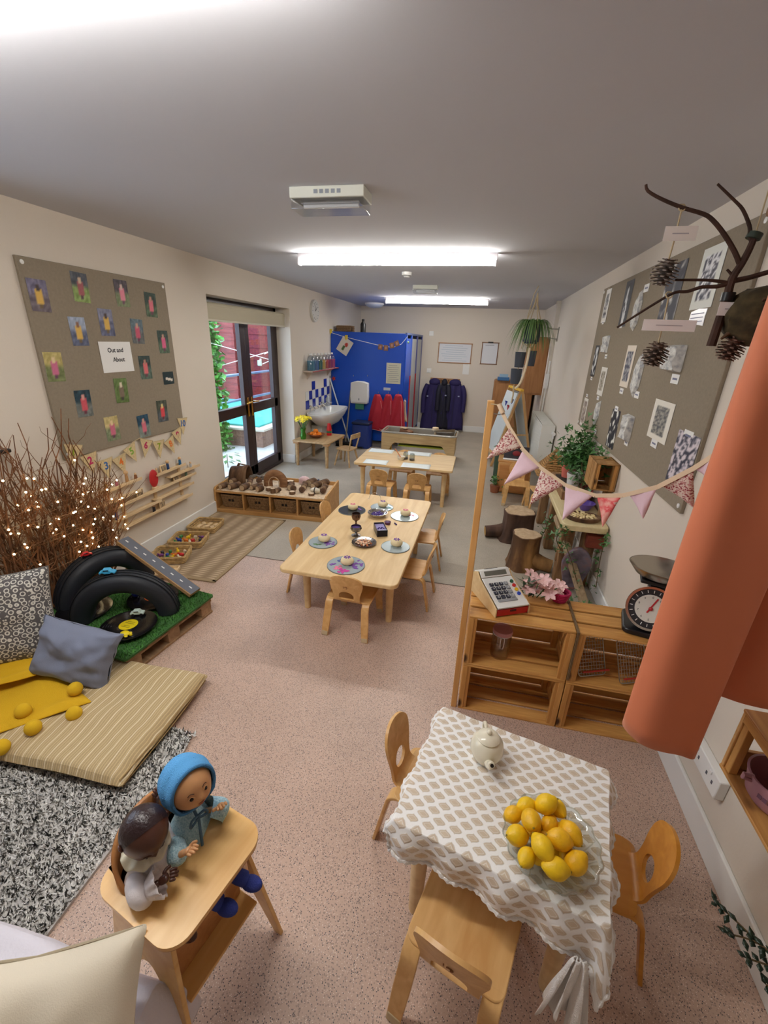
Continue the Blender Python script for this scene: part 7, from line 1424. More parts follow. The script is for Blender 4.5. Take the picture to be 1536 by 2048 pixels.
# ------------------------------------------------------------------ bunting over the counter
def liberty(name, a, b_, c):
    return patchy(name, [a, b_, c, a], 250, .9, .2, kind='cells', interp='CONSTANT', positions=[0, .35, .5, .68])
M_flo = liberty('ditsy_floral', (228, 208, 196), (150, 60, 66), (206, 150, 144)); M_ros = patchy('rose_print', [(238, 172, 160), (226, 76, 84), (240, 188, 176), (104, 140, 140)], 34, .9, .1, positions=[.40, .56, .60, .72]); M_pnk = plain('pink_cotton', (232, 200, 210), .9, bump=.2, bscale=400)
bt = thing('fabric_bunting', 'pink and floral fabric bunting strung from the pole across the counter', 'bunting', (.06, 1.74, 1.50)); o_ = Vector((.06, 1.74, 1.50))
YY = lambda px: 1.72 - (px - 1000) / 440 * .40
def BP(px, py): return at_y(px, py, YY(px)) - o_
PEN = [((1019.5, 855), (1043, 895), (973, 918), M_flo, 'maroon and cream floral pennant'), ((1045, 902), (1080, 935), (1008, 969), M_pnk, None), ((1083, 937), (1128, 970), (1060, 1009), M_flo, 'maroon and cream floral pennant'), ((1131, 970), (1187, 991), (1125, 1040), M_pnk, None), ((1194, 993), (1243, 993), (1205, 1054), M_ros, 'rose print pennant'), ((1257, 987), (1315, 975), (1286, 1038), M_pnk, None), ((1322, 972), (1387, 938), (1388, 1016), M_flo, 'maroon and cream floral pennant'), ((1389, 938), (1438, 905), (1414, 957), M_pnk, None)]
for A, B_, T_, m_, l in PEN:
    a, b_, c = BP(*A), BP(*B_), at_y(T_[0], T_[1], YY((A[0] + B_[0]) / 2) - .01) - o_; b = MB(); n_ = 8; nrm = (b_ - a).cross(c - a).normalized()
    b.grid(lambda u, v: (a * (1 - u) + b_ * u) * (1 - v) + c * v + nrm * (.006 * math.sin(5 * u + 3 * v) * (1 - v) * v * 4), n_, n_); o = b.build('pennant', m_, bt, solid=.0015)
    if l: lab(o, l)
path = [BP(*p) for p in ((1003, 822), (1019, 855), (1045, 898), (1082, 936), (1130, 970), (1190, 991), (1245, 991), (1315, 974), (1387, 937), (1440, 903), (1520, 838))]; b = MB()
for p, q in zip(path[:-1], path[1:]): b.bar(p, q, .003, .014, (0, 0, 1))
b.build('tape', plain('bunting_tape', (226, 200, 168), .9), bt); MB().tube([BP(998, 808), BP(1006, 826)], .009, 10).build('knot', plain('bunting_tape', (226, 200, 168)), bt); MB().tube([BP(982, 808), BP(1000, 810)], .002, 5).build('thread', M_string, bt)

# ------------------------------------------------------------------ hanging branch with cones
BY = 1.50
def bp(px, py, y=BY): return at_y(px, py, y)
hb = thing('hanging_branch', 'bare forked branch hanging below the ceiling at the upper right', 'branch', bp(1464, 558)); o_ = bp(1464, 558); M_br = plain('dark_branch', (62, 40, 30), .8, bump=.5, bscale=80, var=.3)
def limb(name, pts, r0, r1, y=BY, dy=0): P = smooth_path([bp(a, c, y + dy * i) - o_ for i, (a, c) in enumerate(pts)], 3); n = len(P); return MB().tube(P, [r0 + (r1 - r0) * i / (n - 1) for i in range(n)], 8).build(name, M_br, hb)
limb('trunk', [(1422, 692), (1442, 631), (1453, 598), (1464, 558), (1483, 528), (1499, 498), (1510, 471)], .013, .008)
limb('limb', [(1480, 530), (1469, 503), (1448, 468), (1426, 441), (1407, 428), (1364, 415), (1323, 398), (1296, 382), (1292, 369)], .007, .0035)
limb('limb', [(1505, 488), (1500, 470), (1499, 452), (1486, 420), (1469, 401), (1435, 368)], .006, .003)
limb('limb', [(1464, 566), (1434, 573), (1404, 574), (1375, 583), (1350, 585), (1315, 604), (1270, 632), (1234, 655)], .0055, .0028)
limb('limb', [(1464, 567), (1434, 562), (1404, 560), (1350, 560)], .005, .003); limb('twig', [(1466, 552), (1454, 539)], .004, .003); limb('limb', [(1464, 562), (1499, 555), (1550, 540)], .007, .006)
MB().tube([bp(1505, 478) - o_, bp(1512, 466) - o_], .018, 10).build('green_tape', plain('green_tape', (44, 56, 44), .6), hb); MB().tube([bp(1453, 602) - o_, bp(1458, 585) - o_], .0165, 10).build('black_tape', M_black, hb)
MB().tube([bp(1510, 471) - o_, Vector((bp(1510, 471).x, BY, H)) - o_], .002, 5).build('hanging_cord', M_string, hb)
def cone_string(label, px, py, r, top, col=(96, 84, 76)):
    c = bp(px, py); t = cone_thing(label, c, r, (PI + .15, .1, 0), 'cones hanging from the branch', col=col, scales=(9, 8)); a = bp(*top); s_ = thing('jute_string', 'jute string holding the ' + label.split(',')[0], 'string', a, 0, 'strings on the branch'); P = [Vector((0, 0, 0)), (c - a) * .5 + Vector((.002, 0, 0)), (c - a) * .93]
    MB().tube(P, .0022, 6).build('string', M_string, s_); MB().tube([Vector((.009 * math.cos(i), .009 * math.sin(i) * .6, .009 * math.sin(i))) for i in range(7)], .002, 5, closed=True).build('knot', M_string, s_); return s_
cone_string('grey pine cone hanging under the long upper limb, highest cone', 1330, 545, .034, (1364, 415)); cone_string('brown pine cone with spread scales, lowest left cone over the board', 1311, 708, .034, (1338, 590), (84, 66, 54)); cone_string('round reddish pine cone hanging below the moss ball', 1462, 697, .033, (1472, 600), (88, 58, 44))
for (px, py, w_, h_, l, c) in ((1361, 467, .080, .034, 'pale name strip tied on the string of the highest cone', (246, 240, 234)), (1338, 651, .138, .030, 'long white name strip tied on the string of the lowest left cone', (252, 248, 248)), (1462, 618, .062, .034, 'short white name strip on the string below the branch fork', (252, 248, 248))):
    q = bp(px, py, BY - .012); t = thing('name_strip', l, 'label', q, 0, 'name strips on the branch'); MB().box((0, 0, 0), (w_, .0012, h_)).build('strip', plain('strip_%d' % c[2], c, .7), t); MB().box((0, -.001, 0), (w_ * .5, .0006, h_ * .07)).build('faint_print', plain('faint_ink', (190, 184, 190)), t)
t = thing('moss_ball', 'dark mossy brown hanging ball at the right edge', 'moss ball', bp(1520, 632)); b = MB(); b.ball((0, 0, 0), (.092, .085, .075), 30, 18, fn=lambda d: 1 + .12 * noise.noise(d * 3.5) + .05 * noise.noise(d * 9)); b.build('moss_body', patchy('moss', [(40, 34, 22), (70, 58, 34), (96, 80, 52)], 22, .95, .9), t); MB().tube([(0, 0, .07), (0, 0, H - bp(1520, 632).z)], .002, 5).build('hanging_cord', M_string, t)
for k in range(12): a = k * 2.4; d_ = Vector((math.cos(a), math.sin(a), math.sin(k) * .8)).normalized(); MB().tube([d_ * .07, d_ * .10 + Vector((0, 0, -.01))], [.008, .003], 6).build('bark_flake', M_bark, t)

# ------------------------------------------------------------------ orange curtain
cu = thing('orange_curtain', 'terracotta orange curtain hanging in front of the crates at the right', 'curtain', (.49, 1.0, .76)); o_ = Vector((.49, 1.0, .76))
path = smooth_path([(.500, 1.045, 0), (.482, 1.01, 0), (.515, .975, 0), (.57, .965, 0), (.62, .975, 0), (.655, .985, 0), (.668, 1.02, 0), (.64, 1.06, 0), (.66, 1.10, 0), (.72, 1.11, 0), (.78, 1.08, 0), (.86, 1.06, 0), (.93, 1.09, 0), (.985, 1.08, 0)], 5); n_ = len(path)
def cur(u, v):
    i = u * (n_ - 1); k = min(int(i), n_ - 2); p = path[k].lerp(path[k + 1], i - k); zb = .80 - .05 * min(1, u / .42) if u < .45 else .76 + .10 * min(1, (u - .45) / .2) + .18 * max(0, u - .65); z = zb + (1.98 - zb) * v
    f = .010 * math.sin(30 * u + 2 * v) * (.3 + .7 * v); return (p.x - o_.x + f * .2 + .018 * v * v * (1 if u < .4 else .2), p.y - o_.y + f, z - o_.z)
b = MB(); b.grid(cur, 110, 30)
m, nt, bs = _new('orange_velvet'); bs.inputs['Base Color'].default_value = lin((214, 122, 84)); bs.inputs['Roughness'].default_value = .7; bs.inputs['Sheen Weight'].default_value = .5; bs.inputs['Sheen Roughness'].default_value = .4; bs.inputs['Sheen Tint'].default_value = lin((255, 190, 160))
b.build('cloth', m, cu, solid=.004, ang=80); MB().tube([(-.02, .05, 1.235), (.515, .05, 1.235)], .012, 12).build('rod', M_old, cu); MB().tube([(.50, .05, 1.235), (.521, .05, 1.235)], .025, 12).build('wall_mount', M_old, cu)

# ------------------------------------------------------------------ crate on the right wall, bowl and plant
wc = thing('wall_crate', 'pine crate fixed on the right wall at the edge of the frame', 'crate', (.905, .86, .62)); L_, D_, H_ = .50, .20, .22
for k in range(2): MB().box((-.05 + k * .10, 0, .005), (.095, L_, .010)).build('slat', M_piney, wc, bevel=.002)
for k in range(2): MB().box((-.05 + k * .10, 0, H_ - .005), (.095, L_, .010)).build('slat', M_piney, wc, bevel=.002)
for k in range(2): MB().box((.096, 0, .06 + k * .10), (.010, L_, .07)).build('back_slat', M_piney, wc, bevel=.002)
for s in (-1, 1):
    hole = [(.0, .10), (.0, .10)]
    b = MB(); y = s * (L_ / 2 - .006)
    for x, z, a, c in ((-.075, H_ / 2, .04, H_ - .02), (.070, H_ / 2, .05, H_ - .02), (.0, .045, .11, .07), (.0, H_ - .045, .11, .07)): b.box((x, y, z), (a, .012, c))
    b.build('end_panel', M_beech, wc, bevel=.002); MB().box((-.08, y - s * .018, H_ / 2), (.022, .022, H_ - .02)).build('corner_post', M_pinez, wc, bevel=.002)
MB().box((-.094, 0, H_ - .02), (.008, L_ - .03, .03)).build('front_rail', M_piney, wc, bevel=.002)
q = Vector((.893, 1.005, .631)); t = thing('pink_bowl', 'dusty pink ceramic bowl with faint print inside the wall crate', 'bowl', q); MB().lathe([(0, 0), (.055, 0), (.07, .02), (.078, .07), (.082, .085), (.076, .085), (.070, .05), (.06, .012), (0, .008)], 40).build('bowl_body', plain('dusty_pink', (178, 130, 142), .3), t)
MB().tube([(-.074, 0, .08), (-.098, 0, .082), (-.098, 0, .072), (-.074, 0, .066)], .006, 8).build('lug', plain('dusty_pink', (178, 130, 142)), t)
for k in range(5): a = PI + .45 + .16 * k; MB().box((0, 0, 0), (.010, .001, .012)).build('printed_mark', plain('plum_print', (120, 84, 104)), t, loc=(.0765 * math.cos(a), .0765 * math.sin(a), .05), rot=(0, 0, a + PI / 2))
pl = thing('trailing_plant', 'dark leaved plant trailing from the wall at the right edge', 'plant', (.93, .66, .40)); rg = random.Random(31)
for s in range(7):
    P = [Vector((0, 0, .0)), Vector((-.03 - .008 * s, .02 * (s - 3) * .6, .04)), Vector((-.07 - .012 * s, .035 * (s - 2.2), .03 + .01 * (s % 3))), Vector((-.10 - .012 * s, .05 * (s - 2), .0 - .012 * (s % 3)))]
    Q = smooth_path(P, 4); MB().tube(Q, .0022, 5).build('stem', M_stem, pl)
    for i in range(3, len(Q)):
        for sg in (-1, 1):
            d_ = Vector((rg.uniform(-1, 0), sg * rg.uniform(.3, 1), rg.uniform(-.3, .6))).normalized(); s2 = d_.cross(Vector((0, 0, 1))).normalized(); L2 = rg.uniform(.018, .030); p = Q[i]
            MB().add([p, p + d_ * L2 * .5 + s2 * .007, p + d_ * L2, p + d_ * L2 * .5 - s2 * .007], [(0, 1, 2, 3)]).build('leaf', plain('blackish_leaf', (34, 52, 38), .35), pl, solid=.0012)
MB().lathe([(0, -.10), (.045, -.10), (.06, .0), (.054, .0), (.04, -.09), (0, -.09)], 20, Matrix.Translation((.015, 0, 0))).build('pot', M_old, pl)
# ================================================================== THE LACE TABLE
u_ = Vector((.975, -.225, 0)).normalized(); v_ = Vector((-.225, -.975, 0)).normalized(); TO = Vector((.0, 1.235, 0)); TW, TD, TH = .535, .43, .49
tc_ = TO + u_ * TW / 2 + v_ * TD / 2; tang = math.atan2(u_.y, u_.x)
make_table('small wooden table hidden under the lace tablecloth', 'tea_table', (tc_.x, tc_.y, 0), tang, TW, TD, TH, M_maple, inset=(.06, .06), r=.04, th=.024)
def lace_mat():
    m = bpy.data.materials.new('lace'); m.use_nodes = True; nt = m.node_tree; b = nt.nodes['Principled BSDF']; out = nt.nodes['Material Output']; tc = N(nt, 'ShaderNodeUVMap')
    mp = N(nt, 'ShaderNodeMapping'); mp.inputs['Rotation'].default_value = (0, 0, math.radians(45)); nt.links.new(tc.outputs[0], mp.inputs[0]); sp = N(nt, 'ShaderNodeSeparateXYZ'); nt.links.new(mp.outputs[0], sp.inputs[0])
    K = 1 / .034
    def math_(op, a, b_=None, c=None):
        n = N(nt, 'ShaderNodeMath', operation=op)
        for i, v in enumerate((a, b_, c)):
            if v is None: continue
            if isinstance(v, (int, float)): n.inputs[i].default_value = v
            else: nt.links.new(v, n.inputs[i])
        return n.outputs[0]
    sx = math_('SINE', math_('MULTIPLY', sp.outputs['Y'], K * 6.283)); sy = math_('SINE', math_('MULTIPLY', sp.outputs['X'], K * 6.283))
    X = math_('ADD', math_('MULTIPLY', sp.outputs['X'], K), math_('MULTIPLY', sx, .065)); Y = math_('ADD', math_('MULTIPLY', sp.outputs['Y'], K), math_('MULTIPLY', sy, .065))
    dx = math_('ABSOLUTE', math_('SUBTRACT', math_('FRACT', X), .5)); dy = math_('ABSOLUTE', math_('SUBTRACT', math_('FRACT', Y), .5)); d = math_('MAXIMUM', dx, dy)
    band = N(nt, 'ShaderNodeMapRange'); band.inputs[1].default_value = .27; band.inputs[2].default_value = .36; nt.links.new(d, band.inputs[0])
    n1 = N(nt, 'ShaderNodeTexNoise'); n1.inputs['Scale'].default_value = 700; nt.links.new(tc.outputs[0], n1.inputs['Vector'])
    # fine net in the cells
    fan = math_('ABSOLUTE', math_('SINE', math_('MULTIPLY', math_('ADD', X, Y), 40))); net = math_('ADD', math_('MULTIPLY', fan, .20), math_('MULTIPLY', n1.outputs[0], .55))
    al = math_('MAXIMUM', math_('ADD', math_('MULTIPLY', band.outputs[0], .75), math_('MULTIPLY', n1.outputs[0], .6)), net); al = math_('MINIMUM', math_('MAXIMUM', al, .58), 1.0)
    inner = N(nt, 'ShaderNodeMapRange'); inner.inputs[1].default_value = .030; inner.inputs[2].default_value = .012; nt.links.new(math_('ABSOLUTE', math_('SUBTRACT', d, .20)), inner.inputs[0])
    al = math_('MINIMUM', math_('ADD', al, math_('MULTIPLY', inner.outputs[0], .3)), 1.0); al = math_('MAXIMUM', al, .82); wt_ = math_('MINIMUM', math_('ADD', band.outputs[0], math_('MULTIPLY', inner.outputs[0], .55)), 1.0)
    mc = N(nt, 'ShaderNodeMix', data_type='RGBA'); mc.inputs[6].default_value = lin((226, 208, 184)); mc.inputs[7].default_value = lin((250, 248, 246)); nt.links.new(wt_, mc.inputs[0])
    nt.links.new(al, b.inputs['Alpha']); nt.links.new(mc.outputs[2], b.inputs['Base Color']); b.inputs['Roughness'].default_value = .9
    bp_ = N(nt, 'ShaderNodeBump'); bp_.inputs['Distance'].default_value = .002; bp_.inputs['Strength'].default_value = .6; nt.links.new(band.outputs[0], bp_.inputs['Height']); nt.links.new(bp_.outputs[0], b.inputs['Normal'])
    return m
def uv_grid(name, fn, nu, nv, su, sv, m, parent=None, solid=0):
    b = MB(); b.grid(fn, nu, nv); o = b.build(name, m, parent, ang=80); uv = o.data.uv_layers.new(name='UVMap')
    for p in o.data.polygons:
        for li in p.loop_indices: vi = o.data.loops[li].vertex_index; uv.data[li].uv = ((vi % nu) / (nu - 1) * su, (vi // nu) / (nv - 1) * sv)
    return o
OL, OR, OF, ON_ = .035, .05, .02, .10      # overhang left, right, far, near
lc = thing('lace_tablecloth', 'white lace tablecloth draped over the small tea table', 'tablecloth', (TO.x, TO.y, TH)); Wc, Dc = TW + OL + OR, TD + OF + ON_
def lace(u, v):
    x, y = u * Wc - OL, v * Dc - OF; near = max(0, y - TD); dx = x - min(max(x, 0), TW); dy = y - min(max(y, 0), TD)
    ex, ey = min(max(x, 0), TW), min(max(y, 0), TD); d = math.hypot(dx, dy); corner = max(0, min(abs(dx), abs(dy)))
    s = x if abs(dy) > abs(dx) else y; rip = .010 * math.sin(46 * s) + .006 * math.sin(23 * s + 1)
    extra = 1 + (1.1 * max(0, (x / TW - .55)) if dy > 0 else 0) * 1.0
    if d > 0:
        o_ = Vector((dx, dy)) / d; out = .010 + .018 * min(1, d / .05) + rip * min(1, d / .06) + .35 * corner; px_, py_ = ex + o_.x * out, ey + o_.y * out; z = .003 - max(0, d - .008) * 1.0 * extra
        if dx > 0 and dy > 0: z -= .75 * corner * 1.6
    else: px_, py_, z = x, y, .003
    w = TO + u_ * px_ + v_ * py_; return (w.x - TO.x, w.y - TO.y, z)
uv_grid('cloth', lace, 130, 120, Wc, Dc, lace_mat(), lc)
hem = [Vector(lace(i / 110, 1)) for i in range(111)]; hem = [p + Vector((0, 0, -.004 - .004 * abs(math.sin(i * .9)))) for i, p in enumerate(hem)]; M_hem = plain('lace_hem', (238, 234, 230), .9, bump=.6, bscale=300)
MB().tube(hem, [.006 + .002 * math.sin(i * 1.8) for i in range(len(hem))], 6).build('scalloped_hem', M_hem, lc); MB().tube([Vector(lace(0, i / 80)) + Vector((0, 0, -.003)) for i in range(81)], [.005 + .002 * math.sin(i * 1.8) for i in range(81)], 6).build('scalloped_hem', M_hem, lc); MB().tube([Vector(lace(1, i / 80)) + Vector((0, 0, -.003)) for i in range(81)], [.005 + .002 * math.sin(i * 1.8) for i in range(81)], 6).build('scalloped_hem', M_hem, lc)
cn = TO + u_ * (TW - .035) + v_ * (TD + .045); b = MB()
def tail(u, v):
    a = (u - .5) * .12; k = .25 + .75 * (v ** .8); x = a * k + .010 * math.sin(26 * u) * k; y = .020 * math.sin(17 * u + 2 * v) * k + .02 * v; w = u_ * x + v_ * y; return (cn.x - TO.x + w.x, cn.y - TO.y + w.y, -.10 - .24 * v + .03 * math.sin(5 * u) * v)
b.grid(tail, 30, 24); b.build('hanging_corner', M_hem, lc, solid=.003)
# teapot
q = at_z(970, 1517, TH); tp = thing('teapot', 'small cream ceramic teapot on the lace tablecloth', 'teapot', (q.x, q.y, TH + .006), math.radians(-82)); tp.scale = (1.22, 1.22, 1.22); M_cer = plain('cream_ceramic', (232, 224, 202), .15)
MB().lathe([(0, 0), (.028, 0), (.036, .012), (.044, .035), (.040, .058), (.030, .068), (.026, .070), (0, .070)], 36).build('body', M_cer, tp); ld = MB().lathe([(.029, .070), (.030, .073), (.024, .080), (.008, .085), (0, .085)], 32).build('lid', M_cer, tp); MB().ball((0, 0, .091), (.007, .007, .006), 14, 10).build('lid_knob', M_cer, ld)
MB().tube(smooth_path([(.034, 0, .028), (.052, 0, .036), (.062, 0, .052), (.070, 0, .058)], 4), [.013, .0125, .012, .0115, .011, .010, .0095, .009, .0085, .008, .0078, .0075, .0072], 14).build('spout', M_cer, tp); MB().tube([(.070, 0, .0582), (.0722, 0, .0592)], .0045, 10).build('spout_hole', plain('hole_dark', (30, 20, 14)), tp)
MB().tube(smooth_path([(-.030, 0, .062), (-.052, 0, .066), (-.064, 0, .050), (-.060, 0, .030), (-.040, 0, .020)], 4), .0048, 8).build('handle', M_cer, tp)
# glass bowl and lemons
q = at_z(1098, 1696, TH + .02); GX, GY = q.x, q.y; t = thing('glass_bowl', 'wide cut glass fruit bowl full of lemons on the lace tablecloth', 'bowl', (GX, GY, TH + .006)); G = glass('cut_glass', (246, 248, 246), .02, .06)
wv = lambda a, z: 1 + .03 * math.sin(16 * a) * (z / .05)
MB().lathe([(0, .0), (.05, 0), (.085, .012), (.112, .034), (.122, .050)], 96, fn=wv, cap=False).build('bowl_wall', G, t, ang=30, solid=.004); MB().tube([(.122 * math.cos(a) * (1 + .03 * math.sin(16 * a)), .122 * math.sin(a) * (1 + .03 * math.sin(16 * a)), .050) for a in [2 * PI * i / 96 for i in range(96)]], .0022, 6, closed=True).build('rim', G, t)
for k in range(16): a = 2 * PI * k / 16; MB().tube([(.05 * math.cos(a), .05 * math.sin(a), .0045), (.085 * math.cos(a + .1), .085 * math.sin(a + .1), .017), (.112 * math.cos(a + .2), .112 * math.sin(a + .2), .040)], .0016, 5).build('cut_rib', G, t)
LEM = [(1053, 1611, .10, 'top left'), (1092, 1608, .115, 'highest at the top'), (1115, 1616, .095, 'partly hidden at the top right'), (1026, 1629, .085, 'small, at the upper left'), (1062, 1640, .12, 'large orange toned, upper middle'), (1099, 1648, .085, 'small, in the centre gap'), (1142, 1666, .10, 'at the right side'), (1035, 1671, .085, 'at the left side'), (1120, 1679, .115, 'pear shaped, right of centre'), (1085, 1694, .125, 'large, on top in the centre'), (1053, 1715, .085, 'at the lower left'), (1112, 1737, .105, 'largest, at the bottom'), (1152, 1726, .095, 'at the lower right')]
rg = random.Random(15); M_lem = plain('lemon_skin', (246, 200, 22), .42, bump=.25, bscale=260, var=.04); M_lem2 = plain('lemon_skin_deep', (244, 188, 22), .42, bump=.25, bscale=260, var=.04)
for k, (px, py, z, l) in enumerate(LEM):
    z0 = TH + z - .030; p = at_z(px, py, z0); r_ = .0215 if 'small' in l or 'hidden' in l or 'left' in l.split()[-1] else .0255; a = rg.uniform(0, 6.3); t = thing('lemon', 'lemon in the glass bowl, ' + l, 'lemon', p, 0, 'lemons in the glass bowl', rot=(rg.uniform(-.6, .6), rg.uniform(.9, 1.6), a))
    MB().ball((0, 0, 0), (r_, r_, r_ * 1.18), 24, 16, fn=lambda d: 1 + .16 * max(0, abs(d.z) - .86) / .14).build('peel', M_lem2 if k in (3, 4, 5, 6, 8, 12) else M_lem, t); MB().ball((0, 0, r_ * 1.36), .0028, 8, 6).build('stem_end', plain('stem_tan', (150, 130, 50), .8), t)
for k, (dx, dy) in enumerate(((-.04, .03), (.03, .035), (-.03, -.035), (.04, -.03), (0, 0))): 
    t = thing('lemon', 'mostly covered lemon under the pile, %s of the glass bowl' % ('upper left', 'upper right', 'lower left', 'lower right', 'centre')[k], 'lemon', (GX + dx, GY + dy, TH + .040), 0, 'hidden lemons at the bottom of the bowl', rot=(1.2, 0, k)); MB().ball((0, 0, 0), (.0235, .0235, .028), 20, 12, fn=lambda d: 1 + .16 * max(0, abs(d.z) - .86) / .14).build('peel', M_lem, t); MB().ball((0, 0, .032), .0028, 8, 6).build('stem_end', plain('stem_tan', (150, 130, 50)), t)
# chairs at the lace table
make_chair('ply chair at the left side of the lace table, oval hole in its back', (.0, 1.11, 0), math.radians(-104), .235, .265, .25, 'ply chairs at the lace table', arch=False, rubber=False)
make_chair('ply chair nearest the viewer, tucked under the lace table', (.125, .735, 0), math.radians(-17), .265, .28, .23, 'ply chairs at the lace table', arch=True)
make_chair('ply chair at the right side of the lace table, honey coloured', (.495, .985, 0), math.radians(80), .235, .265, .24, 'ply chairs at the lace table', arch=False, rubber=False, mt=wood('honey_ply', (200, 132, 44), (218, 152, 62), 1, 12, 6, .35, bump=.05))

# ================================================================== DOLL HIGH CHAIR AND DOLLS
HC = Vector((-.612, .58, 0)); HA = math.atan2(-.07, .27); hcR = Matrix.Translation(HC) @ Matrix.Rotation(HA, 4, 'Z')
hc = thing('doll_high_chair', 'wooden doll high chair with a wide rounded tray', 'high chair', HC, HA); M_hc = wood('high_chair_ply', (222, 170, 98), (240, 198, 130), 1, 9, 6, .32); M_hce = wood('high_chair_edge', (170, 110, 60), (196, 138, 84), 0, 14, 6, .45)
O_ = rrect(.285, .300, .055, 8); cut = [(-.150, .100), (-.030, .100), (-.012, .085), (-.006, .06), (-.006, -.06), (-.012, -.085), (-.030, -.100), (-.150, -.100)]
right = [p for p in O_ if p[0] > 0 or abs(p[1]) > .1001]
P = [p for p in rrect(.285, .300, .055, 8)]; up = [p for p in P if p[1] > 0]; dn = [p for p in P if p[1] <= 0]
up.sort(key=lambda p: math.atan2(p[1], p[0])); dn.sort(key=lambda p: math.atan2(p[1], p[0]))
poly = up + [(-.1425, .104)] + [(-.105, .103), (-.085, .112), (-.060, .108), (-.030, .100), (-.010, .085), (-.004, .055), (-.004, -.055), (-.010, -.085), (-.030, -.100), (-.060, -.108), (-.085, -.112), (-.105, -.103), (-.1425, -.104)] + dn
MB().prism(poly, .012, Matrix.Translation((0, 0, .490))).build('tray', M_hc, hc, bevel=.004, seg=3, ang=50)
MB().prism([(x * .992, y * .992) for x, y in poly], .005, Matrix.Translation((0, 0, .485))).build('tray_edge', M_hce, hc)
for s in (-1, 1):
    y0, y1 = s * .112, s * .160
    S_ = [(-.165, 0), (-.135, 0)] + [(-.135 + .135 * (k / 8) + 0, .30 * math.sin(k / 8 * PI / 2)) for k in range(1, 9)] + [(.0 + .125 * (k / 8), .30 * math.cos(k / 8 * PI / 2)) for k in range(1, 8)] + [(.125, 0), (.155, 0), (.085, .485), (-.12, .485)]
    vs = []; n = len(S_)
    for off in (-.006, .006): vs += [(x, y1 + (y0 - y1) * z / .485 + off, z) for x, z in S_]
    MB().add(vs, [tuple(range(n)), tuple(range(2 * n - 1, n - 1, -1))] + [(i, n + i, n + (i + 1) % n, (i + 1) % n) for i in range(n)]).build('side_panel', M_hc, hc, bevel=.002, ang=50)
MB().bar((.045, 0, .16), (.045, 0, .44), .225, .010, (1, 0, 0)).build('front_panel', M_hce, hc, bevel=.002); MB().box((-.035, 0, .375), (.15, .215, .010)).build('seat', M_hc, hc, bevel=.003); MB().box((.075, 0, .20), (.07, .235, .010)).build('foot_rest', M_hc, hc, bevel=.003)
b = MB()
b.grid(lambda u, v: (-.045 - .088 * math.sin(PI * u) ** .55, .118 * math.cos(PI * u), .40 + (.22 * (.45 + .55 * math.sin(PI * u) ** .7)) * v), 34, 6); b.build('backrest', M_hce, hc, solid=.010)

def skin_mesh(name, verts, edges, radii, mat_, parent, M=None, sub=2, root=0):
    me = bpy.data.meshes.new(name); me.from_pydata([tuple((M @ Vector(v)) if M else v) for v in verts], edges, []); o = bpy.data.objects.new(name, me); C.objects.link(o); o.parent = parent; me.materials.append(mat_)
    sk = o.modifiers.new('skin', 'SKIN'); sk.use_smooth_shade = True
    if not me.skin_vertices: me.skin_vertices  # layer is created with the modifier
    bm_ = bmesh.new(); bm_.from_mesh(me); lay = bm_.verts.layers.skin.verify(); bm_.verts.ensure_lookup_table()
    for i, vv in enumerate(bm_.verts): r = radii[i]; vv[lay].radius = (r, r) if not isinstance(r, tuple) else r; vv[lay].use_root = (i == root)
    bm_.to_mesh(me); bm_.free(); ss = o.modifiers.new('subdivision', 'SUBSURF'); ss.levels = sub; ss.render_levels = sub; return o
def doll_hand(parent, W, D_, side, skin, s=1.0, curl=.5, N_=None):
    """palm and five unequal bent fingers; W wrist, D_ pointing direction"""
    D_ = Vector(D_).normalized(); Nn = Vector(N_ or (0, 0, 1)); Sd = D_.cross(Nn).normalized() * side; Nn = Sd.cross(D_).normalized() * side; W = Vector(W)
    V = [W - D_ * .006 * s, W + D_ * .006 * s, W + D_ * .016 * s]; E_ = [(0, 1), (1, 2)]; Rr = [.0075 * s, .0085 * s, .0095 * s]
    o = skin_mesh('hand', V, E_, [(r * 1.15, r * .8) for r in Rr], skin, parent)
    for k, (off, L) in enumerate(((-.0095, .015), (-.0032, .018), (.0032, .0165), (.0095, .0125))):
        p0 = W + D_ * .016 * s + Sd * off * s * .9; a1, a2 = curl * .6, curl * 1.5; d1 = (D_ * math.cos(a1) - Nn * math.sin(a1)); d2 = (D_ * math.cos(a2) - Nn * math.sin(a2)); p1 = p0 + d1 * L * .55 * s + Sd * off * .15; p2 = p1 + d2 * L * .5 * s
        skin_mesh('finger', [p0, p0.lerp(p1, .5), p1, p2], [(0, 1), (1, 2), (2, 3)], [.0038 * s, .0037 * s, .0035 * s, .0028 * s], skin, o, sub=1)
    p0 = W + D_ * .004 * s - Sd * .008 * s; p1 = p0 - Sd * .009 * s + D_ * .006 * s; p2 = p1 + D_ * .009 * s - Sd * .002 * s - Nn * .003; skin_mesh('thumb', [p0, p1, p2], [(0, 1), (1, 2)], [.0045 * s, .0042 * s, .0032 * s], skin, o, sub=1); return o
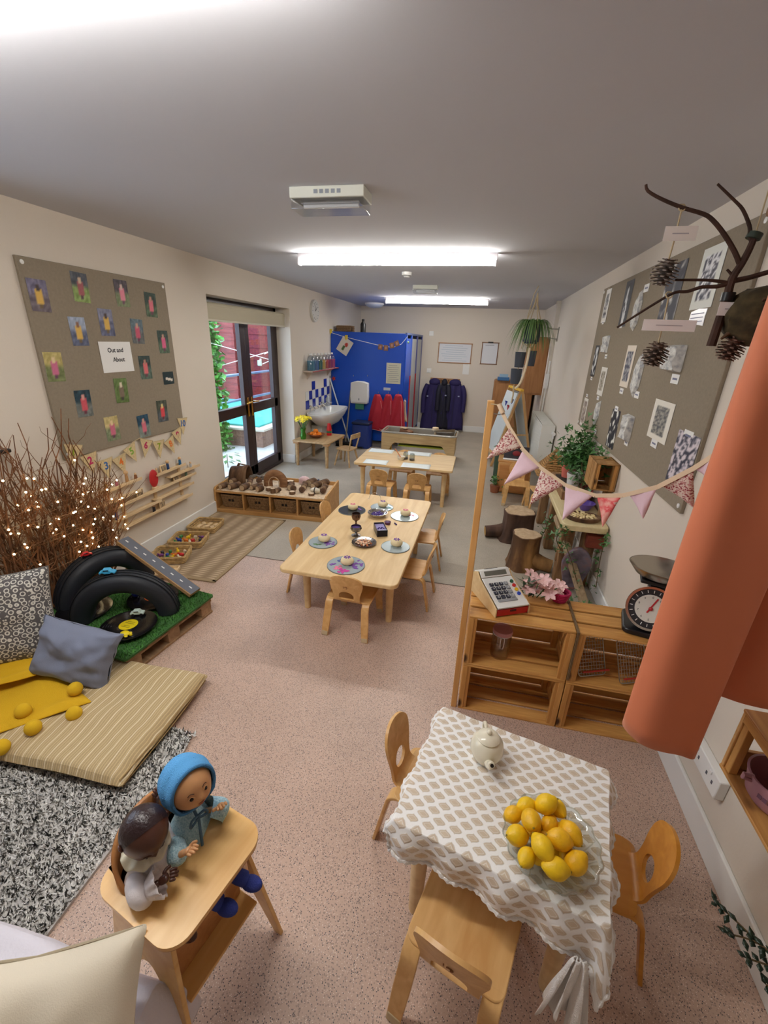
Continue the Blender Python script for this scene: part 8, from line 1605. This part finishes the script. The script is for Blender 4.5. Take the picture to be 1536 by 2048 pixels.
def doll_head(parent, c, R, fwd, up, skin, lip, closed=False, nu=56, nv=40):
    fwd = Vector(fwd).normalized(); up = Vector(up); X = fwd.cross(up).normalized(); up = X.cross(fwd).normalized(); Mh = Matrix.Translation(c) @ Matrix((X, fwd, up)).transposed().to_4x4()
    g = lambda d, a, s: math.exp(-((d - Vector(a).normalized()).length / s) ** 2)
    def f(d):
        q = 1.0 + .05 * max(0, d.z) + .06 * max(0, -d.y) * (1 if d.z > -.3 else .3)
        q += .14 * g(d, (0, 1, -.16), .13) + .05 * g(d, (0, 1, .0), .12) + .08 * (g(d, (.42, .8, -.36), .33) + g(d, (-.42, .8, -.36), .33)) + .06 * g(d, (0, .85, -.75), .22) + .045 * g(d, (0, .95, .5), .5)
        q -= .06 * (g(d, (.33, .93, .02), .17) + g(d, (-.33, .93, .02), .17)) + .05 * g(d, (0, 1, -.33), .09) - .05 * g(d, (0, 1, -.43), .13) + .03 * g(d, (0, .95, -.58), .10)
        q -= .16 * max(0, -d.z - .45) * (1 if d.y < .2 else .3); q *= 1 - .05 * abs(d.x)
        return q
    h = MB().ball((0, 0, 0), R, nu, nv, Mh, f).build('head', skin, parent, merge=True, ang=180)
    def surf(v, off=0): v = Vector(v).normalized(); return Mh @ (v * (R * f(v) + off))
    for s in (-1, 1):
        e = surf((s * .33, .93, .03), -R * .035)
        MB().ball(e, (R * .105, R * .105, R * .085), 16, 10).build('eyeball', plain('eye_white', (150, 120, 96), .3), h)
        MB().ball(surf((s * .33, .93, .02), R * .015), R * .085, 12, 8).build('iris', plain('eye_brown', (44, 28, 20), .1), h)
        MB().tube([surf((s * (.20 + .065 * k), .93, .02 + (.12 if not closed else .02) * math.sin(PI * k / 4) + .02), R * .02) for k in range(5)], R * .028, 6).build('eyelid', skin, h)
        MB().tube([surf((s * (.18 + .07 * k), .93, .22 + .07 * math.sin(PI * k / 4)), R * .002) for k in range(5)], R * .018, 5).build('eyebrow', plain('brow_dark', (70, 46, 34), .8), h)
        ea = [Mh @ Vector((s * R * (.97 + .06 * math.sin(k)), -R * .02 + R * .13 * math.cos(k), -R * .08 + R * .20 * math.sin(k))) for k in [i * .5 for i in range(12)]]; MB().tube(ea, R * .05, 6, closed=True).ball(Mh @ Vector((s * R * .96, 0, -R * .08)), R * .10, 10, 6).build('ear', skin, h)
    MB().tube([surf((x, 1, -.40 - .03 * math.cos(x * 8)), R * .012) for x in (-.15, -.1, -.05, 0, .05, .1, .15)], [R * .012, R * .03, R * .04, R * .032, R * .04, R * .03, R * .012], 8).build('upper_lip', lip, h)
    MB().tube([surf((x, 1, -.475 + x * x * 1.5), R * .010) for x in (-.12, -.06, 0, .06, .12)], [R * .012, R * .034, R * .042, R * .034, R * .012], 8).build('lower_lip', lip, h)
    return h, Mh, f
def to_w(lx, ly, z): return hcR @ Vector((lx, ly, z))
# ---- doll in the blue bonnet
d1 = thing('baby_doll', 'baby doll in a knitted blue bonnet and pale blue jacket', 'doll', to_w(-.045, .050, .381)); o1 = Vector(d1.location)
L = lambda p: Vector(p) - o1
M_sk1 = plain('doll_skin_tan', (206, 152, 104), .38, **{'Subsurface Weight': .05}); M_sk2 = plain('doll_skin_dark', (84, 48, 36), .32); M_lip1 = plain('doll_lip', (170, 98, 78), .4); M_lip2 = plain('doll_lip_dark', (110, 58, 50), .4)
M_jack = patchy('pale_blue_knit', [(132, 172, 192), (170, 204, 216), (200, 224, 230)], 240, .95, .9); M_bon = plain('bonnet_blue', (96, 172, 232), .9, bump=1.0, bscale=420)
hd1 = at_z(376, 1568, .665); neck = L(hd1) + Vector((-.01, -.004, -.066)); fw = Vector((.86, -.40, .16)); sd = Vector((.35, .90, 0)).normalized()
h1 = L(at_z(372, 1703, .565)); h2 = L(at_z(441, 1613, .575)); pel = Vector((0, 0, .03)); chest = Vector((.012, 0, .125))
shn, shf = chest + Vector((0, 0, .022)) - sd * .045, chest + Vector((0, 0, .022)) + sd * .045; eln = (shn + h1) / 2 + Vector((.0, -.02, -.012)); elf = (shf + h2) / 2 + Vector((.015, .02, -.018))
legs = [Vector((.05, -.035, .025)), Vector((.10, -.03, .028)), L(at_z(440, 1806, .425)), Vector((.05, .035, .025)), Vector((.11, .045, .028)), L(at_z(490, 1758, .425))]
V = [pel, chest, neck, shn, eln, h1, shf, elf, h2] + legs; E_ = [(0, 1), (1, 2), (1, 3), (3, 4), (4, 5), (1, 6), (6, 7), (7, 8), (0, 9), (9, 10), (10, 11), (0, 12), (12, 13), (13, 14)]
skin_mesh('body', V, E_, [.036, .032, .016, .008, .008, .009, .008, .008, .009, .026, .019, .013, .026, .019, .013], M_sk1, d1)
w1 = h1 - (h1 - eln).normalized() * .018; w2 = h2 - (h2 - elf).normalized() * .018
skin_mesh('jacket', [pel + Vector((0, 0, .005)), (pel + chest) / 2, chest, neck - Vector((0, 0, .012)), shn, eln, w1, shf, elf, w2], [(0, 1), (1, 2), (2, 3), (2, 4), (4, 5), (5, 6), (2, 7), (7, 8), (8, 9)], [.062, .060, .054, .026, .034, .030, .024, .034, .030, .024], M_jack, d1)
b = MB(); b.grid(lambda u, v: tuple(Vector((.012, 0, .02)) + Vector(((.066 + .012 * (1 - v) + .004 * math.sin(14 * u * PI)) * math.cos(2 * PI * u), (.062 + .016 * (1 - v) + .004 * math.sin(10 * u * PI)) * math.sin(2 * PI * u), .055 * v - .005))), 48, 5, closed_u=True); b.build('jacket_skirt', M_jack, d1, solid=.004)
MB().tube([neck + fw * .03, neck + fw * .055 + Vector((0, 0, -.03)), chest + fw * .056, pel + fw * .07 + Vector((0, 0, .02))], .004, 6).build('ribbon_edge', plain('slate_ribbon', (74, 104, 128), .8), d1)
for s in (-1, 1): MB().tube(smooth_path([neck + fw * .050 + Vector((0, 0, -.02)), neck + fw * .055 + sd * s * .018 + Vector((0, 0, -.014)), neck + fw * .057 + sd * s * .024 + Vector((0, 0, -.030)), neck + fw * .053 + Vector((0, 0, -.024))], 4), .0035, 6).build('bow_loop', plain('slate_ribbon', (74, 104, 128)), d1)
doll_hand(d1, h1, (h1 - eln).normalized() + Vector((.2, -.1, .2)), 1, M_sk1, 1.15, .6); doll_hand(d1, h2, (h2 - elf).normalized() + Vector((.3, 0, .5)), -1, M_sk1, 1.15, .6)
hh, Mh, hf = doll_head(d1, L(hd1), .058, fw, (-.05, 0, 1), M_sk1, M_lip1)
def bonnet(d):  # covers all but the face opening
    return 1.0
b = MB(); n1, n2 = 60, 30; R_ = .058; kn = []
def bpnt(u, v):
    a = 2 * PI * u; th = PI * (.345 + .655 * v); d = Vector((math.sin(th) * math.cos(a), math.cos(th), math.sin(th) * math.sin(a))); q = R_ * (hf(d) if d.z > -.5 else 1.0) * 1.0 + .0075 + .0016 * math.sin(26 * v) ; q += .006 * max(0, -d.y) ; 
    if d.z < -.55: q *= 1 - .25 * (-d.z - .55)
    return tuple(Mh @ (d * q))
b.grid(bpnt, n1, n2, closed_u=True); b.build('bonnet', M_bon, d1, solid=.003); MB().tube([Vector(bpnt(i / 48, 0)) for i in range(48)], .0045, 8, closed=True).build('bonnet_edge', plain('bonnet_edge_blue', (64, 124, 176), .9, bump=.8, bscale=400), d1)
for i in range(34): v = .12 + .12 * (i % 6); u = (i * .618) % 1; p = Vector(bpnt(u, v)); MB().ball(p, .0030, 6, 5).build('knitted_bobble', M_bon, d1)
for i, s in ((10, -1), (13, 1)): 
    k0 = L(at_z(*((440, 1806) if i == 10 else (490, 1758)), .425))
    MB().tube(smooth_path([Vector(legs[1 if i == 10 else 4]) , k0 + Vector((-.03, 0, .02)), k0], 4), [.024, .023, .022, .021, .020, .019, .018, .018, .018], 12).build('trouser_leg', plain('royal_blue_knit', (46, 60, 140), .9, bump=.5, bscale=300), d1)
    MB().ball(k0 + Vector((.018, 0, -.010)), (.030, .019, .018), 16, 10).build('bootee', plain('royal_blue_knit', (46, 60, 140)), d1)
# ---- doll in the white blouse
d2 = thing('baby_doll', 'dark skinned baby doll in a white frilled blouse looking down', 'doll', to_w(-.045, -.050, .381)); o2 = Vector(d2.location); L = lambda p: Vector(p) - o2
hd2 = at_z(289, 1662, .645); fw2 = Vector((.74, -.38, -.58)); sd2 = Vector((.35, .90, 0)).normalized(); neck = L(hd2) + Vector((-.008, .0, -.056)); chest = Vector((.010, -.006, .120))
h1 = L(at_z(322, 1762, .548)); h2 = L(at_z(312, 1601, .60)); shn, shf = chest + Vector((0, 0, .022)) - sd2 * .044, chest + Vector((0, 0, .022)) + sd2 * .040; eln = (shn + h1) / 2 + Vector((-.0, -.03, -.002)); elf = (shf + h2) / 2 + Vector((-.02, .0, -.01))
legs = [Vector((.05, -.035, .025)), Vector((.075, -.04, .02)), Vector((.085, -.04, -.03)), Vector((.05, .03, .025)), Vector((.075, .03, .02)), Vector((.085, .03, -.03))]
V = [pel, chest, neck, shn, eln, h1, shf, elf, h2] + legs
skin_mesh('body', V, E_, [.036, .032, .016, .008, .008, .009, .008, .008, .009, .024, .018, .013, .024, .018, .013], M_sk2, d2)
M_blo = plain('white_blouse', (226, 218, 220), .9, bump=.4, bscale=160); w1 = h1 - (h1 - eln).normalized() * .022; w2 = h2 - (h2 - elf).normalized() * .03
skin_mesh('blouse', [pel + Vector((0, 0, .005)), (pel + chest) / 2, chest, neck - Vector((0, 0, .012)), shn, eln, w1, shf, elf, w2], [(0, 1), (1, 2), (2, 3), (2, 4), (4, 5), (5, 6), (2, 7), (7, 8), (8, 9)], [.058, .058, .054, .026, .036, .038, .034, .032, .028, .024], M_blo, d2)
b = MB(); b.grid(lambda u, v: tuple(neck + Vector((0, 0, .006)) + Vector(((.028 + .026 * v) * math.cos(2 * PI * u), (.028 + .026 * v) * math.sin(2 * PI * u), -.012 * v + .006 * math.sin(16 * PI * u) * v))), 90, 6, closed_u=True); b.build('frilled_collar', plain('cream_frill', (226, 216, 190), .9), d2, solid=.002)
da = (h1 - eln).normalized(); Mc = Matrix.Translation(w1 - da * .01) @ Vector((0, 0, 1)).rotation_difference(da).to_matrix().to_4x4(); b = MB(); b.grid(lambda u, v: tuple(Mc @ Vector(((.020 + .014 * v) * math.cos(2 * PI * u) * (1 + .12 * math.sin(18 * PI * u) * v), (.020 + .014 * v) * math.sin(2 * PI * u) * (1 + .12 * math.sin(18 * PI * u) * v), .030 * v))), 72, 6, closed_u=True); b.build('frilled_cuff', M_blo, d2, solid=.002)
doll_hand(d2, h1, (h1 - eln).normalized() + Vector((.5, .2, .2)), 1, M_sk2, 1.2, .5); doll_hand(d2, h2, Vector((.2, .3, 1)), -1, M_sk2, 1.1, .9, N_=(1, 0, 0))
hh, Mh2, hf2 = doll_head(d2, L(hd2), .054, fw2, (.35, -.1, 1), M_sk2, M_lip2)
b = MB()
def hair(u, v):
    a = 2 * PI * u; th = PI * (.47 + .53 * v) ; d = Vector((math.sin(th) * math.cos(a), math.cos(th), math.sin(th) * math.sin(a))); 
    if d.z < -.35: q = .054 * hf2(d) - .004
    else: q = .054 * hf2(d) + .0012
    return tuple(Mh2 @ (d * q))
b.grid(hair, 50, 20, closed_u=True); b.build('moulded_hair', plain('moulded_hair', (48, 32, 34), .32, bump=.4, bscale=160), d2)
for k0 in (legs[2], legs[5]): MB().ball(k0 + Vector((.014, 0, -.008)), (.026, .016, .015), 14, 8).build('foot', M_sk2, d2)
